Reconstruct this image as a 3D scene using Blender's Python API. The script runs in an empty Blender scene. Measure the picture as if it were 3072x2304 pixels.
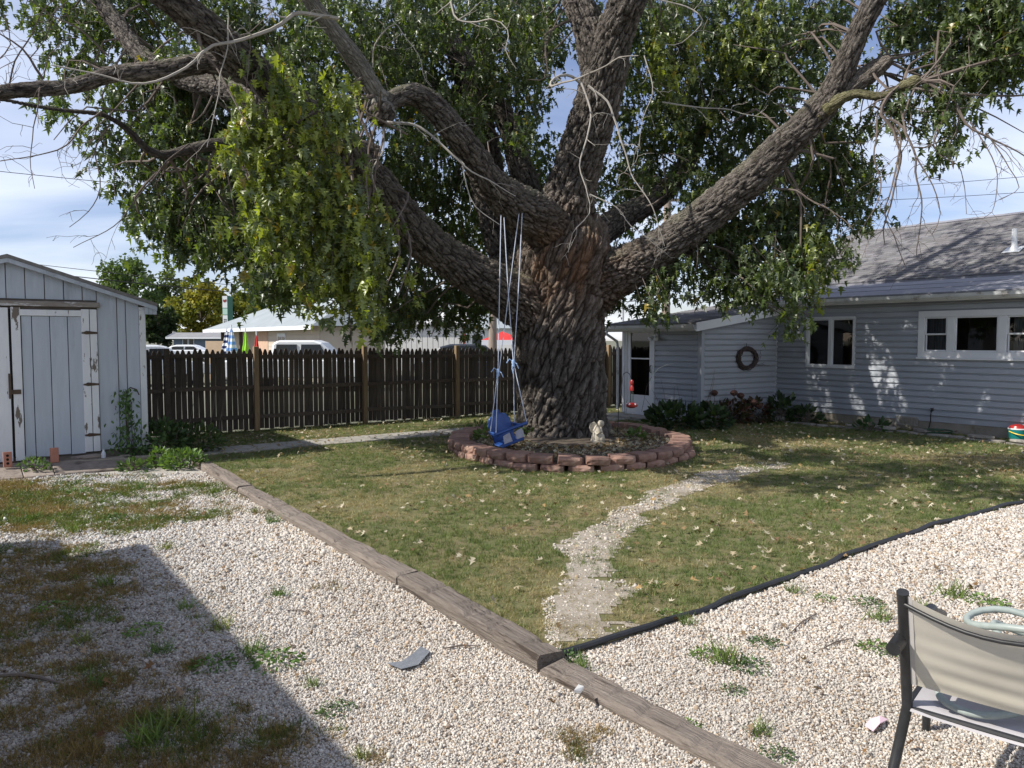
import bpy, math, random
import numpy as np
from mathutils import Vector

SC = bpy.context.scene
COL = SC.collection
R = math.radians

# ------------------------------------------------------------------ camera
CAM_H, FPX, PITCH = 1.75, 2308.0, math.atan(132 / 2308.0)
cd = bpy.data.cameras.new('camera')
cd.sensor_fit = 'HORIZONTAL'
cd.sensor_width = 36.0
cd.lens = 36.0 * FPX / 3072.0
cd.clip_start = 0.05
cd.clip_end = 3000
cam = bpy.data.objects.new('camera', cd)
COL.objects.link(cam)
cam.location = (0, 0, CAM_H)
cam.rotation_euler = (math.pi / 2 - PITCH, 0, 0)
SC.camera = cam

# ------------------------------------------------------------------ sky, sun, exposure
SUN_EL, SUN_PHI = R(42.0), R(18.0)          # height; heading of the light over the ground
w = bpy.data.worlds.new('World')
SC.world = w
w.use_nodes = True
nt = w.node_tree
nt.nodes.clear()
out = nt.nodes.new('ShaderNodeOutputWorld')
bg = nt.nodes.new('ShaderNodeBackground')
bg.inputs['Strength'].default_value = 0.10
sky = nt.nodes.new('ShaderNodeTexSky')
sky.sky_type = 'NISHITA'
sky.sun_disc = False
sky.sun_elevation = SUN_EL
sky.sun_rotation = math.atan2(-math.cos(SUN_PHI), -math.sin(SUN_PHI))
sky.altitude = 200
sky.air_density = 1.0
sky.dust_density = 0.4
sky.ozone_density = 2.5
# thin cirrus all over the sky, laid on a flat layer overhead
tc = nt.nodes.new('ShaderNodeTexCoord')
sep = nt.nodes.new('ShaderNodeSeparateXYZ')
nt.links.new(tc.outputs['Generated'], sep.inputs[0])
zc = nt.nodes.new('ShaderNodeMath'); zc.operation = 'MAXIMUM'; zc.inputs[1].default_value = 0.0
nt.links.new(sep.outputs['Z'], zc.inputs[0])
za = nt.nodes.new('ShaderNodeMath'); za.operation = 'ADD'; za.inputs[1].default_value = 0.16
nt.links.new(zc.outputs[0], za.inputs[0])
dx = nt.nodes.new('ShaderNodeMath'); dx.operation = 'DIVIDE'
dy = nt.nodes.new('ShaderNodeMath'); dy.operation = 'DIVIDE'
nt.links.new(sep.outputs['X'], dx.inputs[0]); nt.links.new(za.outputs[0], dx.inputs[1])
nt.links.new(sep.outputs['Y'], dy.inputs[0]); nt.links.new(za.outputs[0], dy.inputs[1])
comb = nt.nodes.new('ShaderNodeCombineXYZ')
nt.links.new(dx.outputs[0], comb.inputs[0]); nt.links.new(dy.outputs[0], comb.inputs[1])
mp = nt.nodes.new('ShaderNodeMapping')
mp.inputs['Scale'].default_value = (0.55, 1.0, 1.0)
mp.inputs['Rotation'].default_value = (0, 0, 0.25)
mp.inputs['Location'].default_value = (1.3, 0.55, 0)
nt.links.new(comb.outputs[0], mp.inputs['Vector'])
nz = nt.nodes.new('ShaderNodeTexNoise')
nz.inputs['Scale'].default_value = 0.75
nz.inputs['Detail'].default_value = 6
nz.inputs['Roughness'].default_value = 0.5
nz.inputs['Distortion'].default_value = 0.5
nt.links.new(mp.outputs[0], nz.inputs['Vector'])
cr = nt.nodes.new('ShaderNodeMapRange')
cr.interpolation_type = 'SMOOTHSTEP'
cr.inputs['From Min'].default_value = 0.36
cr.inputs['From Max'].default_value = 0.66
cr.inputs['To Min'].default_value = 0.06
cr.inputs['To Max'].default_value = 0.76
nt.links.new(nz.outputs['Fac'], cr.inputs['Value'])
mx = nt.nodes.new('ShaderNodeMix'); mx.data_type = 'RGBA'
nt.links.new(cr.outputs[0], mx.inputs['Factor'])
tn = nt.nodes.new('ShaderNodeMix'); tn.data_type = 'RGBA'; tn.blend_type = 'MULTIPLY'
tn.inputs['Factor'].default_value = 1.0
tn.inputs['B'].default_value = (0.99, 0.93, 1.07, 1)      # a shade less green, as the camera saw it
nt.links.new(sky.outputs[0], tn.inputs['A'])
nt.links.new(tn.outputs['Result'], mx.inputs['A'])
mx.inputs['B'].default_value = (9.2, 9.7, 10.6, 1)
nt.links.new(mx.outputs['Result'], bg.inputs['Color'])
nt.links.new(bg.outputs[0], out.inputs['Surface'])

sl = bpy.data.lights.new('sun', 'SUN')
sl.energy = 5.0
sl.angle = R(0.53)
sl.color = (1.0, 0.955, 0.87)
sun = bpy.data.objects.new('sun', sl)
COL.objects.link(sun)
LDIR = Vector((math.cos(SUN_PHI) * math.cos(SUN_EL), math.sin(SUN_PHI) * math.cos(SUN_EL), -math.sin(SUN_EL)))
sun.rotation_euler = LDIR.to_track_quat('-Z', 'Y').to_euler()
sun.location = (-30, -10, 30)

SC.view_settings.view_transform = 'Standard'
SC.view_settings.look = 'None'
SC.view_settings.gamma = 1
SC.view_settings.exposure = 0.36
SC.render.engine = 'CYCLES'
SC.cycles.use_denoising = True
SC.cycles.max_bounces = 6
SC.cycles.diffuse_bounces = 3
SC.cycles.glossy_bounces = 3
SC.cycles.transmission_bounces = 4
SC.cycles.transparent_max_bounces = 8

# ------------------------------------------------------------------ pixel -> place (a ray meets the ground or a stated depth)
FW = np.array([0, math.cos(PITCH), -math.sin(PITCH)])
UPV = np.array([0, math.sin(PITCH), math.cos(PITCH)])


def ray(px, py):
    return np.array([1.0, 0, 0]) * ((px - 1536) / FPX) + UPV * ((1152 - py) / FPX) + FW


def G(px, py, z=0.0):
    d = ray(px, py)
    t = (z - CAM_H) / d[2]
    return np.array([0, 0, CAM_H]) + d * t


def D(px, py, Y):
    d = ray(px, py)
    return np.array([0, 0, CAM_H]) + d * (Y / d[1])


TH = R(36.0)                                 # the yard's own grid
U = np.array([math.cos(TH), math.sin(TH), 0.0])      # along the fence
Vv = np.array([math.sin(TH), -math.cos(TH), 0.0])    # along the timbers and the house wall
Z = np.array([0, 0, 1.0])


def wall_t(px, o, d):
    """distance along a ground line o + t d at which it crosses image column px"""
    k = (px - 1536) / FPX * math.cos(PITCH)
    # X = k*(Y*cos... ) with small pitch: use depth along the view axis at z = 1.2
    return (k * o[1] - o[0]) / (d[0] - k * d[1])


# ------------------------------------------------------------------ noise in numpy
def _h(ix, iy, iz, seed):
    n = (ix * 374761393 + iy * 668265263 + iz * 2147483647 + seed * 974711) & 0xFFFFFFFF
    n = ((n ^ (n >> 13)) * 1274126177) & 0xFFFFFFFF
    n = n ^ (n >> 16)
    return (n & 0xFFFF) / 65535.0


def vnoise(P, seed=0):
    P = np.asarray(P, float)
    i = np.floor(P).astype(np.int64)
    f = P - i
    f = f * f * (3 - 2 * f)
    r = 0
    for a in (0, 1):
        for b in (0, 1):
            for c in (0, 1):
                wgt = (f[:, 0] if a else 1 - f[:, 0]) * (f[:, 1] if b else 1 - f[:, 1]) * (f[:, 2] if c else 1 - f[:, 2])
                r = r + wgt * _h(i[:, 0] + a, i[:, 1] + b, i[:, 2] + c, seed)
    return r


def fbm(P, oct=3, seed=0):
    P = np.asarray(P, float)
    r, a, s = 0, 0.5, 0
    for k in range(oct):
        r = r + a * vnoise(P * (2 ** k) + 17.3 * k, seed + k)
        s += a
        a *= 0.5
    return r / s


def n2(XY, scale, seed=0, oct=3):
    XY = np.asarray(XY, float)
    return fbm(np.c_[XY[:, 0] * scale, XY[:, 1] * scale, np.full(len(XY), 0.5)], oct, seed)


# ------------------------------------------------------------------ materials
def new_mat(name):
    m = bpy.data.materials.new(name)
    m.use_nodes = True
    t = m.node_tree
    return m, t, t.nodes['Principled BSDF']


def N(t, kind, **kw):
    n = t.nodes.new('ShaderNode' + kind)
    for k, v in kw.items():
        if k in n.inputs:
            n.inputs[k].default_value = v
        else:
            setattr(n, k, v)
    return n


def rgba(c):
    return (c[0], c[1], c[2], 1)


def mat(name, c1, c2=None, scale=8.0, rough=0.8, bump=0.0, bscale=None, stretch=(1, 1, 1), spec=0.3, detail=5.0,
        lo=0.3, hi=0.7, rnd=0.0, metal=0.0, third=None, tscale=2.0, tlo=0.55, thi=0.65, vcol=False, trans=0.0, bdist=0.01, inst=False):
    m, t, b = new_mat(name)
    b.inputs['Roughness'].default_value = rough
    b.inputs['Specular IOR Level'].default_value = spec
    b.inputs['Metallic'].default_value = metal
    co = N(t, 'TexCoord')
    mpn = N(t, 'Mapping', Scale=stretch)
    t.links.new(co.outputs['Object'], mpn.inputs['Vector'])
    col = None
    if c2 is not None:
        n = N(t, 'TexNoise', Scale=scale, Detail=detail, Roughness=0.6)
        t.links.new(mpn.outputs[0], n.inputs['Vector'])
        mr = N(t, 'MapRange', **{'From Min': lo, 'From Max': hi})
        t.links.new(n.outputs['Fac'], mr.inputs['Value'])
        x = N(t, 'Mix', data_type='RGBA')
        t.links.new(mr.outputs[0], x.inputs['Factor'])
        x.inputs['A'].default_value = rgba(c1)
        x.inputs['B'].default_value = rgba(c2)
        col = x.outputs['Result']
    if third is not None:
        n = N(t, 'TexNoise', Scale=tscale, Detail=6, Roughness=0.65)
        t.links.new(mpn.outputs[0], n.inputs['Vector'])
        mr = N(t, 'MapRange', **{'From Min': tlo, 'From Max': thi})
        t.links.new(n.outputs['Fac'], mr.inputs['Value'])
        x = N(t, 'Mix', data_type='RGBA')
        t.links.new(mr.outputs[0], x.inputs['Factor'])
        if col is None:
            x.inputs['A'].default_value = rgba(c1)
        else:
            t.links.new(col, x.inputs['A'])
        x.inputs['B'].default_value = rgba(third)
        col = x.outputs['Result']
    if vcol:
        a = N(t, 'Attribute', attribute_name='col')
        if inst: a.attribute_type = 'INSTANCER'
        if col is None:
            col = a.outputs['Color']
        else:
            x = N(t, 'Mix', data_type='RGBA', blend_type='MULTIPLY')
            x.inputs['Factor'].default_value = 1
            t.links.new(col, x.inputs['A'])
            t.links.new(a.outputs['Color'], x.inputs['B'])
            col = x.outputs['Result']
    if rnd > 0:
        oi = N(t, 'ObjectInfo')
        mr = N(t, 'MapRange', **{'To Min': 1 - rnd, 'To Max': 1 + rnd})
        t.links.new(oi.outputs['Random'], mr.inputs['Value'])
        x = N(t, 'Mix', data_type='RGBA', blend_type='MULTIPLY')
        x.inputs['Factor'].default_value = 1
        if col is None:
            x.inputs['A'].default_value = rgba(c1)
        else:
            t.links.new(col, x.inputs['A'])
        cmb = N(t, 'CombineXYZ')
        for k in range(3):
            t.links.new(mr.outputs[0], cmb.inputs[k])
        t.links.new(cmb.outputs[0], x.inputs['B'])
        col = x.outputs['Result']
    if col is None:
        b.inputs['Base Color'].default_value = rgba(c1)
    else:
        t.links.new(col, b.inputs['Base Color'])
    if bump > 0:
        n = N(t, 'TexNoise', Scale=bscale or scale * 3, Detail=6, Roughness=0.65)
        t.links.new(mpn.outputs[0], n.inputs['Vector'])
        bp = N(t, 'Bump', Strength=bump, Distance=bdist)
        t.links.new(n.outputs['Fac'], bp.inputs['Height'])
        t.links.new(bp.outputs[0], b.inputs['Normal'])
    return m


def leaf_mat(name, trans=0.45, rough=0.45, gloss=0.35, inst=False, under=None):
    """thin leaf: colour from the vertex attribute, part of the light passes through"""
    m, t, b = new_mat(name)
    a = N(t, 'Attribute', attribute_name='col')
    if inst: a.attribute_type = 'INSTANCER'
    if under is not None:                    # the paler underside of the blade
        gm = N(t, 'NewGeometry')
        uf = N(t, 'Math', operation='MULTIPLY'); uf.inputs[1].default_value = under[3]
        t.links.new(gm.outputs['Backfacing'], uf.inputs[0])
        um = N(t, 'Mix', data_type='RGBA')
        t.links.new(uf.outputs[0], um.inputs['Factor'])
        t.links.new(a.outputs['Color'], um.inputs['A'])
        um.inputs['B'].default_value = rgba(under[:3])
        t.links.new(um.outputs['Result'], b.inputs['Base Color'])
    else:
        t.links.new(a.outputs['Color'], b.inputs['Base Color'])
    b.inputs['Roughness'].default_value = rough
    b.inputs['Specular IOR Level'].default_value = gloss
    tr = N(t, 'BsdfTranslucent')
    g = N(t, 'Mix', data_type='RGBA', blend_type='MULTIPLY')
    g.inputs['Factor'].default_value = 1
    t.links.new(a.outputs['Color'], g.inputs['A'])
    g.inputs['B'].default_value = (1.5, 1.6, 0.5, 1)
    t.links.new(g.outputs['Result'], tr.inputs['Color'])
    ms = N(t, 'MixShader')
    ms.inputs[0].default_value = trans
    t.links.new(b.outputs[0], ms.inputs[1])
    t.links.new(tr.outputs[0], ms.inputs[2])
    t.links.new(ms.outputs[0], t.nodes['Material Output'].inputs['Surface'])
    return m


# ------------------------------------------------------------------ objects
OFF = {}


def tag(o, label=None, cat=None, group=None, kind=None):
    if label: o['label'] = label
    if cat: o['category'] = cat
    if group: o['group'] = group
    if kind: o['kind'] = kind
    return o


def thing(name, loc, label, cat, group=None):
    o = bpy.data.objects.new(name, None)
    o.empty_display_size = 0.1
    o.location = tuple(float(c) for c in loc)
    COL.objects.link(o)
    OFF[o] = np.array([float(c) for c in loc])
    return tag(o, label, cat, group)


def link(name, me, m, parent=None, base=None):
    """a mesh object; verts already relative to its root (parent) or to base"""
    o = bpy.data.objects.new(name, me)
    if m is not None and len(me.materials) == 0:
        me.materials.append(m)
    COL.objects.link(o)
    if parent is not None:
        o.parent = parent
        OFF[o] = OFF[parent]
    else:
        b = np.zeros(3) if base is None else np.array(base, float)
        o.location = tuple(b)
        OFF[o] = b
    return o


def np_mesh(name, V, F, cols=None, smooth=False):
    """V (n,3), F (m,3|4) int arrays; cols per vertex (n,3)"""
    V = np.ascontiguousarray(V, dtype=np.float32)
    F = np.ascontiguousarray(F, dtype=np.int32)
    me = bpy.data.meshes.new(name)
    k = F.shape[1]
    me.vertices.add(len(V))
    me.vertices.foreach_set('co', V.ravel())
    me.loops.add(F.size)
    me.loops.foreach_set('vertex_index', F.ravel())
    me.polygons.add(len(F))
    me.polygons.foreach_set('loop_start', np.arange(0, F.size, k, dtype=np.int32))
    if smooth:
        me.polygons.foreach_set('use_smooth', np.ones(len(F), dtype=bool))
    me.update(calc_edges=True)
    if cols is not None:
        a = me.attributes.new('col', 'FLOAT_COLOR', 'POINT')
        c4 = np.ones((len(V), 4), np.float32)
        c4[:, :3] = cols
        a.data.foreach_set('color', c4.ravel())
    return me


class MB:
    """collects world-space shapes; build() makes ONE mesh object"""

    def __init__(s):
        s.v, s.f = [], []

    def add(s, verts, faces):
        b = len(s.v)
        s.v += [tuple(float(c) for c in p) for p in verts]
        s.f += [tuple(b + i for i in f) for f in faces]
        return s

    def hexa(s, p):
        return s.add(p, [(0, 3, 2, 1), (4, 5, 6, 7), (0, 1, 5, 4), (1, 2, 6, 5), (2, 3, 7, 6), (3, 0, 4, 7)])

    def obox(s, o, a, b, c):
        """box from corner o with edge vectors a, b, c"""
        o, a, b, c = (np.array(x, float) for x in (o, a, b, c))
        if np.dot(np.cross(a, b), c) < 0:
            a, b = b, a
        return s.hexa([o, o + a, o + a + b, o + b, o + c, o + a + c, o + a + b + c, o + b + c])

    def cbox(s, c, a, b, d):
        c, a, b, d = (np.array(x, float) for x in (c, a, b, d))
        return s.obox(c - a / 2 - b / 2 - d / 2, a, b, d)

    def tube(s, pts, rad, n=8, cap=True):
        pts = [np.array(p, float) for p in pts]
        if not hasattr(rad, '__len__'):
            rad = [rad] * len(pts)
        fr = frames(pts)
        b = len(s.v)
        for p, r, (e1, e2) in zip(pts, rad, fr):
            for k in range(n):
                a = 2 * math.pi * k / n
                s.v.append(tuple(p + (e1 * math.cos(a) + e2 * math.sin(a)) * r))
        for i in range(len(pts) - 1):
            for k in range(n):
                k2 = (k + 1) % n
                s.f.append((b + i * n + k, b + i * n + k2, b + (i + 1) * n + k2, b + (i + 1) * n + k))
        if cap:
            s.f.append(tuple(b + k for k in reversed(range(n))))
            e = b + (len(pts) - 1) * n
            s.f.append(tuple(e + k for k in range(n)))
        return s

    def lathe(s, c, prof, n=16, axis=Z):
        """prof: list of (radius, height) from bottom to top"""
        c = np.array(c, float)
        axis = np.array(axis, float) / np.linalg.norm(axis)
        e1 = np.cross(axis, [0.3, 0.9, 0.1]); e1 /= np.linalg.norm(e1)
        e2 = np.cross(axis, e1)
        b = len(s.v)
        for r, h in prof:
            for k in range(n):
                a = 2 * math.pi * k / n
                s.v.append(tuple(c + axis * h + (e1 * math.cos(a) + e2 * math.sin(a)) * max(r, 1e-4)))
        for i in range(len(prof) - 1):
            for k in range(n):
                k2 = (k + 1) % n
                s.f.append((b + i * n + k, b + i * n + k2, b + (i + 1) * n + k2, b + (i + 1) * n + k))
        s.f.append(tuple(b + k for k in reversed(range(n))))
        e = b + (len(prof) - 1) * n
        s.f.append(tuple(e + k for k in range(n)))
        return s

    def prism(s, poly, d):
        """poly: list of 3D points; extruded by vector d"""
        poly = [np.array(p, float) for p in poly]
        d = np.array(d, float)
        nrm = np.zeros(3)
        for i in range(len(poly)):
            nrm += np.cross(poly[i], poly[(i + 1) % len(poly)])
        if np.dot(nrm, d) > 0:
            poly = poly[::-1]
        n = len(poly)
        return s.add(poly + [p + d for p in poly],
                     [tuple(range(n)), tuple(range(2 * n - 1, n - 1, -1))] + [(i, i + n, (i + 1) % n + n, (i + 1) % n) for i in range(n)])

    def mesh(s, name, off=(0, 0, 0), smooth=False):
        me = bpy.data.meshes.new(name)
        off = np.array(off, float)
        me.from_pydata([tuple(np.array(p) - off) for p in s.v], [], s.f)
        if smooth:
            me.polygons.foreach_set('use_smooth', [True] * len(me.polygons))
            me.update()
            try:
                me.set_sharp_from_angle(angle=R(42))
            except Exception:
                pass
        me.update()
        return me

    def build(s, name, m, parent=None, base=None, smooth=False, bevel=0.0):
        off = OFF[parent] if parent is not None else (np.zeros(3) if base is None else np.array(base, float))
        o = link(name, s.mesh(name, off, smooth), m, parent, base)
        if bevel > 0:
            bv = o.modifiers.new('bevel', 'BEVEL')
            bv.width = bevel
            bv.segments = 1
            bv.limit_method = 'ANGLE'
        return o


def frames(pts):
    n = len(pts)
    T = []
    for i in range(n):
        t = pts[min(i + 1, n - 1)] - pts[max(i - 1, 0)]
        T.append(t / (np.linalg.norm(t) + 1e-9))
    ref = np.array([0, 0, 1.0]) if abs(T[0][2]) < 0.9 else np.array([0, 1.0, 0])
    e1 = np.cross(T[0], ref); e1 /= np.linalg.norm(e1)
    res = []
    for t in T:
        e1 = e1 - t * np.dot(e1, t)
        e1 /= (np.linalg.norm(e1) + 1e-9)
        res.append((e1, np.cross(t, e1)))
    return res


def spline(pts, step=0.1):
    """Catmull-Rom through rows of pts (any width), resampled at about step metres"""
    P = np.array(pts, float)
    P = np.vstack([2 * P[0] - P[1], P, 2 * P[-1] - P[-2]])
    outp = []
    for i in range(1, len(P) - 2):
        a, b, c, d = P[i - 1], P[i], P[i + 1], P[i + 2]
        n = max(2, int(np.linalg.norm((c - b)[:3]) / step))
        for k in range(n):
            t = k / n
            outp.append(0.5 * ((2 * b) + (c - a) * t + (2 * a - 5 * b + 4 * c - d) * t * t + (3 * b - a - 3 * c + d) * t ** 3))
    outp.append(P[-2])
    return np.array(outp)


def in_poly(P, poly):
    x, y = P[:, 0], P[:, 1]
    r = np.zeros(len(P), bool)
    n = len(poly)
    for i in range(n):
        x1, y1 = poly[i][:2]
        x2, y2 = poly[(i + 1) % n][:2]
        c = ((y1 > y) != (y2 > y)) & (x < (x2 - x1) * (y - y1) / (y2 - y1 + 1e-12) + x1)
        r ^= c
    return r


def sheet(name, poly, z, m, kind='structure', thick=0.0):
    me = bpy.data.meshes.new(name)
    me.from_pydata([(float(p[0]), float(p[1]), z) for p in poly], [], [tuple(range(len(poly)))])
    if me.polygons[0].normal.z < 0:
        me.flip_normals()
    o = link(name, me, m)
    o['kind'] = kind
    return o


def gn_scatter(name, P, rot, scl, cols, meshes, m):
    """one object whose points carry small copies of the given meshes (for what nobody could count)"""
    n = len(P)
    me = bpy.data.meshes.new(name)
    me.vertices.add(n)
    me.vertices.foreach_set('co', np.ascontiguousarray(P, np.float32).ravel())
    me.attributes.new('rot', 'FLOAT_VECTOR', 'POINT').data.foreach_set('vector', np.ascontiguousarray(rot, np.float32).ravel())
    me.attributes.new('scl', 'FLOAT_VECTOR', 'POINT').data.foreach_set('vector', np.ascontiguousarray(scl, np.float32).ravel())
    me.attributes.new('idx', 'INT', 'POINT').data.foreach_set('value', np.random.RandomState(n).randint(0, len(meshes), n).astype(np.int32))
    c4 = np.ones((n, 4), np.float32); c4[:, :3] = cols
    me.attributes.new('col', 'FLOAT_COLOR', 'POINT').data.foreach_set('color', c4.ravel())
    me.update()
    o = link(name, me, m)
    ng = bpy.data.node_groups.new(name, 'GeometryNodeTree')
    ng.interface.new_socket('Geometry', in_out='INPUT', socket_type='NodeSocketGeometry')
    ng.interface.new_socket('Geometry', in_out='OUTPUT', socket_type='NodeSocketGeometry')
    gi, go = ng.nodes.new('NodeGroupInput'), ng.nodes.new('NodeGroupOutput')
    iop = ng.nodes.new('GeometryNodeInstanceOnPoints')
    jn = ng.nodes.new('GeometryNodeJoinGeometry')
    for k, sm_ in enumerate(meshes):
        if not sm_.materials: sm_.materials.append(m)
        so2 = bpy.data.objects.new('%s_piece' % name, sm_)
        oi = ng.nodes.new('GeometryNodeObjectInfo')
        oi.inputs['Object'].default_value = so2
        oi.inputs['As Instance'].default_value = True
        ng.links.new(oi.outputs['Geometry'], jn.inputs[0])
    def att(nm, ty):
        a = ng.nodes.new('GeometryNodeInputNamedAttribute')
        a.data_type = ty
        a.inputs['Name'].default_value = nm
        return a.outputs['Attribute']
    ng.links.new(gi.outputs[0], iop.inputs['Points'])
    ng.links.new(jn.outputs[0], iop.inputs['Instance'])
    iop.inputs['Pick Instance'].default_value = True
    ng.links.new(att('idx', 'INT'), iop.inputs['Instance Index'])
    e2r = ng.nodes.new('FunctionNodeEulerToRotation')
    ng.links.new(att('rot', 'FLOAT_VECTOR'), e2r.inputs[0])
    ng.links.new(e2r.outputs[0], iop.inputs['Rotation'])
    ng.links.new(att('scl', 'FLOAT_VECTOR'), iop.inputs['Scale'])
    ng.links.new(iop.outputs[0], go.inputs[0])
    md = o.modifiers.new('scatter', 'NODES')
    md.node_group = ng
    return o

# ================================================================== THE SETTING
rs = np.random.RandomState(7)
random.seed(7)

M_soil = mat('soil', (0.075, 0.058, 0.042), (0.13, 0.105, 0.08), scale=6, rough=0.95, bump=0.5, bscale=40)
M_gravelbase = mat('gravel_base', (0.34, 0.31, 0.27), (0.60, 0.56, 0.51), scale=45, rough=0.95, bump=1.0, bscale=60, bdist=0.02,
                   third=(0.16, 0.135, 0.10), tscale=0.9, tlo=0.52, thi=0.75)
M_lawnbase = mat('lawn_base', (0.10, 0.11, 0.042), (0.17, 0.145, 0.075), scale=3.0, rough=0.95, bump=0.6, bscale=50,
                 third=(0.17, 0.13, 0.075), tscale=1.1, tlo=0.5, thi=0.7)
M_far = mat('far_ground', (0.10, 0.11, 0.055), (0.19, 0.18, 0.15), scale=0.15, rough=0.95)
M_conc = mat('concrete', (0.27, 0.25, 0.22), (0.36, 0.34, 0.30), scale=5, rough=0.9, bump=0.3, bscale=60, third=(0.17, 0.16, 0.13), tscale=2.2)
M_timber = mat('weathered_timber', (0.165, 0.135, 0.113), (0.285, 0.242, 0.207), scale=3.5, rough=0.95, bump=1.0, bscale=6, stretch=(1, 14, 14),
               third=(0.075, 0.058, 0.047), tscale=2.2, tlo=0.56, thi=0.66, rnd=0.12, bdist=0.03, detail=9)
M_black = mat('black_plastic', (0.018, 0.02, 0.024), (0.035, 0.036, 0.04), scale=6, rough=0.5, spec=0.4)

big = [(-1500, -1500), (1500, -1500), (1500, 1500), (-1500, 1500)]
sheet('ground', big, -0.012, M_far)

TA, TB, TC, TD_, TE = G(590, 1378, .05), G(738, 1466, .05), G(1228, 1733, .05), G(1655, 1982, .05), G(2380, 2345, .05)
EDG = [G(*p)[:2] for p in [(1690, 1972), (1900, 1906), (2100, 1838), (2300, 1766), (2500, 1690), (2700, 1614), (2900, 1553), (3072, 1510), (3300, 1462)]]
EDGS = spline(np.c_[np.array(EDG), np.zeros(len(EDG))], 0.15)[:, :2]

# left yard (gravel, weeds) and right gravel share one sheet; the lawn lies on it
sheet('gravel', [(-14, -2), (12, -2), (12, 14), (4, 12), (-5, 13), (-14, 14)], 0.0, M_gravelbase)
FO = np.array([-1.29, 17.5, 0.0])            # a point of the fence line
hw_o = np.array([5.97, 17.37, 0.0])          # inner corner of the house walls
lawn_poly = [TA[:2], TB[:2], TC[:2], TD_[:2]] + [tuple(p) for p in EDGS] + [(11.5, 11.0), tuple((hw_o + Vv * 6 + U * .2)[:2]),
             tuple((hw_o + U * .3)[:2]), tuple((FO + U * 9)[:2]), tuple((FO - U * 9)[:2]), tuple((TA - Vv * 3.2)[:2])]
sheet('lawn', lawn_poly, 0.004, M_lawnbase)

# worn gravel track across the lawn
TRK = [(1740, 1930, 95), (1770, 1860, 105), (1775, 1780, 100), (1745, 1700, 88), (1770, 1630, 75), (1850, 1570, 70), (1930, 1515, 66),
       (2010, 1478, 72), (2110, 1445, 78), (2220, 1408, 72), (2330, 1388, 50)]
_l, _r = [], []
for px, py, hwid in TRK:
    c = G(px, py); e = G(px + hwid, py)
    hwm = e[0] - c[0]
    _l.append((c[0] - hwm, c[1])); _r.append((c[0] + hwm, c[1]))
track_poly = _l + _r[::-1]

# concrete walk in slabs
walk = bpy.data.objects.new('path', None); COL.objects.link(walk); OFF[walk] = np.zeros(3); walk['kind'] = 'structure'
wc = np.array([-2.55, 13.5, 0])
s = -4.6
while s < 7.2:
    L = 1.15
    mb = MB()
    mb.obox(wc + U * (s + .008) - Vv * .36 + Z * (-.03 + rs.uniform(-.004, .004)), U * (L - .016), Vv * .72, Z * .055)
    mb.build('concrete_slab', M_conc, walk, bevel=.006)
    s += L


def timber(a, b, wdt, hgt, label, z0=-0.05, round_=0.022):
    a, b = np.array(a, float), np.array(b, float)
    d = b - a; d[2] = 0
    L = np.linalg.norm(d); d /= L
    n = np.cross(Z, d)
    prof = [(-wdt / 2, z0), (wdt / 2, z0), (wdt / 2, hgt - round_), (wdt / 2 - round_, hgt), (-wdt / 2 + round_, hgt), (-wdt / 2, hgt - round_)]
    K = max(4, int(L / .045))
    Vt, Ft = [], []
    sd = rs.randint(1000)
    for i in range(K + 1):
        x = L * i / K
        for j, (yy, zz) in enumerate(prof):
            q = vnoise(np.array([[x * 5, j * 3.1, sd]]), 3)[0] - .5
            q2 = vnoise(np.array([[x * 1.3, j * 1.1, sd + 5]]), 4)[0] - .5
            k = 1 + .13 * q + .10 * q2
            Vt.append((x, yy * k, z0 + (zz - z0) * (1 + ((.14 * q + .12 * q2 - (.10 if vnoise(np.array([[x * 22, j * 7.7, sd]]), 6)[0] > .80 else 0)) if zz > 0 else 0))))
    n6 = len(prof)
    for i in range(K):
        for j in range(n6):
            j2 = (j + 1) % n6
            Ft.append((i * n6 + j, (i + 1) * n6 + j, (i + 1) * n6 + j2, i * n6 + j2))
    Ft.append(tuple(range(n6)))
    Ft.append(tuple(K * n6 + j for j in reversed(range(n6))))
    me = bpy.data.meshes.new('landscape_timber')
    me.from_pydata(Vt, [], Ft)
    o = link('landscape_timber', me, M_timber, base=(a[0], a[1], 0))
    o.rotation_euler = (0, 0, math.atan2(d[1], d[0]))
    tag(o, label, 'timber', 'timbers edging the lawn')
    return o


timber(TA, TB - (TB - TA) * .015, .19, .085, 'short weathered grey landscape timber at the weedy end by the shed')
timber(TB, TC - (TC - TB) * .004, .19, .08, 'long weathered landscape timber between the lawn and the pale gravel, splintered at its far end')
timber(TC, TD_, .19, .09, 'long cracked landscape timber ending where the black lawn edging meets it')
timber(TD_ + (TE - TD_) * .012 - Z * 0, TE, .18, .05, 'sunken grey landscape timber with gravel on both sides')

mb = MB()
mb.tube([(p[0] + .012 * math.sin(i * 1.9), p[1] + .012 * math.cos(i * 1.3), .024 + .008 * math.sin(i * .7)) for i, p in enumerate(EDGS)], .0195, 8)
tag(mb.build('lawn_edging', M_black, base=(EDG[0][0], EDG[0][1], 0), smooth=True), 'black plastic edging strip curving between lawn and gravel', 'edging')

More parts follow.
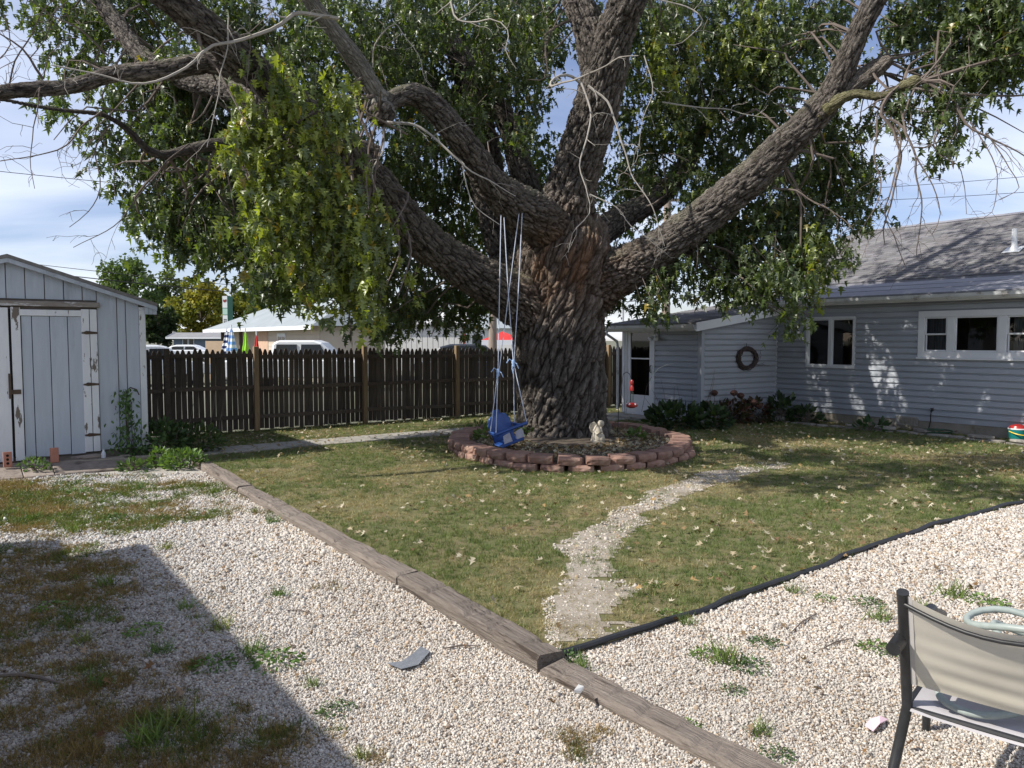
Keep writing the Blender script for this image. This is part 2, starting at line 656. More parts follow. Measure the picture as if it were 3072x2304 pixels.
# ------------------------------------------------------------------ picket fence
M_picket = mat('old_cedar', (0.058, 0.046, 0.037), (0.105, 0.086, 0.070), scale=4, rough=0.9, bump=0.5, bscale=6, stretch=(9, 9, 1), rnd=0.28,
               third=(0.040, 0.033, 0.028), tscale=1.5)
M_post = mat('treated_post', (0.22, 0.15, 0.085), (0.30, 0.215, 0.13), scale=5, rough=0.85, bump=0.4, bscale=6, stretch=(9, 9, 1), rnd=0.15)
M_rail = mat('fence_rail', (0.07, 0.054, 0.043), (0.12, 0.096, 0.078), scale=4, rough=0.9, bump=0.5, bscale=6, stretch=(1, 9, 9), rnd=0.15)
FH = 1.565
fz = lambda t: 0.0
posts_t = [wall_t(p, FO, U) for p in (495, 763, 1089, 1366)]
dt = 2.34
posts_t = [posts_t[0] - dt] + posts_t + [posts_t[-1] + dt * k for k in range(1, 5)]
fence = thing('picket_fence', FO, 'dark weathered wooden dog-eared picket fence running behind the big tree', 'fence')
t0f = wall_t(405, FO, U)
t1f = posts_t[-1] + .2
NF = Vv                                     # the yard side of the fence
wpk = .0905
pk = MB()
pk.prism([(-wpk / 2, 0, 0.02), (wpk / 2, 0, 0.02), (wpk / 2, 0, FH - .085), (wpk * .36, 0, FH - .045), (wpk * .17, 0, FH), (-wpk * .17, 0, FH), (-wpk * .36, 0, FH - .045), (-wpk / 2, 0, FH - .085)], (0, .017, 0))
pkm = pk.mesh('picket')
pkm.materials.append(M_picket)
t = t0f
ip = 0
while t < t1f:
    o = bpy.data.objects.new('picket', pkm)
    COL.objects.link(o)
    o.parent = fence
    # pickets are nailed to the far face of the rails
    p = FO + U * t - NF * .018 - FO
    o.location = (p[0], p[1], rs.uniform(-.02, .02))
    o.rotation_euler = (rs.uniform(-.008, .008), rs.uniform(-.011, .011), TH + rs.uniform(-.03, .03))
    o.scale = (rs.uniform(.95, 1.03), 1, 1 + rs.uniform(-.006, .008))
    t += wpk + .0085 + rs.uniform(-.003, .006)
for i, tp in enumerate(posts_t):
    mb = MB()
    ps = .092
    hh = FH + (.06 if i != 1 else .03)
    mb.obox(FO + U * (tp - ps / 2) + NF * .02 - Z * .3, U * ps, NF * ps, Z * (hh + .3))
    mb.build('post', M_post if i != 1 else M_rail, fence, bevel=.006)
for i in range(len(posts_t) - 1):
    for zz in (.24, .80, 1.40):
        mb = MB()
        a = posts_t[i] + .048
        b = posts_t[i + 1] - .048
        dz0, dz1 = rs.uniform(-.02, .02), rs.uniform(-.02, .02)
        if zz == 1.40 and i >= 3: dz0 -= .04; dz1 -= .04
        A = FO + U * a + NF * .021 + Z * (zz + dz0); B = FO + U * b + NF * .021 + Z * (zz + dz1)
        mb.obox(A, B - A, NF * .038, Z * .075)
        mb.build('rail', M_rail, fence)

# ------------------------------------------------------------------ shed
M_shed = mat('shed_paint', (0.40, 0.445, 0.505), (0.455, 0.50, 0.56), scale=2.5, rough=0.75, bump=0.25, bscale=30, stretch=(5, 5, .6), rnd=0.035, third=(0.35, 0.385, .43), tscale=1.1)
M_peel = mat('peeling_white_paint', (0.62, 0.64, 0.67), (0.70, 0.72, 0.74), scale=3, rough=0.8, bump=0.5, bscale=14, stretch=(3, 3, 1),
             third=(0.16, 0.135, 0.115), tscale=2.6, tlo=0.60, thi=0.63)
M_raw = mat('bare_grey_wood', (0.13, 0.11, 0.095), (0.22, 0.19, 0.165), scale=4, rough=0.95, bump=0.7, bscale=12, stretch=(1, 1, 5))
M_sillh = mat('flaking_header_board', (0.19, 0.165, 0.145), (0.30, 0.275, 0.25), scale=4, rough=0.95, bump=0.7, bscale=12, stretch=(1, 1, 5), third=(0.5, .5, .5), tscale=3, tlo=.6, thi=.63)
M_rust = mat('rusty_iron', (0.055, 0.04, 0.032), (0.11, 0.075, 0.05), scale=20, rough=0.8)
M_shingle_old = mat('old_shingle', (0.14, 0.135, 0.13), (0.22, 0.21, 0.2), scale=14, rough=0.95, bump=0.4)
M_dark = mat('shade_black', (0.02, 0.019, 0.018), rough=1.0, spec=0.0)  # near-black that stands for shade in door gaps and brick holes

SO = np.array([-5.43, 11.36, 0.0])          # right front corner; wall runs along -U
SN = Vv                                      # outward normal of the front
SZ0, SZE, SZR, SHW = .17, 2.30, 2.845, 1.66
shed = thing('shed', SO, 'grey-blue plank shed with peeling white trim and low gable roof beside the fence', 'shed')


def sp(t, out, z):                           # t metres to the left of the right corner
    return SO - U * t + SN * out + Z * z


def rz(t):                                   # underside of the roof above the front wall
    return SZE + (SZR - SZE) * (1 - abs(t - SHW) / SHW)


ts = lambda px: wall_t(px, SO, -U)
# door leaf limits and boards between grooves
tdr, tdl = ts(285), ts(62)
tml = ts(24)
grooves_r = [0.055] + [ts(p) for p in (378,)] + [tdr - .02]
zdt = 2.165
# wall boards right of the door
bl = [0.06, ts(378), ts(352), tdr - .03]
for a, b in zip(bl[:-1], bl[1:]):
    mb = MB()
    g = .006
    mb.prism([sp(a + g, 0, SZ0 + rs.uniform(-.015, .01)), sp(b - g, 0, SZ0 + rs.uniform(-.015, .01)), sp(b - g, 0, rz(b) - .03), sp(a + g, 0, rz(a) - .03)], SN * .015)
    mb.build('siding_board', M_shed, shed)
# gable boards above the door
gb = [tdr - .03] + [ts(p) for p in (250, 195, 138, 80, 23, -40, -110, -200)]
for a, b in zip(gb[:-1], gb[1:]):
    mb = MB()
    g = .006
    lo = zdt + .145
    top = [sp(b - g, .004, rz(b) - .03), sp(a + g, .004, rz(a) - .03)]
    if a < SHW < b:
        top.insert(1, sp(SHW, .004, rz(SHW) - .03))
    mb.prism([sp(a + g, .004, lo), sp(b - g, .004, lo)] + top, SN * .016)
    mb.build('siding_board', M_shed, shed)
# the dark sheathing behind everything, side and back walls
mb = MB()
W2 = 2 * SHW
mb.prism([sp(0, -.004, SZ0 + .02), sp(W2, -.004, SZ0 + .02), sp(W2, -.004, SZE - .04), sp(SHW, -.004, SZR - .05), sp(0, -.004, SZE - .04)], -SN * .03)
mb.build('sheathing', M_raw, shed)
mb = MB()
mb.obox(sp(.0, -.04, SZ0), -SN * 2.6, -U * .04, Z * (SZE - SZ0 - .03))
mb.obox(sp(W2 - .04, -.04, SZ0), -SN * 2.6, -U * .04, Z * (SZE - SZ0 - .03))
mb.prism([sp(0, -2.66, SZ0), sp(W2, -2.66, SZ0), sp(W2, -2.66, SZE - .04), sp(SHW, -2.66, SZR - .05), sp(0, -2.66, SZE - .04)], SN * .03)
mb.build('side_wall', M_shed, shed)
mb = MB()
mb.obox(sp(.03, -.03, .0), -SN * 2.5, -U * (W2 - .06), Z * (SZ0 + .03))
mb.build('floor_skid', M_raw, shed)
# roof
ov = .17
for sgn in (-1, 1):
    mb = MB()
    tE = -ov if sgn < 0 else W2 + ov
    zE = SZE - ov * (SZR - SZE) / SHW
    mb.prism([sp(tE, .15, zE), sp(SHW, .15, SZR), sp(SHW, .15, SZR + .045), sp(tE, .15, zE + .045)], -SN * 2.95)
    rf = mb.build('roof', M_shingle_old, shed)
    mb = MB()                                # barge board under the roof edge
    mb.prism([sp(tE, .135, zE - .062), sp(SHW, .135, SZR - .062), sp(SHW, .135, SZR - .003), sp(tE, .135, zE - .003)], -SN * .022)
    mb.build('barge_board', M_shed, rf)
# boxed eave end
for k in range(3):
    mb = MB()
    a = -ov + .002 + k * .055
    za = SZE + (a) * (SZR - SZE) / SHW
    mb.prism([sp(a, .105, SZE - .175), sp(a + .05, .105, SZE - .175), sp(a + .05, .105, za - .012), sp(a, .105, za - .03)], -SN * .02)
    mb.build('eave_board', M_shed, shed)
# corner trim
mb = MB()
mb.obox(sp(.062, .018, SZ0 - .01), U * .085, SN * .02, Z * (SZE - SZ0 - .06))
mb.build('corner_trim', M_peel, shed)
# door leaf: boards, frame trims, hinges
door = MB().obox(sp(tdl, .0, SZ0 + .02), U * (tdl - tdr), SN * .012, Z * (zdt - SZ0 - .02)).build('door', M_dark, shed)
tfl, tfr = ts(62), ts(252)                   # inner field of the door
db = [ts(248)] + [ts(p) for p in (203, 150, 96, 64)]
for a, b in zip(db[:-1], db[1:]):
    mb = MB()
    g = .005
    zb = SZ0 - .03 + rs.uniform(-.012, .012)
    mb.prism([sp(a + g, .013, zb), sp(b - g, .013, zb + rs.uniform(-.015, .015)), sp(b - g, .013, zdt - .09), sp(a + g, .013, zdt - .09)], SN * .016)
    mb.build('door_board', M_shed, door)


def trim(pxs, z0, z1, out, m, parent, name='door_trim', th=.022):
    a, b = sorted((ts(pxs[0]), ts(pxs[1])))
    mb = MB()
    mb.obox(sp(a, out, z0), -U * (b - a), SN * th, Z * (z1 - z0))
    return mb.build(name, m, parent, bevel=.004)


# hinge side: two boards, each in four lengths
cuts = [SZ0 - .02, .40, 1.12, 1.85, zdt + .03]
for k in range(4):
    trim((244, 268), cuts[k] + .012, cuts[k + 1] - .012, .022 + .004 * (k % 2), M_peel, door)
    trim((270, 291), cuts[k] + .012, cuts[k + 1] - .012, .024, M_peel, shed, 'jamb_trim')
for zc_ in cuts[1:4]:
    mb = MB()
    mb.prism([sp(ts(292), .045, zc_ - .012), sp(ts(292), .045, zc_ + .012), sp(ts(258), .045, zc_ + .03), sp(ts(243), .045, zc_ - .005), sp(ts(258), .045, zc_ - .022)], SN * .008)
    mb.build('hinge', M_rust, door)
trim((56, 246), zdt - .085, zdt + .0, .03, M_peel, door, 'door_rail')
trim((34, 62), SZ0 - .06, zdt + .03, .03, M_peel, door, 'door_stile')
trim((-30, 26), SZ0 - .06, zdt + .02, .026, M_peel, shed, 'door_stile')
trim((25.5, 34), SZ0, zdt, .012, M_dark, door, 'gap_shadow_strip')
trim((-60, 300), zdt + .045, zdt + .115, .02, M_sillh, shed, 'door_header', th=.05)
hs = MB()
hs.obox(sp(ts(28), .055, 1.02), U * .11, SN * .012, Z * .06)
hs.obox(sp(ts(20), .055, .96), U * .03, SN * .015, Z * .34)
hs.build('hasp', M_rust, door)

# ramp, sill timbers and stones in front of the shed
sill = MB()
a, b = G(118, 1415, 0), G(548, 1384, 0)
d_ = (b - a)
nn = np.array([d_[1], -d_[0], 0]) / np.linalg.norm(d_)
M_sill = mat('grey_sill_timber', (0.21, 0.18, 0.145), (0.34, 0.305, 0.25), scale=4, rough=0.95, bump=0.8, bscale=12, stretch=(2, 2, 5), third=(0.12, 0.1, .08), tscale=2.5)
sill.obox(a - nn * .1, d_, nn * .14, Z * .115)
tag(sill.build('sill_timber', M_sill, base=a, bevel=.012), 'grey sill timber lying along the foot of the shed', 'timber')
M_ramp = mat('ramp_board', (0.20, 0.165, 0.14), (0.33, 0.28, 0.245), scale=4, rough=0.95, bump=0.8, bscale=10, stretch=(2, 2, 5), third=(0.13, 0.105, .09), tscale=2.0, rnd=.1)
ramp = thing('shed_ramp', G(150, 1470), 'low weathered wooden ramp of broken boards at the shed door', 'ramp')
rt0, rt1 = ts(-120), ts(345)
for (pa, pb, o0, o1, zt) in [(-200, 40, .30, 1.02, .12), (42, 128, .30, 1.02, .13), (130, 352, .46, 1.0, .125)]:
    mb = MB()
    A, B = ts(pa), ts(pb)
    mb.prism([sp(A, o0, .0), sp(B, o0, .0), sp(B, o1, .0), sp(A, o1, .0)], Z * .002)
    mb = MB()
    mb.hexa([sp(A, o1, .005), sp(B, o1, .005), sp(B, o0, .005), sp(A, o0, .005), sp(A, o1, .03), sp(B, o1, .03), sp(B, o0, zt), sp(A, o0, zt)])
    mb.build('ramp_board', M_ramp, ramp, bevel=.008)
mb = MB()
A, B = ts(352), ts(366)
mb.obox(sp(ts(368), .28, .0), -U * .13, SN * .8, Z * .115)
mb.build('ramp_edge_board', M_sill, ramp, bevel=.01)
mb = MB()
A, B = ts(222), ts(290)
mb.hexa([sp(A, .50, .13), sp(B, .44, .13), sp(B + .1, .35, .13), sp(A + .12, .33, .13), sp(A, .50, .145), sp(B, .44, .16), sp(B + .1, .35, .17), sp(A + .12, .33, .15)])
tag(mb.build('broken_board', M_ramp, base=sp(A, .4, .13)), 'splintered loose board lying on the shed ramp', 'board')

# unseen building added out of frame on the left, shaped to cast the gravel shadow
M_caster = mat('shadow_building_wall', (0.5, 0.5, 0.48), (0.56, 0.56, 0.54), scale=2, rough=0.8)
ga = R(36)
gu, gv = np.array([math.cos(ga), math.sin(ga), 0]), np.array([math.sin(ga), -math.cos(ga), 0])
GC = np.array([-6.17, 5.26, 0])
shadow_building = thing('shadow_building', GC, 'unseen building added left of the gravel to cast the foreground shadow', 'shadow_building')
mb = MB(); mb.obox(GC - gu * .25, -gu * 5.5, gv * 9, Z * 2.7); mb.build('wall', M_caster, shadow_building)
for sgn in (0, 1):
    mb = MB()
    a0 = 0.0 if sgn == 0 else -6.0
    mb.prism([GC + gu * a0 - gv * .2 + Z * 2.95, GC - gu * 3 - gv * .2 + Z * 3.7, GC - gu * 3 - gv * .2 + Z * 3.78, GC + gu * a0 - gv * .2 + Z * 3.03], gv * 9.4)
    mb.build('roof', M_shingle_old, shadow_building)
mb = MB(); mb.obox(GC - gu * .95 + gv * .1, -gu * 3.6, -gv * 1.05, Z * 3.38); mb.build('shadow_annex', M_caster, shadow_building)  # box added to shape the far edge of the cast shadow
for gk in (0, 9):
    mb = MB(); mb.prism([GC + gv * (gk * .99 + .02) - gu * .3 + Z * 2.69, GC + gv * (gk * .99 + .02) - gu * 5.7 + Z * 2.69, GC + gv * (gk * .99 + .02) - gu * 3 + Z * 3.69], gv * .03)
    mb.build('gable', M_caster, shadow_building)

# ------------------------------------------------------------------ house
M_vinyl = mat('grey_vinyl_siding', (0.335, 0.357, 0.395), (0.385, 0.405, 0.44), scale=1.2, rough=0.62, spec=0.35, bump=0.12, bscale=60, stretch=(1, 1, 4), rnd=0.045, third=(.27, .285, .30), tscale=.9, tlo=.55, thi=.8)
M_white = mat('white_vinyl', (0.66, 0.67, 0.68), (0.72, 0.73, 0.74), scale=3, rough=0.5, rnd=0.02)
M_gutter = mat('gutter_white', (0.50, 0.51, 0.52), (0.62, 0.63, 0.63), scale=5, rough=0.45, third=(0.3, .29, .27), tscale=4)
M_found = mat('block_foundation', (0.20, 0.175, 0.14), (0.29, 0.26, 0.215), scale=4, rough=0.95, bump=0.5, bscale=30, third=(0.12, 0.11, 0.075), tscale=1.6)
M_rollroof = mat('rolled_roofing', (0.20, 0.20, 0.225), (0.25, 0.25, 0.275), scale=2, rough=0.85, bump=0.5, bscale=3, stretch=(1, 1, 1), bdist=.03)
M_shingle = mat('asphalt_shingle', (0.135, 0.132, 0.14), (0.185, 0.18, 0.185), scale=40, rough=0.95, bump=0.3, bscale=150, vcol=True)
M_curtain = mat('curtain', (0.30, 0.29, 0.28), (0.36, 0.35, 0.34), scale=3, rough=0.9)
M_room = mat('room_wall', (0.10, 0.095, 0.09), rough=0.95)
M_metal = mat('dark_metal', (0.04, 0.04, 0.042), rough=0.4, metal=0.6)


def glass_mat(name, tint=(0.9, 0.93, 0.95)):
    m, t, b = new_mat(name)
    g = N(t, 'BsdfGlossy'); g.inputs['Roughness'].default_value = 0.02
    tr = N(t, 'BsdfTransparent'); tr.inputs['Color'].default_value = rgba(tint)
    fr = N(t, 'Fresnel'); fr.inputs['IOR'].default_value = 1.5
    ms = N(t, 'MixShader')
    mm = N(t, 'Math', operation='MULTIPLY'); mm.inputs[1].default_value = 1.3
    t.links.new(fr.outputs[0], mm.inputs[0])
    t.links.new(mm.outputs[0], ms.inputs[0])
    t.links.new(tr.outputs[0], ms.inputs[1])
    t.links.new(g.outputs[0], ms.inputs[2])
    t.links.new(ms.outputs[0], t.nodes['Material Output'].inputs['Surface'])
    return m


M_glass = glass_mat('window_glass', (0.55, 0.58, 0.6))

HC = np.array([5.97, 17.37, 0.0])            # inner corner of porch and main wall
PB = np.array([3.90, 15.86, 0.0])            # porch corner
PA = PB - Vv * 2.27                          # porch far left corner
house = thing('house', HC, 'grey vinyl sided single storey house with a small lean-to porch and dark shingle roof', 'house')


class Wall:
    def __init__(s, o, d, n):
        s.o, s.d, s.n = np.array(o, float), np.array(d, float), np.array(n, float)

    def p(s, t, out, z):
        return s.o + s.d * t + s.n * out + Z * z

    def t(s, px):
        return wall_t(px, s.o, s.d)

    def z(s, px, py):                        # height of the wall point seen at a pixel
        q = s.o + s.d * s.t(px)
        return D(px, py, q[1])[2]


WM = Wall(HC, Vv, -U)                        # main wall
WW = Wall(PB, U, Vv)                         # wreath wall
WD = Wall(PA, Vv, -U)                        # door wall
EXPO = .118


def siding(wl, t0, t1, z0, z1, holes, ztop=None):
    z = z0
    while z < z1 - .03:
        h = min(EXPO, z1 - z)
        segs = [(t0, t1)]
        for (a, b, c, d) in holes:
            if z + h > c and z < d:
                ns = []
                for (x, y) in segs:
                    if b <= x or a >= y:
                        ns.append((x, y))
                    else:
                        if a > x: ns.append((x, a))
                        if b < y: ns.append((b, y))
                segs = ns
        for (x, y) in segs:
            if ztop is not None:             # cut under a sloping rake: shorten the course
                x0 = x
                while x0 < y and ztop(x0) < z + h * .6: x0 += .05
                x = x0
            if y - x < .04: continue
            cutp = [x]                       # butt joints between plank lengths
            nx = x + rs.uniform(1.2, 3.7)
            while nx < y - .5:
                cutp.append(nx); nx += 3.7
            cutp.append(y)
            for x, y in [(a_ + (.0015 if i_ else 0), b_) for i_, (a_, b_) in enumerate(zip(cutp[:-1], cutp[1:]))]:
              mb = MB()
              pr = [(.0, 0.006), (.030, 0.0), (.035, .006), (.028, h - .034), (.004, h - .022), (.003, h + .010), (.0, h + .010)]
              mb.prism([wl.p(x, o, z + q) for o, q in pr], wl.d * (y - x))
              mb.build('siding_plank', M_vinyl, house)
        z += EXPO


def slab(wl, t0, t1, z0, z1, o0, o1, name, m, parent, bevel=0.0):
    return MB().obox(wl.p(t0, o0, z0), wl.d * (t1 - t0), wl.n * (o1 - o0), Z * (z1 - z0)).build(name, m, parent, bevel=bevel)


def ring(wl, t0, t1, z0, z1, wdt, o0, o1, name, m, parent):
    """four bars round an opening, one mesh"""
    mb = MB()
    mb.obox(wl.p(t0, o0, z0), wl.d * (t1 - t0), wl.n * (o1 - o0), Z * wdt)
    mb.obox(wl.p(t0, o0, z1 - wdt), wl.d * (t1 - t0), wl.n * (o1 - o0), Z * wdt)
    mb.obox(wl.p(t0, o0, z0 + wdt), wl.d * wdt, wl.n * (o1 - o0), Z * (z1 - z0 - 2 * wdt))
    mb.obox(wl.p(t1 - wdt, o0, z0 + wdt), wl.d * wdt, wl.n * (o1 - o0), Z * (z1 - z0 - 2 * wdt))
    return mb.build(name, m, parent, bevel=.003)


def pane(wl, t0, t1, z0, z1, out, parent):
    me = MB().add([wl.p(t0, out, z0), wl.p(t1, out, z0), wl.p(t1, out, z1), wl.p(t0, out, z1)], [(0, 1, 2, 3)])
    return me.build('pane', M_glass, parent)


def room(wl, t0, t1, z0, z1, depth, parent):
    """the unlit room behind an opening, open at the front"""
    a = [wl.p(t0, -.045, z0), wl.p(t1, -.045, z0), wl.p(t1, -.045, z1), wl.p(t0, -.045, z1)]
    b = [q - wl.n * depth for q in a]
    mb = MB().add(a + b, [(4, 5, 6, 7), (0, 1, 5, 4), (1, 2, 6, 5), (2, 3, 7, 6), (3, 0, 4, 7)])
    return mb.build('room_recess', M_room, parent)


ZS = .316
ZE = 2.47
TEND = 9.0
# windows of the main wall
w1 = (WM.t(2420), WM.t(2568), WM.z(2495, 1104), WM.z(2495, 950))
w2a, w2b = WM.t(2757), WM.t(3110) + .35
w2 = (w2a, w2b, WM.z(2900, 1074), WM.z(2900, 930))
siding(WM, .03, TEND, ZS, ZE, [w1, w2])
# backing walls split round openings
mb = MB()
def backing(wl, t0, t1, z0, z1, holes, mb):
    cuts = sorted({t0, t1} | {x for h in holes for x in h[:2] if t0 < x < t1})
    for x, y in zip(cuts[:-1], cuts[1:]):
        zz = z0
        for h in sorted([h for h in holes if h[0] <= x + 1e-6 and h[1] >= y - 1e-6], key=lambda q: q[2]):
            if h[2] > zz: mb.obox(wl.p(x, -.004, zz), wl.d * (y - x), -wl.n * .036, Z * (h[2] - zz))
            zz = h[3]
        if z1 > zz: mb.obox(wl.p(x, -.004, zz), wl.d * (y - x), -wl.n * .036, Z * (z1 - zz))
backing(WM, 0, TEND, .2, ZE + .1, [w1, w2], mb)
mb.build('wall', M_vinyl, house)

wa = MB().cbox(WM.p((w1[0] + w1[1]) / 2, -.03, w1[2] + .01), WM.d * (w1[1] - w1[0] - .02), WM.n * .02, Z * .02).build('window', M_white, house)
ring(WM, w1[0], w1[1], w1[2], w1[3], .055, .002, .04, 'window_frame', M_white, wa)
tm = (w1[0] + w1[1]) / 2
slab(WM, tm - .035, tm + .035, w1[2] + .055, w1[3] - .055, .0, .035, 'mullion', M_white, wa)
ring(WM, w1[0] + .056, tm - .036, w1[2] + .056, w1[3] - .056, .02, -.02, .01, 'sash', M_white, wa)
ring(WM, tm + .036, w1[1] - .056, w1[2] + .056, w1[3] - .056, .02, -.028, .004, 'sash', M_white, wa)
pane(WM, w1[0] + .06, tm - .04, w1[2] + .06, w1[3] - .06, -.012, wa)
pane(WM, tm + .04, w1[1] - .06, w1[2] + .06, w1[3] - .06, -.018, wa)
room(WM, w1[0] + .01, w1[1] - .01, w1[2] + .01, w1[3] - .01, 1.6, wa)

wb = MB().cbox(WM.p((w2[0] + w2[1]) / 2, -.03, w2[2] + .01), WM.d * (w2[1] - w2[0] - .02), WM.n * .02, Z * .02).build('window', M_white, house)
ring(WM, w2[0], w2[1], w2[2], w2[3], .115, .003, .05, 'window_frame', M_white, wb)
slab(WM, w2[0] - .02, w2[1] + .02, w2[2] - .035, w2[2] - .001, .004, .075, 'sill', M_white, wb, bevel=.004)
i0, i1, j0, j1 = w2[0] + .116, w2[1] - .116, w2[2] + .116, w2[3] - .116
ta, tb = WM.t(2842), WM.t(3022)
lw = WM.t(2862) - ta
slab(WM, ta, WM.t(2866), j0, j1, .001, .036, 'mullion', M_white, wb, bevel=.003)
tc0 = WM.t(2866)
slab(WM, WM.t(2995), tb, j0, j1, .001, .036, 'mullion', M_white, wb, bevel=.003)
tc1 = WM.t(2995)
zm = (j0 + j1) / 2
for (a, b) in ((i0, ta), (tb, i1)):
    ring(WM, a, b, zm - .012, j1, .028, -.01, .018, 'sash', M_white, wb)
    ring(WM, a, b, j0, zm + .01, .028, -.032, -.011, 'sash', M_white, wb)
    pane(WM, a + .025, b - .025, zm + .01, j1 - .025, .002, wb)
    pane(WM, a + .025, b - .025, j0 + .025, zm - .01, -.022, wb)
ring(WM, tc0, tc1, j0, j1, .026, -.01, .018, 'sash', M_white, wb)
pane(WM, tc0 + .02, tc1 - .02, j0 + .02, j1 - .02, .002, wb)
room(WM, w2[0] + .1, w2[1] - .1, w2[2] + .1, w2[3] - .1, 1.8, wb)
# curtain folds behind the left narrow sash
mb = MB()
K = 40
cv, cf = [], []
for i in range(K + 1):
    tt = i0 + (ta - i0) * i / K
    oo = -.10 - .025 * math.sin(i * 1.15) - .01 * math.sin(i * 2.7)
    cv += [WM.p(tt, oo, j0), WM.p(tt, oo, j1)]
for i in range(K):
    cf.append((2 * i, 2 * i + 2, 2 * i + 3, 2 * i + 1))
mb.add(cv, cf)
mb.build('curtain', M_curtain, wb, smooth=True)
mb = MB()
cv, cf = [], []
for i in range(K + 1):
    tt = tb + .06 + .16 * i / K
    oo = -.10 - .02 * math.sin(i * .6)
    cv += [WM.p(tt, oo, j0 + .03), WM.p(tt, oo, j1)]
for i in range(K):
    cf.append((2 * i, 2 * i + 2, 2 * i + 3, 2 * i + 1))
mb.add(cv, cf)
mb.build('curtain', M_curtain, wb, smooth=True)

# foundation of main wall, crawl vent
mb = MB()
vt0, vt1 = WM.t(2693), WM.t(2760)
mb.obox(WM.p(0, -.02, -.1), WM.d * TEND, -WM.n * .2, Z * (ZS + .12))
mb.build('foundation', M_found, house)
vent = MB().obox(WM.p(vt0, -.018, .09), WM.d * (vt1 - vt0), WM.n * .018, Z * .17).build('crawl_vent', M_conc, house)
for k in range(5):
    slab(WM, vt0 + .09 + k * .075, vt0 + .15 + k * .075, .115, .235, .001, .008, 'vent_block', M_found, vent)

# eave: soffit, fascia, gutter
slab(WM, -.1, TEND, ZE + .005, ZE + .03, -.03, .33, 'soffit', M_vinyl, house)
slab(WM, -.1, TEND, ZE - .005, ZE + .13, .331, .35, 'fascia', M_white, house)
mb = MB()
g0 = .351
prof = [(g0, 0.015), (g0 + .05, .01), (g0 + .10, .06), (g0 + .115, .12), (g0 + .105, .12), (g0 + .09, .065), (g0 + .045, .025), (g0 + .008, .025), (g0 + .008, .12), (g0, .12)]
mb.prism([WM.p(-.1, o, ZE + z) for o, z in prof], WM.d * (TEND + .1))
mb.build('gutter', M_gutter, house)

# main roof: low rolled band, then shingles up to the ridge
Q1, Z1, Q2, Z2 = 2.0, 3.02, 5.6, 4.70
def mr(t, q, z):
    return HC + Vv * t + U * q + Z * z
mb = MB()
mb.prism([mr(-.15, -.42, 2.60), mr(-.15, Q1 + .1, Z1 + .01), mr(-.15, Q1 + .1, Z1 + .03), mr(-.15, -.42, 2.625)], Vv * (TEND + .15))
rb = mb.build('roof', M_rollroof, house)
# lapped seams of the rolled band
for k, q in enumerate((.35, 1.15)):
    zq = 2.625 + (q + .42) / (Q1 + .52) * (Z1 + .03 - 2.625)
    MB().prism([mr(-.15, q, zq + .001), mr(-.15, q + .9, zq + .9 * .161 + .0), mr(-.15, q + .9, zq + .9 * .161 + .004), mr(-.15, q, zq + .009)], Vv * (TEND + .15)).build('roofing_lap', M_rollroof, rb)
TL = -1.5
mb = MB()
mb.prism([mr(TL, Q1, Z1), mr(TL, Q2, Z2), mr(TL, Q2, Z2 + .06), mr(TL, Q1, Z1 + .06)], Vv * (TEND - TL))
mb.prism([mr(TL, Q2 + .001, Z2), mr(TL, Q2 + 4.6, Z2 - 2.1), mr(TL, Q2 + 4.6, Z2 - 2.04), mr(TL, Q2 + .001, Z2 + .06)], Vv * (TEND - TL))
ro = mb.build('roof', M_rollroof, house)
sl_d = (mr(0, Q2, Z2) - mr(0, Q1, Z1)); sl_L = np.linalg.norm(sl_d); sl_d /= sl_L
sl_n = np.cross(Vv, sl_d); sl_n *= np.sign(sl_n[2])
SV, SF, SCc = [], [], []
co = 0
ex = .142
while co * ex < sl_L:
    tt = TL - .05 - rs.uniform(0, .3)
    while tt < TEND:
        wd = rs.uniform(.16, .34)
        a, b = max(tt, TL - .04), min(tt + wd, TEND)
        if b - a > .02:
            s0, s1 = co * ex - .01, min(co * ex + ex * 1.25, sl_L + .02)
            lift = rs.uniform(.014, .024)
            o0 = mr(0, Q1, Z1 + .06)
            q = [o0 + Vv * a + sl_d * s0 + sl_n * lift, o0 + Vv * b + sl_d * s0 + sl_n * lift, o0 + Vv * b + sl_d * s1 + sl_n * .003, o0 + Vv * a + sl_d * s1 + sl_n * .003,
                 o0 + Vv * a + sl_d * s0, o0 + Vv * b + sl_d * s0]
            k = len(SV)
            SV += q
            SF += [(k, k + 1, k + 2, k + 3), (k + 4, k + 5, k + 1, k)]
            c = rs.uniform(.78, 1.2)
            SCc += [(c * rs.uniform(.98, 1.03), c, c * rs.uniform(.97, 1.03))] * 6
        tt += wd
    co += 1
SV = np.array(SV) - OFF[house]
me = np_mesh('shingles', SV, np.array(SF), np.array(SCc))
so = link('shingles', me, M_shingle, ro)
so['kind'] = 'stuff'
MB().prism([mr(TL - .04, Q2 - .12, Z2 + .035), mr(TL - .04, Q2, Z2 + .095), mr(TL - .04, Q2 + .12, Z2 + .035)], Vv * (TEND - TL + .04)).build('ridge_cap', M_rollroof, ro)
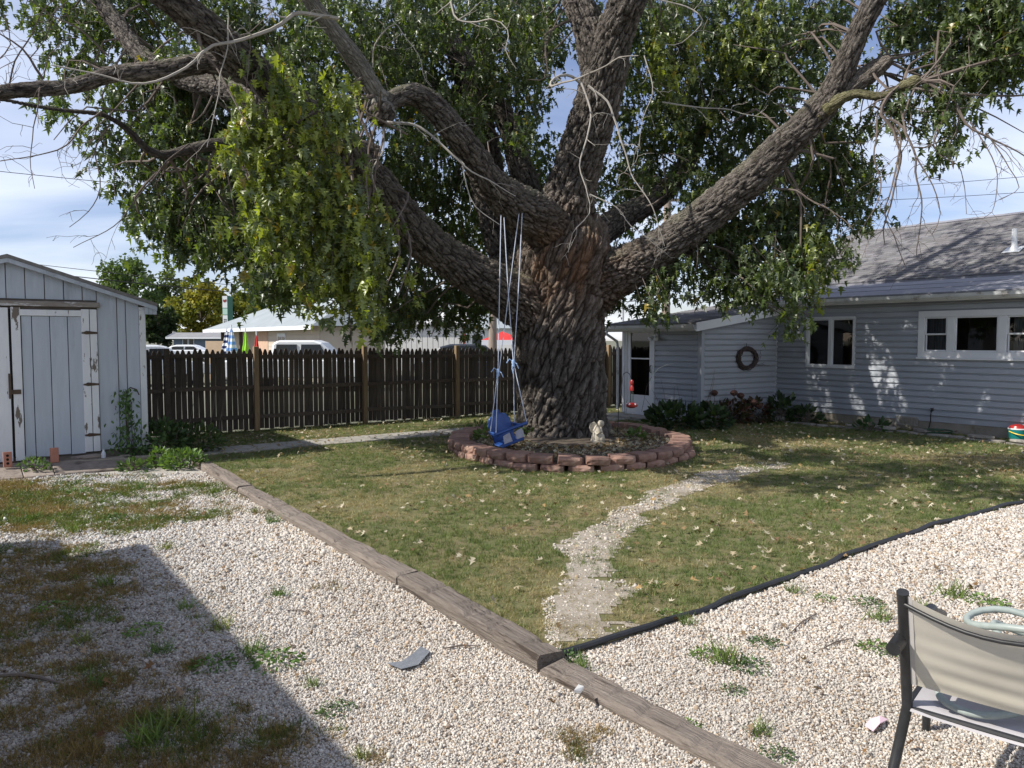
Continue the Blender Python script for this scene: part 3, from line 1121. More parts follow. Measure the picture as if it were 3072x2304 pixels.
# gable end and rest of the house body
mb = MB()
mb.prism([mr(TL + .2, Q1 - .3, 2.3), mr(TL + .2, Q1 - .3, Z1 - .16), mr(TL + .2, Q2, Z2 - .02), mr(TL + .2, Q2 + 4.3, 2.75), mr(TL + .2, Q2 + 4.3, 0), mr(TL + .2, Q1 + .5, 0), mr(TL + .2, Q1 + .5, 2.3)], Vv * .05)
mb.obox(mr(TL + .25, Q2 + 4.25, 0), U * .05, Vv * (TEND - TL - .3), Z * 2.7)
mb.obox(mr(TEND - .06, .05, 0), U * (Q2 + 4.2), Vv * .05, Z * 2.5)
mb.build('gable_wall', M_vinyl, house)
MB().prism([mr(TL - .02, Q1, Z1 - .10), mr(TL - .02, Q2, Z2 - .10), mr(TL - .02, Q2, Z2 + .055), mr(TL - .02, Q1, Z1 + .055)], Vv * .019).build('rake_board', M_white, ro)
# vent pipe
q = 3.2
vt = (lambda k: (k * (HC[1] + U[1] * q) - HC[0] - U[0] * q) / (Vv[0] + k * -Vv[1]))((3030 - 1536) / FPX)
zq = Z1 + .06 + (q - Q1) * (Z2 - Z1) / (Q2 - Q1)
vp = MB().tube([mr(vt, q, zq - .1), mr(vt, q, zq + .46)], .055, 14, cap=False).build('vent_pipe', M_white, house, smooth=True)
mb = MB()
mb.prism([mr(vt, q, zq + .012) + Vv * a - sl_d * .0 + sl_d * b + sl_n * .02 for a, b in ((-.17, -.2), (.17, -.2), (.17, .14), (-.17, .14))], sl_n * .008)
mb.lathe(mr(vt, q, zq - .01), [(.11, 0), (.075, .07), (.058, .1)], 14)
mb.build('flashing', M_gutter, vp)

# ---- porch
pz_rake = lambda t: 2.06 + .137 * t          # wreath wall height under the rake, t along U
ZP = .12
siding(WW, .07, 2.5, ZP, 2.44, [], ztop=lambda x: 2.09 + .137 * x)
dr = (WD.t(1885), WD.t(1962), .10, WD.z(1925, 985))
siding(WD, .06, 2.2, ZP, 2.06, [(dr[0] - .05, dr[1] + .05, 0, dr[3] + .05)])
mb = MB()
backing(WW, 0, 2.55, .0, 2.02, [], mb)
mb.prism([WW.p(0, -.004, 2.02), WW.p(2.55, -.004, 2.02), WW.p(2.55, -.004, 2.36)], -WW.n * .036)
mb.build('wall', M_vinyl, house)
mb = MB()
backing(WD, .0, 2.27, .0, 2.04, [(dr[0], dr[1], 0, dr[3])], mb)
mb.build('wall', M_vinyl, house)
mb = MB(); mb.obox(PA + Vv * .0 - Vv * .0, U * 3.5, Vv * .04, Z * 2.05); mb.build('wall', M_vinyl, house)
# corner posts
def cpost(p, z0, z1, sx=(.0, .07)):
    mb = MB()
    mb.obox(p - U * .028 + Vv * .028 + Z * z0, U * .1, -Vv * .006, Z * (z1 - z0))
    mb.obox(p - U * .028 + Vv * .027 + Z * z0, U * .006, -Vv * .1, Z * (z1 - z0))
    return mb.build('corner_trim', M_white if sx is None else M_vinyl, house)
cpost(PB, ZP - .03, 2.05)
slab(WD, -.02, .06, ZP - .03, 2.05, .0, .028, 'corner_trim', M_white, house)
MB().obox(HC - U * .03 + Vv * .0 + Z * ZS, U * .028, Vv * .03, Z * 2.0).build('corner_trim', M_white, house)
# porch roof (lean-to) and trim
def pr(t, q, dz=0.0):                        # t along V from PA, q along U from the door wall
    return PA + Vv * t + U * q + Z * (2.10 + .137 * q + dz)
mb = MB()
mb.prism([pr(-.2, -.36), pr(-.2, 4.9), pr(-.2, 4.9, .05), pr(-.2, -.36, .05)], Vv * 2.60)
pro = mb.build('roof', M_shingle_old, house)
mb = MB()
q = -.37
SV, SF, SCc = [], [], []
while q < 4.8:
    tt = -.22
    while tt < 2.42:
        wd = rs.uniform(.18, .34)
        b = min(tt + wd, 2.42)
        lift = rs.uniform(.008, .016)
        k = len(SV)
        SV += [pr(tt, q, .05 + lift), pr(b, q, .05 + lift), pr(b, q + .18, .053), pr(tt, q + .18, .053), pr(tt, q, .05), pr(b, q, .05)]
        SF += [(k, k + 3, k + 2, k + 1), (k, k + 1, k + 5, k + 4)]
        c = rs.uniform(.8, 1.2)
        SCc += [(c, c, c)] * 6
        tt += wd
    q += .14
me = np_mesh('shingles', np.array(SV) - OFF[house], np.array(SF), np.array(SCc))
link('shingles', me, M_shingle, pro)['kind'] = 'stuff'
MB().prism([pr(2.402, -.34, -.13), pr(2.402, 2.75, -.13), pr(2.402, 2.75, .048), pr(2.402, -.34, .048)], Vv * .02).build('rake_board', M_white, pro)
MB().obox(PA - Vv * .2 - U * .345 + Z * 1.93, Vv * 2.6, U * .02, Z * .12).build('fascia', M_gutter, house)
MB().obox(PA - Vv * .2 - U * .325 + Z * 1.995, Vv * 2.59, U * .33, Z * .02).build('soffit', M_vinyl, house)
mb = MB()
prof = [(0, 0.0), (.05, -.005), (.10, .05), (.115, .11), (.105, .11), (.09, .055), (.045, .012), (.008, .012), (.008, .11), (0, .11)]
mb.prism([PA - Vv * .22 - U * (.346 + o) + Z * (1.955 + z) for o, z in prof], Vv * 2.66)
mb.build('gutter', M_metal if False else M_gutter, house)
mb = MB()
gp = PA - Vv * .14 - U * .40
mb.tube([gp + Z * 1.95, gp + Z * 1.88, gp + U * .32 + Z * 1.72, gp + U * .35 + Z * 1.6, gp + U * .35 + Z * .15], .032, 8)
mb.build('downspout', M_gutter, house, smooth=True)
# storm door
do = MB().obox(WD.p(dr[0], -.03, dr[2]), WD.d * (dr[1] - dr[0]), WD.n * .02, Z * .12).build('door', M_white, house)
ring(WD, dr[0] - .05, dr[1] + .05, dr[2] - .05, dr[3] + .05, .05, .0, .045, 'door_frame', M_white, do)
ring(WD, dr[0] + .004, dr[1] - .004, dr[2] + .004, dr[3] - .004, .10, -.008, .03, 'door_leaf', M_white, do)
slab(WD, dr[0] + .1, dr[1] - .1, dr[2] + .104, dr[2] + .42, .0, .022, 'kick_panel', M_white, do)
slab(WD, dr[0] + .104, dr[1] - .104, dr[2] + 1.22, dr[2] + 1.25, .0, .024, 'glazing_bar', M_white, do)
pane(WD, dr[0] + .1, dr[1] - .1, dr[2] + .42, dr[2] + 1.22, .008, do)
pane(WD, dr[0] + .1, dr[1] - .1, dr[2] + 1.25, dr[3] - .1, .008, do)
room(WD, dr[0] + .02, dr[1] - .02, dr[2], dr[3] - .02, 1.5, do)
hd = MB().tube([WD.p(dr[1] - .05, .03, dr[2] + .93), WD.p(dr[1] - .05, .065, dr[2] + .95), WD.p(dr[1] - .05, .065, dr[2] + 1.07), WD.p(dr[1] - .05, .03, dr[2] + 1.09)], .011, 6)
hd.tube([WD.p(dr[1] - .05, .05, dr[2] + 1.0), WD.p(dr[1] - .13, .07, dr[2] + 1.0)], .009, 6)
hd.build('handle', M_metal, do, smooth=True)
mb = MB(); mb.obox(WD.p(dr[0] - .25, .03, -.02), WD.d * 1.25, WD.n * .55, Z * .10)
tag(mb.build('door_step', M_conc, base=WD.p(dr[0], .2, 0), bevel=.01), 'low concrete step under the white storm door', 'step')
# porch light: twin flood
mb = MB()
lp = WD.p(WD.t(1972), .03, WD.z(1972, 1008))
mb.lathe(lp, [(.055, 0), (.055, .02), (.03, .035)], 12, axis=WD.n)
for sg in (-1, 1):
    mb.lathe(lp + WD.n * .03 + WD.d * .05 * sg - Z * .02, [(.02, 0), (.05, .05), (.055, .11), (.03, .125)], 12, axis=WD.n * .8 - Z * .5 + WD.d * .35 * sg)
mb.build('flood_light', M_white, house, smooth=True)
# spigot and pipe on the main wall
st = WM.t(2806)
mb = MB()
mb.tube([WM.p(st, .0, ZS + .10), WM.p(st, .07, ZS + .10), WM.p(st, .085, ZS + .06)], .014, 8)
mb.lathe(WM.p(st, .05, ZS + .105), [(.008, 0), (.008, .03), (.035, .03), (.035, .042)], 10)
mb.tube([WM.p(st, .085, ZS + .05), WM.p(st, .09, ZS - .1), WM.p(st - .03, .1, .05), WM.p(st - .1, .14, .012)], .012, 6)
mb.build('spigot', M_metal, house, smooth=True)

# ================================================================== THE BIG MAPLE
def bark_mat(name, dead=False):
    m, t, b = new_mat(name)
    b.inputs['Roughness'].default_value = 0.95
    b.inputs['Specular IOR Level'].default_value = 0.15
    a = N(t, 'Attribute', attribute_name='grain')      # x round the limb, y along it (metres)
    mpn = N(t, 'Mapping', Scale=(30, 30, 7))
    t.links.new(a.outputs['Vector'], mpn.inputs['Vector'])
    n1 = N(t, 'TexNoise', Scale=1.0, Detail=6, Roughness=0.65, Distortion=0.6)
    t.links.new(mpn.outputs[0], n1.inputs['Vector'])
    c = N(t, 'Attribute', attribute_name='col')
    mr_ = N(t, 'MapRange', **{'From Min': 0.25, 'From Max': 0.75, 'To Min': 0.68, 'To Max': 1.32})
    t.links.new(n1.outputs['Fac'], mr_.inputs['Value'])
    cmb = N(t, 'CombineXYZ')
    for k in range(3): t.links.new(mr_.outputs[0], cmb.inputs[k])
    x = N(t, 'Mix', data_type='RGBA', blend_type='MULTIPLY'); x.inputs['Factor'].default_value = 1
    t.links.new(c.outputs['Color'], x.inputs['A']); t.links.new(cmb.outputs[0], x.inputs['B'])
    t.links.new(x.outputs['Result'], b.inputs['Base Color'])
    mp2 = N(t, 'Mapping', Scale=(30, 30, 6.5))
    dw = N(t, 'Mix', data_type='VECTOR'); dw.inputs['Factor'].default_value = 0.035
    t.links.new(a.outputs['Vector'], dw.inputs['A']); t.links.new(n1.outputs['Color'], dw.inputs['B'])
    t.links.new(dw.outputs['Result'], mp2.inputs['Vector'])
    vo = N(t, 'TexVoronoi', feature='DISTANCE_TO_EDGE', Scale=1.0)
    t.links.new(mp2.outputs[0], vo.inputs['Vector'])
    vr = N(t, 'MapRange', **{'From Min': 0.0, 'From Max': 0.16, 'To Min': 0.0, 'To Max': 1.0})
    t.links.new(vo.outputs['Distance'], vr.inputs['Value'])
    hs_ = N(t, 'Math', operation='MULTIPLY_ADD'); hs_.inputs[1].default_value = 0.7
    t.links.new(vr.outputs[0], hs_.inputs[0]); t.links.new(n1.outputs['Fac'], hs_.inputs[2])
    bp = N(t, 'Bump', Strength=1.0, Distance=0.03)
    t.links.new(hs_.outputs[0], bp.inputs['Height'])
    t.links.new(bp.outputs[0], b.inputs['Normal'])
    return m


M_bark = bark_mat('maple_bark')
TREE = np.array([0.90, 13.2, 0.0])
tree = thing('maple_tree', TREE, 'huge old maple with twisted furrowed trunk and spreading limbs in a block ring', 'tree')

# rows: image column, row, distance, width in pixels -> a limb's axis and thickness
LIMBS = {
    'trunk': [(1688, 1365, 13.2, 345), (1688, 1325, 13.2, 300), (1684, 1270, 13.2, 272), (1684, 1180, 13.2, 256), (1676, 1090, 13.2, 262), (1676, 1000, 13.2, 262), (1684, 910, 13.2, 268), (1692, 830, 13.25, 285), (1690, 750, 13.3, 280), (1672, 690, 13.35, 240)],
    'low_left': [(1668, 1090, 13.1, 90), (1648, 1010, 13.05, 170), (1606, 935, 13.0, 205), (1510, 868, 12.8, 186), (1400, 810, 12.5, 165), (1300, 735, 12.2, 150), (1215, 650, 11.9, 134), (1130, 540, 11.5, 122), (1030, 430, 11.0, 122), (910, 325, 10.4, 126), (780, 225, 9.8, 130), (650, 115, 9.2, 128), (530, 10, 8.7, 122), (410, -110, 8.3, 110), (250, -260, 8.0, 90)],
    'left_out': [(760, 222, 9.7, 80), (640, 185, 9.6, 66), (480, 205, 9.4, 60), (340, 212, 9.2, 54), (200, 252, 9.0, 50), (60, 262, 8.8, 48), (-120, 290, 8.5, 42), (-400, 300, 8.2, 30)],
    'left_back': [(880, 330, 10.6, 80), (700, 280, 11.2, 70), (560, 235, 11.7, 68), (430, 165, 12.1, 66), (350, 70, 12.4, 62), (285, -20, 12.6, 60), (200, -150, 13, 46)],
    'left_low': [(1130, 470, 11.4, 60), (1010, 425, 11.2, 52), (915, 415, 11.1, 48), (770, 428, 10.9, 44), (625, 436, 10.7, 38), (475, 468, 10.5, 30), (400, 405, 10.2, 22), (320, 350, 10.0, 17), (160, 325, 9.8, 14), (0, 295, 9.6, 12)],
    'second_left': [(1668, 760, 13.2, 190), (1640, 690, 12.8, 175), (1560, 630, 12.2, 152), (1480, 555, 11.7, 136), (1420, 470, 11.4, 124), (1366, 395, 11.1, 112), (1308, 325, 10.9, 102), (1250, 285, 10.7, 92), (1190, 290, 10.5, 80), (1148, 318, 10.4, 84), (1135, 352, 10.35, 60)],
    'second_out': [(1160, 315, 10.45, 64), (1130, 285, 10.35, 62), (1078, 200, 10.1, 60), (1008, 105, 9.8, 56), (940, 25, 9.5, 52), (870, -80, 9.2, 46), (760, -220, 8.9, 34)],
    'back_left': [(1610, 860, 13.7, 150), (1545, 780, 14.2, 138), (1495, 660, 14.5, 126), (1468, 540, 14.7, 118), (1446, 420, 14.9, 108), (1420, 300, 15.1, 96), (1385, 190, 15.3, 84), (1350, 90, 15.5, 76), (1300, -60, 15.8, 66), (1240, -240, 16.2, 52)],
    'back_left_fork': [(1440, 400, 14.9, 70), (1340, 300, 15.2, 64), (1220, 230, 15.6, 58), (1080, 140, 16.1, 52), (930, 40, 16.6, 46), (780, -100, 17.2, 38)],
    'back_mid': [(1640, 720, 13.8, 110), (1590, 600, 14.0, 84), (1545, 420, 14.1, 66), (1500, 330, 14.2, 58), (1455, 258, 14.2, 54), (1362, 136, 14.3, 46), (1322, 40, 14.4, 42), (1280, -80, 14.5, 36), (1220, -240, 14.7, 26)],
    'upright': [(1690, 790, 13.3, 215), (1690, 705, 13.25, 205), (1704, 624, 13.1, 172), (1728, 540, 12.95, 146), (1752, 455, 12.8, 134), (1790, 325, 12.6, 128), (1818, 195, 12.4, 124), (1850, 85, 12.2, 112), (1892, -10, 12.0, 102), (1960, -150, 11.8, 90), (2060, -330, 11.6, 70)],
    'upright_fork': [(1806, 235, 12.45, 110), (1780, 135, 12.5, 100), (1748, 50, 12.6, 92), (1722, -20, 12.7, 86), (1690, -140, 12.9, 74), (1640, -320, 13.2, 56)],
    'right': [(1700, 1010, 13.2, 120), (1722, 920, 13.2, 180), (1780, 845, 13.15, 190), (1885, 795, 12.95, 158), (1980, 745, 12.8, 140), (2060, 690, 12.65, 138), (2140, 625, 12.5, 134), (2255, 530, 12.3, 126), (2350, 440, 12.1, 116), (2430, 365, 11.95, 110), (2495, 290, 11.8, 98), (2535, 205, 11.65, 86), (2575, 105, 11.5, 82), (2622, 10, 11.35, 80), (2690, -120, 11.2, 66), (2780, -280, 11, 48)],
    'right_stub': [(2470, 325, 11.85, 60), (2540, 265, 11.7, 56), (2600, 222, 11.6, 58), (2640, 190, 11.5, 52), (2668, 172, 11.45, 34)],
    'right_moss': [(2455, 345, 11.8, 40), (2510, 302, 11.6, 36), (2560, 278, 11.45, 28), (2620, 285, 11.3, 26), (2665, 275, 11.2, 26), (2700, 252, 11.1, 32), (2735, 245, 11.0, 34), (2760, 240, 10.95, 18)],
    'right_back': [(1790, 700, 13.6, 90), (1900, 640, 14.3, 74), (2010, 560, 15.0, 62), (2070, 470, 15.4, 54), (2110, 370, 15.7, 46), (2180, 230, 16.0, 40), (2260, 60, 16.3, 34), (2330, -120, 16.6, 26)],
    'right_back_low': [(1990, 740, 13.0, 80), (2070, 720, 13.8, 66), (2160, 640, 14.6, 52), (2290, 560, 15.2, 42), (2420, 500, 15.8, 30), (2560, 470, 16.2, 18)],
}
ROOTS = [(-.85, .12, .26), (-.5, -.62, .24), (.12, -.82, .23), (.62, -.5, .25), (.85, .15, .22), (.2, .8, .22), (-.5, .6, .22)]
SLIM = {'low_left': 0.74, 'second_left': 0.68, 'right': 0.8, 'second_out': 0.85, 'left_back': 0.8, 'left_out': 0.88, 'back_left': 0.88, 'back_left_fork': 0.85, 'right_stub': 0.9, 'left_low': 0.9, 'right_back': 0.85, 'right_back_low': 0.8}
TWIST = {'trunk': -0.42, 'low_left': -0.12, 'upright': -0.12, 'right': -0.10}
mb = MB()
AX = []                                     # axis samples: pos, tangent, e1, e2, s, radius, id, twist
for li, (nm, rows) in enumerate(LIMBS.items()):
    kw = SLIM.get(nm, 1.0)                   # limbs slim down away from the fork
    P = np.array([np.r_[D(px, py, Y), wpx * (1 if i < 1 else (.5 + .5 * kw if i < 3 else kw)) / 2 / FPX * Y] for i, (px, py, Y, wpx) in enumerate(rows)])
    S = spline(P, .12)
    # slow irregular swell and wander
    L = len(S)
    ii = np.arange(L)
    S[:, 3] *= 1 + .09 * (vnoise(np.c_[ii * .33, np.full(L, li * 3.3), np.zeros(L)], 11) - .5)
    if nm != 'trunk':
        wob = (np.stack([vnoise(np.c_[ii * .16, np.full(L, li * 7.7 + k * 31), np.zeros(L)], 12) for k in range(3)], 1) - .5)
        S[:, :3] += wob * np.minimum(ii / 8., 1)[:, None] * .10
    mb.tube(list(S[:, :3]), list(S[:, 3]), 14)
    fr = frames(list(S[:, :3]))
    sl_ = np.r_[0, np.cumsum(np.linalg.norm(np.diff(S[:, :3], axis=0), axis=1))]
    for k in range(L):
        tg = S[min(k + 1, L - 1), :3] - S[max(k - 1, 0), :3]
        AX.append(np.r_[S[k, :3], tg / np.linalg.norm(tg), fr[k][0], fr[k][1], sl_[k], S[k, 3], li, TWIST.get(nm, .1)])
for dx_, dy_, rr in ROOTS:                   # root flare
    b0 = TREE + np.array([dx_ * .55, dy_ * .55, .55])
    mb.tube([b0 + Z * .45 - np.array([dx_, dy_, 0]) * .12, b0, TREE + np.array([dx_ * .80, dy_ * .80, .18]), TREE + np.array([dx_ * 1.0, dy_ * 1.0, -.10])], [rr * .7, rr * .9, rr * .75, rr * .45], 10)
mb.lathe(D(1140, 340, 10.35), [(.05, -.16), (.16, -.1), (.21, 0), (.17, .12), (.06, .18)], 12)   # burl on the second limb
mb.lathe(D(2742, 246, 10.98), [(.02, -.1), (.08, -.06), (.1, 0), (.08, .06), (.03, .1)], 10, axis=(1, 0, .2))
raw = mb.build('trunk_raw', None)
rm = raw.modifiers.new('r', 'REMESH'); rm.mode = 'VOXEL'; rm.voxel_size = 0.0190; rm.adaptivity = 0
sm = raw.modifiers.new('s', 'SMOOTH'); sm.factor = .5; sm.iterations = 3
dg = bpy.context.evaluated_depsgraph_get()
tm_ = bpy.data.meshes.new_from_object(raw.evaluated_get(dg))
bpy.data.objects.remove(raw)
nv = len(tm_.vertices)
Vt = np.zeros(nv * 3, np.float32); tm_.vertices.foreach_get('co', Vt); Vt = Vt.reshape(-1, 3).astype(float)
Nt = np.zeros(nv * 3, np.float32); tm_.vertices.foreach_get('normal', Nt); Nt = Nt.reshape(-1, 3).astype(float)
AX = np.array(AX)
near = np.zeros(nv, int)
for c0 in range(0, nv, 20000):
    d = np.linalg.norm(Vt[c0:c0 + 20000, None, :] - AX[None, :, :3], axis=2) / AX[None, :, 13]
    near[c0:c0 + 20000] = d.argmin(1)
A = AX[near]
rel = Vt - A[:, :3]
sal = A[:, 12] + np.einsum('ij,ij->i', rel, A[:, 3:6])
th_ = np.arctan2(np.einsum('ij,ij->i', rel, A[:, 9:12]), np.einsum('ij,ij->i', rel, A[:, 6:9]))
rad_ = A[:, 13]
Rr = np.maximum(rad_, .1)
thw = th_ + A[:, 15] * sal / np.maximum(Rr, .4)
# coordinates that do not jump at the seam: use the circle itself
cx_, sx_ = np.cos(thw) * Rr, np.sin(thw) * Rr
warp = np.stack([fbm(np.c_[cx_ * 3.2, sx_ * 3.2, sal * 1.7 + A[:, 14] * 9], 2, 5 + 3 * k) - .5 for k in range(3)], 1)
warp2 = np.stack([vnoise(np.c_[cx_ * 11, sx_ * 11, sal * 6 + A[:, 14] * 9], 45 + 3 * k) - .5 for k in range(3)], 1)


def plates(f, g, seed, w1_, w2_):
    """long bark plates: gap between the two nearest cell points, and a value per plate"""
    f = f * flimb
    g = g * flimb
    Q = np.c_[(cx_ + warp[:, 0] * w1_ + warp2[:, 0] * w2_) * f, (sx_ + warp[:, 1] * w1_ + warp2[:, 1] * w2_) * f,
              (sal + warp[:, 2] * w1_) * g + A[:, 14] * 13.7]
    i0 = np.floor(Q).astype(np.int64)
    F1_ = np.full(nv, 9.); F2_ = np.full(nv, 9.); val = np.zeros(nv)
    for a in (-1, 0, 1):
        for b in (-1, 0, 1):
            for c in (-1, 0, 1):
                ix, iy, iz = i0[:, 0] + a, i0[:, 1] + b, i0[:, 2] + c
                jx, jy, jz = _h(ix, iy, iz, seed), _h(ix, iy, iz, seed + 1), _h(ix, iy, iz, seed + 2)
                d_ = np.sqrt((ix + jx - Q[:, 0]) ** 2 + (iy + jy - Q[:, 1]) ** 2 + (iz + jz - Q[:, 2]) ** 2)
                cl_ = d_ < F1_
                F2_ = np.where(cl_, F1_, np.minimum(F2_, d_))
                val = np.where(cl_, _h(ix, iy, iz, seed + 7), val)
                F1_ = np.where(cl_, d_, F1_)
    return F2_ - F1_, val


_mr = np.array([AX[AX[:, 14] == k, 13].mean() for k in range(len(LIMBS))])
flimb = np.clip((.55 / _mr) ** .75, .85, 2.1)[A[:, 14].astype(int)]      # thin limbs carry finer bark
gap1, val1 = plates(9.5, 2.3, 21, .07, .045)
gap2, val2 = plates(21.0, 6.0, 51, .05, .03)
lump = fbm(np.c_[cx_ * 2.2, sx_ * 2.2, sal * 1.2 + A[:, 14] * 5], 2, 23) - .5
fine = vnoise(np.c_[cx_ * 30, sx_ * 30, sal * 9 + A[:, 14]], 24)
h1 = np.clip(gap1 / .30, 0, 1) ** .6
h2 = np.clip(gap2 / .26, 0, 1) ** .6
ht = h1 * (.62 + .38 * h2) * (.55 + .45 * val1)
amp = np.clip(rad_ * .16, .008, .075)
disp = amp * (1.35 * (ht - .45) + .25 * (val2 - .5) * h2 + .25 * (fine - .5)) + lump * np.clip(rad_ * .20, 0, .10)
Vn = Vt + Nt * disp[:, None]
# colour: grey-brown plates, redder where bark is fresh near the crotch, pale lichen on top of limbs
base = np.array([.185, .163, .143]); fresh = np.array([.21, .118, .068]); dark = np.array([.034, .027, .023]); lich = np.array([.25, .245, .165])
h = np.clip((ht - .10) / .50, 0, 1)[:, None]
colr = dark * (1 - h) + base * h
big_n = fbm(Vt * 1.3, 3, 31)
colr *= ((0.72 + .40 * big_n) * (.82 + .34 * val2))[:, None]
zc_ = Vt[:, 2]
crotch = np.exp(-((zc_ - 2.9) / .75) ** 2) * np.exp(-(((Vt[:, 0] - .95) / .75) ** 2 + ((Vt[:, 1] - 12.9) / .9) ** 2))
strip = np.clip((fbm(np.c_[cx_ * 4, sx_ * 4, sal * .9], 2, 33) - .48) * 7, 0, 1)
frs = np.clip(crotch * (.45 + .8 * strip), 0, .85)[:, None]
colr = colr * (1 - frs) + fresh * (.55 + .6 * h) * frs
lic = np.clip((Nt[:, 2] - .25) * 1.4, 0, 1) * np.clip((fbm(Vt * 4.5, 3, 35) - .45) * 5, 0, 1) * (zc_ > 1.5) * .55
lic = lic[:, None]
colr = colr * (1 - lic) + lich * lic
# the pale, smoother outer wood of the second limb and the mossy dead one
ids = A[:, 14].astype(int)
names = list(LIMBS)
for nm, cc, k in (('second_out', (.30, .285, .255), .75), ('right_moss', (.20, .19, .085), .6), ('right_stub', (.23, .20, .17), .6), ('left_low', (.10, .088, .078), .5)):
    q = ids == names.index(nm)
    colr[q] = colr[q] * (1 - k) + np.array(cc) * k * (.75 + .5 * big_n[q])[:, None]
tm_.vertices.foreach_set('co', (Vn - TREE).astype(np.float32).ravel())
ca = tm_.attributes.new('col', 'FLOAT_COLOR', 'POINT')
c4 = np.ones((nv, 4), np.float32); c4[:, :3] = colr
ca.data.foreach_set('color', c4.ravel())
ga_ = tm_.attributes.new('grain', 'FLOAT_VECTOR', 'POINT')
ga_.data.foreach_set('vector', np.c_[cx_, sx_, sal + A[:, 14] * 3.3].astype(np.float32).ravel())
tm_.polygons.foreach_set('use_smooth', np.ones(len(tm_.polygons), bool))
tm_.materials.clear()
tm_.materials.append(M_bark)
tm_.name = 'trunk'
tm_.update()
link('trunk', tm_, None, tree)

# ------------------------------------------------------------------ bare and dead branches
M_twig = mat('dead_twig', (0.30, 0.275, 0.24), (0.40, 0.37, 0.335), scale=6, rough=0.9)
M_twigd = mat('brown_twig', (0.115, 0.09, 0.078), (0.17, 0.14, 0.12), scale=6, rough=0.9)


def grow(mb, P, r0, r1, rg, depth=2, every=.22, length=.7, droop=.15, nseg=5):
    """a twig along P (k,3) with side twigs"""
    P = np.array(P)
    L = len(P)
    mb.tube(list(P), list(np.linspace(r0, r1, L) * .82), nseg, cap=False)
    if depth <= 0: return
    seg = np.linalg.norm(np.diff(P, axis=0), axis=1)
    acc = rg.uniform(0, every)
    s_ = 0
    for i in range(L - 1):
        s_ += seg[i]
        if s_ > acc:
            acc = s_ + rg.uniform(.5, 1.5) * every
            t_ = P[i + 1] - P[i]; t_ /= np.linalg.norm(t_) + 1e-9
            dr_ = t_ * rg.uniform(.3, .9) + rg.normal(size=3) * .75
            dr_ /= np.linalg.norm(dr_)
            ln = length * rg.uniform(.35, 1.1)
            n_ = 5
            q = [P[i]]
            v_ = dr_.copy()
            for k in range(n_):
                v_ = v_ + rg.normal(size=3) * .28 - Z * droop * .5
                v_ /= np.linalg.norm(v_)
                q.append(q[-1] + v_ * ln / n_)
            rr = np.interp(i / L, [0, 1], [r0, r1]) * rg.uniform(.4, .62)
            grow(mb, q, max(rr, .0035), .0022, rg, depth - 1, every * .75, length * .5, droop, 4)


def bare(name, rows, m, r0, r1, seed, depth=2, every=.25, length=.7, droop=.15):
    rg = np.random.RandomState(seed)
    P = spline(np.array([D(*q) for q in rows]), .1)
    P = P + (np.stack([vnoise(np.c_[np.arange(len(P)) * .35, np.full(len(P), seed + k * 9.1), np.zeros(len(P))], 41) for k in range(3)], 1) - .5) * .06
    mb = MB()
    grow(mb, P, r0, r1, rg, depth, every, length, droop)
    return mb.build(name, m, tree, smooth=True)


# long pale branch sweeping left out of the second limb
bare('dead_branch', [(1010, 60, 9.3), (900, 35, 9.0), (820, 85, 8.8), (640, 140, 8.6), (560, 205, 8.5), (430, 255, 8.4), (300, 225, 8.3), (150, 195, 8.2)], M_twig, .032, .008, 101, 2, .4, .7, .25)
bare('dead_branch', [(330, 165, 9.1), (240, 90, 8.9), (150, 40, 8.8), (60, -20, 8.7)], M_twigd, .016, .006, 102, 2, .22, .8)
bare('dead_branch', [(140, 240, 9.0), (60, 150, 8.8), (-20, 80, 8.7)], M_twigd, .02, .007, 103, 2, .22, .8)
bare('dead_branch', [(300, 330, 9.9), (200, 430, 9.6), (110, 465, 9.4), (0, 485, 9.2)], M_twigd, .016, .006, 104, 2, .2, .8, .3)
bare('dead_branch', [(330, 370, 10), (285, 450, 9.9), (300, 560, 9.8), (260, 640, 9.7), (205, 685, 9.6)], M_twigd, .015, .005, 105, 2, .22, .7, .3)
bare('dead_branch', [(560, 430, 10.4), (470, 520, 10.2), (390, 620, 10.0), (340, 680, 9.9), (215, 745, 9.8)], M_twigd, .014, .005, 106, 2, .22, .7, .3)
bare('dead_branch', [(120, 265, 8.8), (100, 330, 8.6), (90, 420, 8.5), (100, 560, 8.4)], M_twigd, .01, .004, 107, 2, .22, .5, .3)
bare('dead_branch', [(20, 270, 8.7), (60, 150, 8.6), (110, 60, 8.5), (190, -30, 8.4)], M_twigd, .012, .006, 108, 2, .2, .7)
bare('dead_branch', [(0, 300, 8.6), (-20, 210, 8.5), (40, 130, 8.4), (10, 40, 8.3)], M_twigd, .012, .006, 118, 2, .2, .6)
bare('dead_branch', [(690, 60, 8.9), (672, 200, 8.85), (640, 330, 8.8), (620, 440, 8.75)], M_twig, .011, .004, 109, 2, .3, .45, .3)
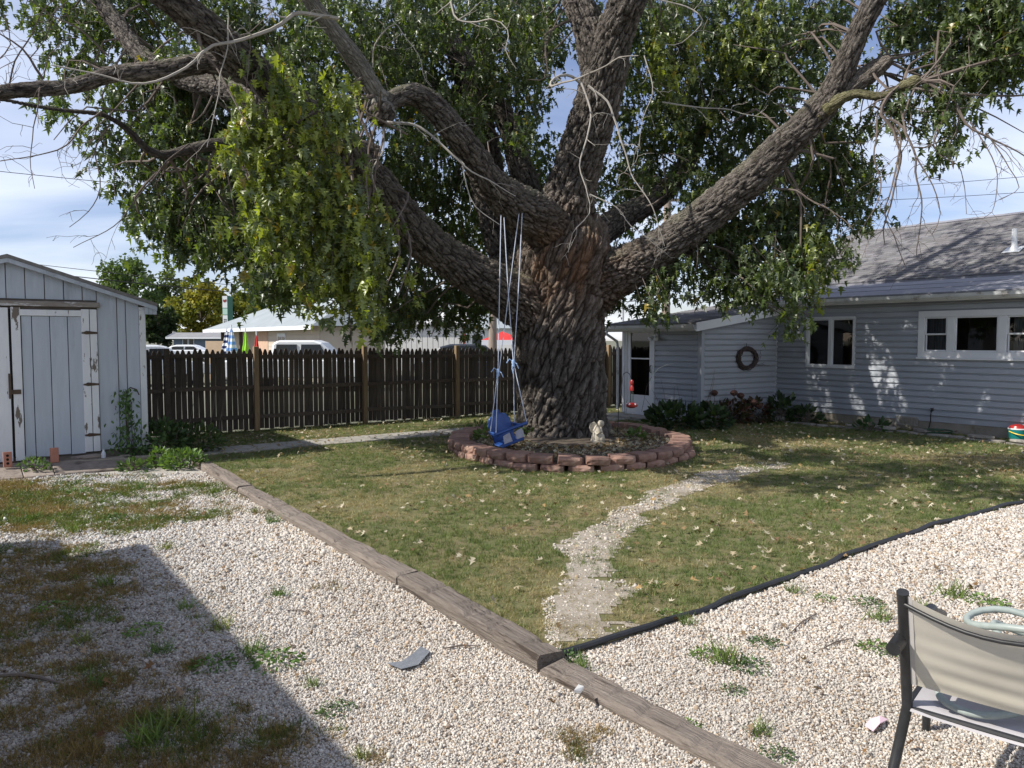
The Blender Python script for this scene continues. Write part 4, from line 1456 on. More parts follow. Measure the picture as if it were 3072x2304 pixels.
# pale dead twigs hanging in front of the second limb and the upright
bare('dead_branch', [(1160, 372, 10.2), (1240, 375, 10.0), (1320, 430, 9.9), (1390, 500, 9.85), (1470, 535, 9.8), (1550, 585, 9.75)], M_twig, .026, .006, 110, 2, .35, .6, .3)
bare('dead_branch', [(1395, 500, 9.85), (1405, 560, 9.8), (1430, 620, 9.8), (1500, 672, 9.8)], M_twig, .011, .005, 111, 1, .3, .35, .2)
bare('dead_branch', [(1750, 255, 12.0), (1700, 228, 11.7), (1650, 255, 11.4), (1720, 245, 11.0), (1790, 210, 10.8), (1860, 168, 10.6), (1920, 165, 10.5)], M_twig, .03, .008, 112, 2, .35, .6)
bare('dead_branch', [(1740, 245, 11.4), (1775, 330, 11.3), (1760, 420, 11.2), (1735, 500, 11.1), (1760, 580, 11.0), (1770, 640, 10.95), (1720, 700, 10.9), (1698, 760, 10.9)], M_twig, .022, .005, 113, 2, .35, .6, .35)
bare('dead_branch', [(1770, 255, 11.2), (1830, 330, 11.1), (1870, 430, 11.0), (1895, 520, 10.9), (1960, 620, 10.8), (1990, 740, 10.8)], M_twig, .02, .005, 114, 2, .35, .6, .35)
bare('dead_branch', [(1765, 580, 11.0), (1850, 620, 10.9), (1890, 680, 10.85), (1990, 760, 10.8)], M_twig, .012, .004, 115, 2, .3, .4, .2)
bare('dead_branch', [(1350, 0, 10.6), (1370, 55, 10.5), (1470, 60, 10.3), (1520, 90, 10.2), (1515, 150, 10.1), (1550, 210, 10.1)], M_twig, .018, .005, 116, 2, .3, .5)
bare('dead_branch', [(1120, 210, 10.1), (1130, 130, 10.0), (1180, 75, 9.9), (1240, 140, 9.8), (1270, 220, 9.8), (1300, 260, 9.8)], M_twig, .012, .004, 117, 2, .25, .4)
bare('dead_branch', [(1930, 160, 10.6), (1960, 260, 10.5), (1935, 350, 10.4), (1920, 440, 10.4)], M_twig, .01, .004, 119, 2, .25, .5)
bare('dead_branch', [(1990, 310, 12.5), (2080, 320, 12.4), (2170, 330, 12.3), (2330, 355, 12.2)], M_twig, .015, .005, 120, 2, .3, .5)
bare('dead_branch', [(1960, 0, 10.9), (2060, 20, 10.8), (2110, 60, 10.7), (2050, 120, 10.6), (2000, 130, 10.5)], M_twig, .012, .005, 121, 2, .3, .5)
bare('dead_branch', [(1155, 390, 10.3), (1150, 450, 10.25), (1120, 500, 10.2), (1140, 620, 10.15), (1148, 735, 10.1)], M_twig, .016, .005, 122, 1, .3, .4, .4)
# drooping clump on the right
bare('dead_branch', [(2760, 240, 10.95), (2810, 255, 10.8), (2860, 300, 10.6), (2900, 370, 10.5), (2960, 410, 10.4), (3080, 470, 10.3)], M_twigd, .03, .01, 123, 2, .25, .7, .3)
bare('dead_branch', [(2700, 262, 11.1), (2660, 300, 11.0), (2640, 350, 10.95), (2680, 390, 10.9), (2700, 450, 10.8), (2690, 540, 10.8), (2660, 640, 10.75), (2650, 740, 10.7)], M_twigd, .035, .008, 124, 2, .25, .7, .4)
bare('dead_branch', [(2660, 360, 10.9), (2710, 390, 10.8), (2740, 470, 10.7), (2760, 560, 10.7), (2770, 650, 10.7), (2745, 770, 10.7)], M_twigd, .024, .006, 125, 2, .25, .6, .4)
bare('dead_branch', [(2690, 370, 10.9), (2705, 430, 10.8), (2680, 560, 10.7), (2650, 640, 10.7), (2690, 720, 10.65), (2720, 800, 10.6)], M_twigd, .02, .006, 126, 2, .25, .6, .4)
bare('dead_branch', [(2740, 470, 10.7), (2800, 560, 10.6), (2820, 640, 10.6), (2790, 700, 10.6)], M_twigd, .014, .005, 127, 2, .25, .5, .4)
bare('dead_branch', [(2900, 370, 10.5), (2950, 420, 10.4), (2990, 520, 10.3), (2975, 640, 10.25), (2925, 665, 10.2)], M_twigd, .012, .004, 128, 2, .22, .5, .3)
bare('dead_branch', [(2960, 400, 10.4), (3030, 500, 10.3), (3060, 560, 10.25), (3000, 600, 10.2)], M_twigd, .012, .004, 129, 2, .22, .5, .3)
bare('dead_branch', [(2815, 90, 11.0), (2805, 200, 10.9), (2830, 300, 10.8), (2800, 440, 10.7), (2880, 500, 10.6), (2900, 640, 10.5)], M_twigd, .018, .005, 130, 2, .25, .6, .4)
bare('dead_branch', [(2640, 350, 10.95), (2620, 450, 10.9), (2640, 560, 10.85), (2590, 680, 10.8), (2520, 760, 10.75)], M_twigd, .016, .005, 131, 2, .25, .6, .4)
bare('dead_branch', [(2320, 560, 12.2), (2420, 590, 11.9), (2500, 640, 11.7), (2560, 690, 11.5)], M_twigd, .02, .006, 132, 2, .25, .6, .2)

# ------------------------------------------------------------------ foliage: sprays of lobed leaves hung through the crown
M_leaf = leaf_mat('maple_leaf', trans=0.40, rough=0.36, gloss=0.6, under=(.16, .19, .11, .45))
def _leaf(half, fold=.55):
    """outline half (x, y), stalk at the origin, tip at -y; folded along the midrib and drooping"""
    k = len(half)
    z = lambda x, y: -fold * abs(x) - .16 * y * y
    V = [(x, y, z(x, y)) for x, y in half] + [(-x, y, z(x, y)) for x, y in half[1:-1]]
    V.append((0, -.40, .02))
    c = len(V) - 1
    ring_ = list(range(k)) + list(range(2 * k - 3, k - 1, -1))
    return np.array(V), np.array([(ring_[i], c, ring_[(i + 1) % len(ring_)]) for i in range(len(ring_))])


def leaf_template(fold=.55):
    return _leaf([(0, 0), (.34, -.06), (.11, -.24), (.46, -.40), (.33, -.46), (.13, -.44), (.22, -.70), (.09, -.70), (0, -1.0)], fold)


def leaf_simple(fold=.55):
    return _leaf([(0, 0), (.32, -.08), (.11, -.26), (.44, -.44), (.13, -.46), (0, -1.0)], fold)


def scatter_leaves(P, dirs, size, cols, tmpl, rg):
    """leaves at P pointing along dirs (tip direction), random roll"""
    TV, TF = tmpl
    n = len(P)
    y = -dirs / np.linalg.norm(dirs, axis=1)[:, None]
    r_ = rg.normal(size=(n, 3))
    x = np.cross(y, r_); x /= np.linalg.norm(x, axis=1)[:, None] + 1e-9
    z = np.cross(x, y)
    V = (P[:, None, :] + size[:, None, None] * (TV[None, :, 0, None] * x[:, None, :] + TV[None, :, 1, None] * y[:, None, :] + TV[None, :, 2, None] * z[:, None, :])).reshape(-1, 3)
    F = (TF[None] + (np.arange(n) * len(TV))[:, None, None]).reshape(-1, 3)
    C = np.repeat(cols, len(TV), 0)
    return V, F, C


rg = np.random.RandomState(55)
# clumps: px, py, depth, half-width px, half-height px, half-depth m, sprays, kind
CL = [
 # left, thin and pale
 (330, 60, 13.5, 150, 110, 1.2, 130, 0), (260, 190, 13.0, 110, 80, .9, 60, 0), (440, 90, 13.5, 90, 130, 1.0, 70, 0), (520, 300, 13.0, 120, 120, 1.2, 110, 0),
 (560, 480, 12.5, 140, 110, 1.2, 130, 0), (430, 520, 12.0, 90, 120, .9, 60, 0), (300, 430, 12.0, 80, 90, .8, 30, 0), (620, 640, 12.0, 130, 100, 1.0, 120, 0),
 (520, 690, 12.0, 110, 80, 1.0, 80, 0), (700, 720, 11.5, 110, 90, 1.0, 100, 0), (850, 840, 11.0, 90, 90, .8, 90, 0), (600, 770, 12.0, 60, 50, .8, 24, 0), (470, 640, 12.2, 70, 60, .6, 40, 0), (600, 380, 12.6, 110, 90, 1.0, 110, 0), (700, 560, 12.4, 120, 130, 1.2, 140, 0), (390, 330, 12.6, 90, 80, .8, 50, 0), (650, 240, 12.8, 100, 80, .9, 80, 0),
 (210, 330, 12.0, 60, 60, .8, 14, 0), (120, 40, 13.0, 90, 50, .8, 30, 0), (640, 60, 13.0, 130, 90, 1.0, 100, 0),
 # hanging sprays nearer the viewer, leaf colour painted as if sunlit
 (800, 330, 9.3, 110, 120, .5, 75, 1), (745, 470, 9.3, 80, 90, .5, 40, 1), (1010, 360, 9.4, 50, 100, .4, 45, 1), (930, 430, 9.6, 60, 70, .4, 20, 1), (960, 580, 9.6, 120, 110, .6, 60, 1),
 (750, 650, 9.5, 60, 110, .5, 30, 1), (880, 720, 9.8, 120, 120, .7, 90, 1), (1050, 680, 9.9, 110, 130, .7, 90, 1), (1000, 860, 10.0, 130, 110, .7, 110, 1),
 (1090, 900, 10.3, 110, 90, .6, 80, 1), (830, 560, 10.0, 100, 100, .6, 60, 1),
 # dark mass behind
 (830, 420, 13.5, 170, 170, 1.5, 260, 0), (1000, 560, 14.0, 190, 180, 1.6, 330, 0), (900, 760, 13.5, 190, 130, 1.5, 260, 0), (1130, 780, 14.0, 170, 140, 1.5, 260, 0),
 (1260, 560, 15.5, 150, 170, 1.8, 330, 0), (1330, 760, 15.5, 120, 90, 1.4, 150, 0), (1290, 900, 14.5, 170, 70, 1.2, 170, 0), (1180, 960, 13.8, 120, 60, 1.0, 100, 0),
 (1400, 950, 14.5, 70, 60, .9, 55, 0), (1420, 620, 16.5, 110, 160, 1.5, 210, 0), (1010, 200, 14.5, 190, 160, 1.7, 330, 0), (780, 140, 14.5, 160, 130, 1.5, 200, 0),
 (1220, 130, 15.0, 190, 150, 1.8, 360, 0), (1300, 330, 15.8, 140, 120, 1.5, 200, 0), (1500, 120, 15.5, 170, 130, 1.8, 300, 0), (1640, 80, 16.0, 110, 110, 1.5, 130, 0),
 (1560, 300, 15.2, 90, 80, 1.0, 70, 0), (1570, 500, 16.5, 110, 120, 1.4, 170, 0), (1640, 620, 16.5, 80, 100, 1.2, 100, 0), (1590, 230, 12.8, 70, 50, .6, 26, 0), (1560, 395, 12.6, 60, 40, .5, 20, 0),
 # behind the upright and right limb
 (1930, 120, 15.0, 160, 140, 1.8, 300, 0), (2120, 110, 14.5, 180, 140, 1.8, 340, 0), (2330, 110, 14.0, 170, 140, 1.6, 290, 0), (2470, 60, 13.5, 90, 90, 1.2, 80, 0),
 (1950, 360, 15.5, 140, 150, 1.8, 270, 0), (2150, 330, 15.0, 170, 150, 1.8, 310, 0), (2330, 280, 14.5, 130, 130, 1.5, 190, 0), (1900, 580, 15.8, 120, 150, 1.7, 240, 0),
 (2080, 560, 15.5, 160, 150, 1.8, 270, 0), (2230, 420, 15.0, 110, 110, 1.3, 120, 0), (2440, 460, 13.5, 110, 100, 1.2, 170, 0), (2520, 540, 13.2, 90, 100, 1.0, 130, 0),
 (2400, 620, 13.5, 120, 110, 1.2, 190, 0), (2280, 720, 13.2, 150, 110, 1.3, 240, 0), (2130, 760, 13.5, 130, 90, 1.2, 160, 0), (2420, 760, 12.8, 90, 90, .9, 130, 0),
 (2300, 860, 12.6, 130, 70, .9, 130, 0), (2420, 880, 12.5, 50, 70, .6, 55, 1), (2180, 870, 13.0, 90, 60, .8, 70, 0), (1950, 890, 12.8, 45, 90, .5, 50, 0), (2010, 840, 13.0, 70, 60, .7, 55, 0),
 (1850, 900, 13.6, 40, 60, .4, 22, 0), (2390, 960, 12.5, 35, 45, .4, 16, 0),
 # far right, against the sky
 (2720, 50, 12.0, 60, 80, .7, 55, 2), (2880, 70, 11.5, 120, 110, 1.0, 170, 2), (3030, 80, 11.0, 110, 130, 1.0, 170, 2), (2960, 210, 11.2, 110, 70, .8, 100, 2), (2840, 200, 11.4, 60, 70, .6, 40, 2),
 (2770, 330, 11.0, 70, 60, .6, 42, 2), (2840, 470, 10.8, 32, 26, .3, 12, 2), (2640, 350, 12.3, 60, 60, .6, 26, 0), (2590, 240, 12.6, 50, 50, .6, 22, 0), (2560, 640, 12.6, 60, 60, .6, 42, 0),
 (2870, 370, 10.9, 40, 40, .4, 10, 2),
 # the crown goes on above the frame (it shades the house and the lawn)
 (300, -250, 13, 300, 180, 2.0, 130, 0), (900, -250, 14, 330, 190, 2.2, 260, 0), (1500, -250, 14.5, 330, 200, 2.4, 280, 0), (2100, -250, 14, 330, 200, 2.4, 280, 0), (2650, -230, 13, 250, 190, 2.0, 80, 0),
 (700, -620, 14, 380, 220, 2.4, 170, 0), (1400, -700, 14.5, 420, 240, 2.6, 210, 0), (2150, -650, 14, 400, 230, 2.6, 200, 0), (1500, -1150, 14.5, 600, 260, 2.6, 210, 0), (3150, -150, 11, 200, 200, 1.4, 60, 2), (3250, 200, 11, 120, 120, 1.0, 40, 2),
]
CL += [(1180, 250, 13.0, 120, 110, .9, 90, 0), (1400, 330, 13.2, 90, 110, .8, 60, 0), (1300, 60, 12.5, 160, 90, 1.0, 100, 0), (1480, 230, 13.5, 80, 90, .8, 60, 0), (1000, 60, 12.5, 150, 90, 1.0, 90, 0), (1560, 60, 12.8, 110, 80, .8, 60, 0),
       (1240, 450, 13.5, 80, 110, .8, 60, 0), (2010, 230, 13.0, 120, 120, .9, 80, 1), (2230, 190, 13.5, 140, 110, .9, 60, 1), (1640, 160, 14, 60, 60, .6, 26, 0), (1960, 60, 13, 120, 70, .9, 60, 0), (2420, 180, 12.6, 90, 90, .7, 50, 0),
       (520, 200, 12.0, 90, 70, .7, 44, 0), (880, 250, 12.4, 90, 90, .8, 60, 0)]
def to_px(X, Y_, z_):                        # unseen crown clumps added above the frame, placed to shade the lawn
    q = np.array([X, Y_, z_ - CAM_H])
    dpt = q @ FW
    return 1536 + FPX * X / dpt, 1152 - FPX * (q @ UPV) / dpt, Y_
for (X, Y_, z_, rx_, rd_, ns_) in [(-2.4, 7.6, 7.3, 1.1, .8, 70), (-1.0, 8.2, 7.7, 1.0, .8, 60), (.6, 8.6, 7.6, 1.1, .8, 60), (-3.8, 8.8, 7.7, 1.0, .8, 55), (-4.2, 7.3, 7.0, .8, .6, 36), (-1.4, 6.4, 7.0, .9, .6, 40), (-3.6, 6.8, 7.0, .8, .5, 26)]:
    a_, b_, c_ = to_px(X, Y_, z_)
    CL.append((a_, b_, c_, rx_ * FPX / Y_, .5 * FPX / Y_, rd_, ns_ * 1.4 / .60, 0))
LP, LD, LS, LCc, NEAR = [], [], [], [], []
TWs = []
DARKG = np.array([.060, .090, .030]); MIDG = np.array([.105, .140, .040]); LITG = np.array([.25, .29, .052]); YEL = np.array([.36, .27, .04])  # the brightest green has sunlight painted into it, for the near sprays
for (px, py, Y, hw_, hh_, hd_, ns, kind) in CL:
    c = D(px, py - ((150 if py > 700 else 90) if kind == 1 else 34), Y)
    ax = hw_ / FPX * Y; az = hh_ / FPX * Y
    ns = int(ns * (.36 if kind == 1 else (.60 if py < -100 else ((.85 if px < 760 else (.68 if px < 1750 else .55)) if kind == 0 else .8))))
    u_ = rg.normal(size=(ns, 3)); u_ /= np.linalg.norm(u_, axis=1)[:, None]
    u_ *= rg.uniform(0, 1, ns)[:, None] ** .42
    base_ = c + u_ * np.array([ax, hd_, az])
    for b0 in base_:
        if kind == 1 and rg.uniform() < .6:  # long hanging strands with air between them
            nl, ln = rg.randint(16, 28), rg.uniform(.5, .95)
            dv = np.array([rg.normal() * .22, rg.normal() * .22, -1.0])
        else:
            nl, ln = rg.randint(8, 15), rg.uniform(.25, .5)
            dv = np.array([rg.normal() * .6, rg.normal() * .6, -.55 if kind != 1 else -1.0])
        dv /= np.linalg.norm(dv)
        ss = rg.uniform(0, 1, nl)
        pp = b0 + dv * (ss * ln)[:, None] - Z * (ss ** 2 * .12)[:, None] + rg.normal(size=(nl, 3)) * .05
        dd = dv * .2 + rg.normal(size=(nl, 3)) * .42 + np.array([0, 0, -1.0])
        tint = rg.uniform(.75, 1.3)
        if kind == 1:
            cc = np.where(rg.uniform(size=(nl, 1)) < .62, LITG, MIDG) * rg.uniform(.75, 1.25, (nl, 1))
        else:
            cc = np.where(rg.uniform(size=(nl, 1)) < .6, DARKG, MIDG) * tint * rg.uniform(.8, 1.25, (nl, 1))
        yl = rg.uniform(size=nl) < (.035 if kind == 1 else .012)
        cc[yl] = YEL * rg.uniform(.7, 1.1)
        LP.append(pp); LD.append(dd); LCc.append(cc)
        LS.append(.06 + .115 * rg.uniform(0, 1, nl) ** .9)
        NEAR.append(np.full(nl, Y < 10.5))
        if rg.uniform() < .22: TWs.append((b0 - dv * .25 + Z * .1, b0 + dv * ln))
LP, LD, LCc, LS, NEAR = (np.concatenate(q) for q in (LP, LD, LCc, LS, NEAR))
Vs, Fs, Cs, off = [], [], [], 0
var = rg.randint(0, 3, len(LP))
for nr_ in (True, False):
    for vk, fold in enumerate((.25, .7, 1.3)):
        s_ = (NEAR == nr_) & (var == vk)
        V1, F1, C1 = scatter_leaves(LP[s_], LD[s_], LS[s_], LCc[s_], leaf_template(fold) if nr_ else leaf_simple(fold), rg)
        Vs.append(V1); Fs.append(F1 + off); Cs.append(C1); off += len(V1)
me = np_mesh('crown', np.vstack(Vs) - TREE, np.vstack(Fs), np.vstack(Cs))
crown = link('crown', me, M_leaf, tree)
crown['kind'] = 'stuff'
print('trunk verts', nv)
print('leaves', len(LP), 'tris', len(me.polygons))
mb = MB()
for a, b in TWs:
    mid = (a + b) / 2 + rg.normal(size=3) * .03
    mb.tube([a, mid, b], [.006, .0045, .0025], 3, cap=False)
# branchlets from the limbs out into the clumps
axp = AX[:, :3]; axr = AX[:, 13]
for (px, py, Y, hw_, hh_, hd_, ns, kind) in CL:
    c = D(px, py, Y)
    for k in range(3):
        tgt = c + rg.normal(size=3) * np.array([hw_ / FPX * Y, hd_, hh_ / FPX * Y]) * .55
        d_ = np.linalg.norm(axp - tgt, axis=1) + rg.uniform(0, 1.2, len(axp)) + np.where(axr > .25, .6, 0)
        a = axp[d_.argmin()]
        if np.linalg.norm(tgt - a) > 5.0: continue
        mid1 = a + (tgt - a) * .35 + rg.normal(size=3) * .18 + Z * .12
        mid2 = a + (tgt - a) * .7 + rg.normal(size=3) * .18 + Z * .1
        S_ = spline(np.array([a, mid1, mid2, tgt]), .25)
        r0 = min(.035, .012 + .006 * np.linalg.norm(tgt - a))
        mb.tube(list(S_), list(np.linspace(r0, .006, len(S_))), 5, cap=False)
tw = mb.build('branchlets', M_twigd, tree)
tw['kind'] = 'stuff'

# ================================================================== BEYOND THE FENCE
M_beige = mat('beige_lap_wall', (0.50, 0.43, 0.35), (0.56, 0.48, 0.40), scale=1, rough=0.8)
M_brickp = mat('pinkish_brick_panel', (0.46, 0.30, 0.21), (0.54, 0.37, 0.27), scale=6, rough=0.9)
M_ribbed = mat('white_metal_wall', (0.60, 0.59, 0.57), (0.66, 0.65, 0.63), scale=.8, rough=0.6)
M_lightroof = mat('pale_grey_roof', (0.24, 0.27, 0.285), (0.30, 0.33, 0.345), scale=1.5, rough=0.85, bump=.2)
M_blue = mat('slate_blue_wall', (0.09, 0.12, 0.16), (0.12, 0.15, 0.19), scale=1, rough=0.8)
M_greyroof = mat('grey_far_roof', (0.20, 0.20, 0.21), (0.26, 0.26, 0.27), scale=1, rough=0.9)
M_win = mat('dark_glass', (0.02, 0.024, 0.03), rough=0.08, spec=0.6)
M_signg = mat('green_sign_side', (0.03, 0.13, 0.085), rough=0.5)
M_signw = mat('sign_face', (0.70, 0.72, 0.71), rough=0.4)
M_signr = mat('sign_red', (0.25, 0.05, 0.04), rough=0.5)
M_signk = mat('sign_dark', (0.03, 0.04, 0.05), rough=0.5)
M_signm = mat('sign_mint', (0.42, 0.60, 0.50), rough=0.5)
M_red = mat('red_fabric', (0.50, 0.03, 0.03), (0.58, 0.05, 0.04), scale=4, rough=0.7)
M_lime = mat('lime_fabric', (0.28, 0.62, 0.03), (0.33, 0.70, 0.05), scale=4, rough=0.7)
M_navy = mat('navy_fabric', (0.02, 0.03, 0.09), rough=0.7)
M_wfab = mat('white_fabric', (0.68, 0.70, 0.74), rough=0.7)
M_bfab = mat('sky_blue_fabric', (0.20, 0.36, 0.66), rough=0.7)
M_pole = mat('utility_pole_wood', (0.22, 0.175, 0.14), (0.30, 0.245, 0.20), scale=4, rough=0.9, stretch=(3, 3, .5))
M_carw = mat('white_car_paint', (0.74, 0.75, 0.76), rough=0.25, spec=0.6)
M_card = mat('dark_car_paint', (0.03, 0.035, 0.045), rough=0.25, spec=0.6)
M_tyre = mat('tyre_rubber', (0.02, 0.02, 0.02), rough=0.9)
M_rim = mat('wheel_rim', (0.45, 0.45, 0.46), rough=0.35, metal=0.7)

# cafe with low hip roof, its wall running along the yard grid
CO = np.array([D(770, 1000, 38)[0], 38.0, 0])
cafe = thing('cafe_building', CO, 'low beige building with pale grey hip roof behind the closed umbrellas', 'building')
cz = 2.33
def cp(t, q, z): return CO + Vv * t + U * q + Z * z
for k in range(13):                          # lap boards
    MB().obox(cp(0, -.02 * (k % 1), k * .18), Vv * 8, U * .03, Z * .172).build('lap_board', M_beige, cafe)
mb = MB(); mb.obox(cp(-7.2, .8, 0), Vv * 7.2, U * 2.2, Z * (cz - .1)); mb.obox(cp(0, .04, 0), Vv * 8, U * 2.9, Z * (cz - .02)); mb.build('wall', M_beige, cafe)
MB().obox(cp(.1, -.02, 0), Vv * 1.6, U * .018, Z * 2.25).build('brick_panel', M_brickp, cafe)
mb = MB(); mb.obox(cp(-7.0, .2, 0), Vv * .16, U * .16, Z * 2.2); mb.build('porch_post', M_rail, cafe)
mb = MB(); mb.obox(cp(-3.6, .2, 0), Vv * .16, U * .16, Z * 2.2); mb.build('porch_post', M_rail, cafe)
mb = MB()
e0, e1 = -8.0, 8.4
qa, qr, qb = -.5, 1.6, 3.5
zr_ = 3.45
mb.add([cp(e0, qa, cz), cp(e1, qa, cz), cp(e1 - 1, qr, zr_), cp(e0 + 4.6, qr, zr_), cp(e0, qb, cz), cp(e1, qb, cz)], [(0, 1, 2, 3), (0, 3, 4), (3, 2, 5, 4), (1, 5, 2), (0, 4, 5, 1)])
mb.build('roof', M_lightroof, cafe)
MB().obox(cp(e0, qa - .03, cz - .16), Vv * (e1 - e0), U * .03, Z * .17).build('fascia', M_white, cafe)
cw = MB().obox(cp(3.0, -.03, .3), Vv * 1.1, U * .028, Z * 1.75).build('window', M_white, cafe)
MB().obox(cp(3.12, -.045, .7), Vv * .38, U * .014, Z * 1.2).build('pane', M_win, cw)
MB().obox(cp(3.62, -.045, .7), Vv * .38, U * .014, Z * 1.2).build('pane', M_win, cw)

# long white ribbed shed
x0, x1 = D(1010, 1000, 44)[0], D(1392, 1000, 44)[0]
wh = thing('warehouse', ((x0 + x1) / 2, 44, 0), 'long white ribbed metal building with red corner trim beyond the fence', 'building')
zt = D(1200, 972, 44)[2]
mb = MB(); mb.obox((x0, 44.05, 0), (x1 - x0, 0, 0), (0, 9, 0), (0, 0, zt)); mb.build('wall', M_ribbed, wh)
k = x0
while k < x1 - .3:
    MB().obox((k + .02, 44.0, .0), (.27, 0, 0), (0, .05, 0), (0, 0, zt - .03)).build('wall_panel', M_ribbed, wh)
    k += .305
mb = MB(); mb.prism([(x0 - .2, 43.8, zt), (x1 + .2, 43.8, zt), (x1 + .2, 48.5, zt + .75), (x0 - .2, 48.5, zt + .75)], (0, 0, .06)); mb.build('roof', M_ribbed, wh)
MB().obox((x1 - .02, 43.9, 0), (.10, 0, 0), (0, .12, 0), (0, 0, zt)).build('corner_trim', M_signr, wh)
MB().obox((x0 - .2, 43.77, zt - .09), (x1 - x0 + .4, 0, 0), (0, .028, 0), (0, 0, .085)).build('fascia', M_greyroof, wh)

# small white building right of it
x0b, x1b = D(1398, 1000, 58)[0], D(1560, 1000, 58)[0]
sb = thing('white_building', ((x0b + x1b) / 2, 58, 0), 'small white gabled building right of the red-trimmed corner', 'building')
zt2 = D(1420, 985, 58)[2]
MB().obox((x0b, 58, 0), (x1b - x0b, 0, 0), (0, 6, 0), (0, 0, zt2)).build('wall', M_ribbed, sb)
MB().prism([(x0b - .3, 57.7, zt2), (x0b - .3, 64.3, zt2), (x0b - .3, 61, zt2 + 1.2)], (x1b - x0b + .6, 0, 0)).build('roof', M_lightroof, sb)
wv = MB().obox((x0b + .35, 57.96, 1.0), (1.0, 0, 0), (0, .03, 0), (0, 0, 1.2)).build('window', M_white, sb)
MB().obox((x0b + .45, 57.94, 1.1), (.8, 0, 0), (0, .016, 0), (0, 0, 1.0)).build('pane', M_win, wv)

# slate blue house
Yb = 110
xa, xb = D(520, 1000, Yb)[0], D(730, 1000, Yb)[0]
bh = thing('blue_house', ((xa + xb) / 2, Yb, 0), 'slate blue house with grey gable roof and white window frames far beyond the fence', 'house')
ze, zr2 = D(560, 1013, Yb)[2], D(560, 997, Yb)[2]
MB().obox((xa, Yb, 0), (xb - xa, 0, 0), (0, 5.6, 0), (0, 0, ze)).build('wall', M_blue, bh)
mb = MB(); mb.prism([(xa - .9, Yb - .5, ze), (xa - .9, Yb + 2.8, zr2), (xa - .9, Yb + 6.1, ze)], (xb - xa + 1.5, 0, 0)); mb.build('roof', M_greyroof, bh)
MB().obox((xa - .9, Yb - .54, ze - .16), (xb - xa + 1.5, 0, 0), (0, .035, 0), (0, 0, .2)).build('fascia', M_white, bh)
mb = MB(); mb.prism([(xa - .93, Yb - .5, ze - .1), (xa - .93, Yb + 2.8, zr2 - .05), (xa - .93, Yb + 2.8, zr2 + .12), (xa - .93, Yb - .5, ze + .1)], (.025, 0, 0)); mb.build('barge_board', M_white, bh)
for px in (548, 566):
    xw = D(px, 1020, Yb)[0]
    ww = MB().obox((xw, Yb - .06, .9), (.78, 0, 0), (0, .05, 0), (0, 0, 1.1)).build('window', M_white, bh)
    MB().obox((xw + .07, Yb - .09, .97), (.64, 0, 0), (0, .025, 0), (0, 0, .96)).build('pane', M_win, ww)

# pylon sign
Ys = 60
sx0, sx1 = D(668, 940, Ys)[0], D(683, 940, Ys)[0]
z0s, z1s = D(670, 981, Ys)[2], D(670, 888, Ys)[2]
sg = thing('pylon_sign', ((sx0 + sx1) / 2, Ys, 0), 'tall narrow pylon sign with white face and green side in front of the yellow tree', 'sign')
MB().obox((sx0 + .1, Ys + .1, 0), (.2, 0, 0), (0, .2, 0), (0, 0, z0s)).build('post', M_metal, sg)
hS = z1s - z0s
MB().obox((sx0, Ys, z0s), (sx1 - sx0, 0, 0), (.16, .7, 0), (0, 0, hS)).build('cabinet', M_signg, sg)
for (a, b, m_) in ((.0, .38, M_signw), (.40, .60, M_signm), (.62, 1.0, M_signw)):
    f = MB().obox((sx0 + .01, Ys - .03, z0s + hS * a), (sx1 - sx0 - .02, 0, 0), (0, .028, 0), (0, 0, hS * (b - a))).build('sign_panel', m_, sg)
    if a == 0.0:
        for r_ in range(3):
            for c_ in range(2):
                MB().obox((sx0 + .09 + c_ * .13, Ys - .045, z0s + .12 + r_ * .2), (.075, 0, 0), (0, .013, 0), (0, 0, .13 - .03 * (r_ == 2))).build('letter', M_signk, f)
    if a > .6:
        MB().prism([(sx0 + .05, Ys - .032, z1s - .42), (sx0 + .18, Ys - .032, z1s - .5), (sx0 + .34, Ys - .032, z1s - .40), (sx0 + .32, Ys - .032, z1s - .24), (sx0 + .2, Ys - .032, z1s - .30), (sx0 + .08, Ys - .032, z1s - .26)], (0, -.012, 0)).build('emblem', M_signr, f)


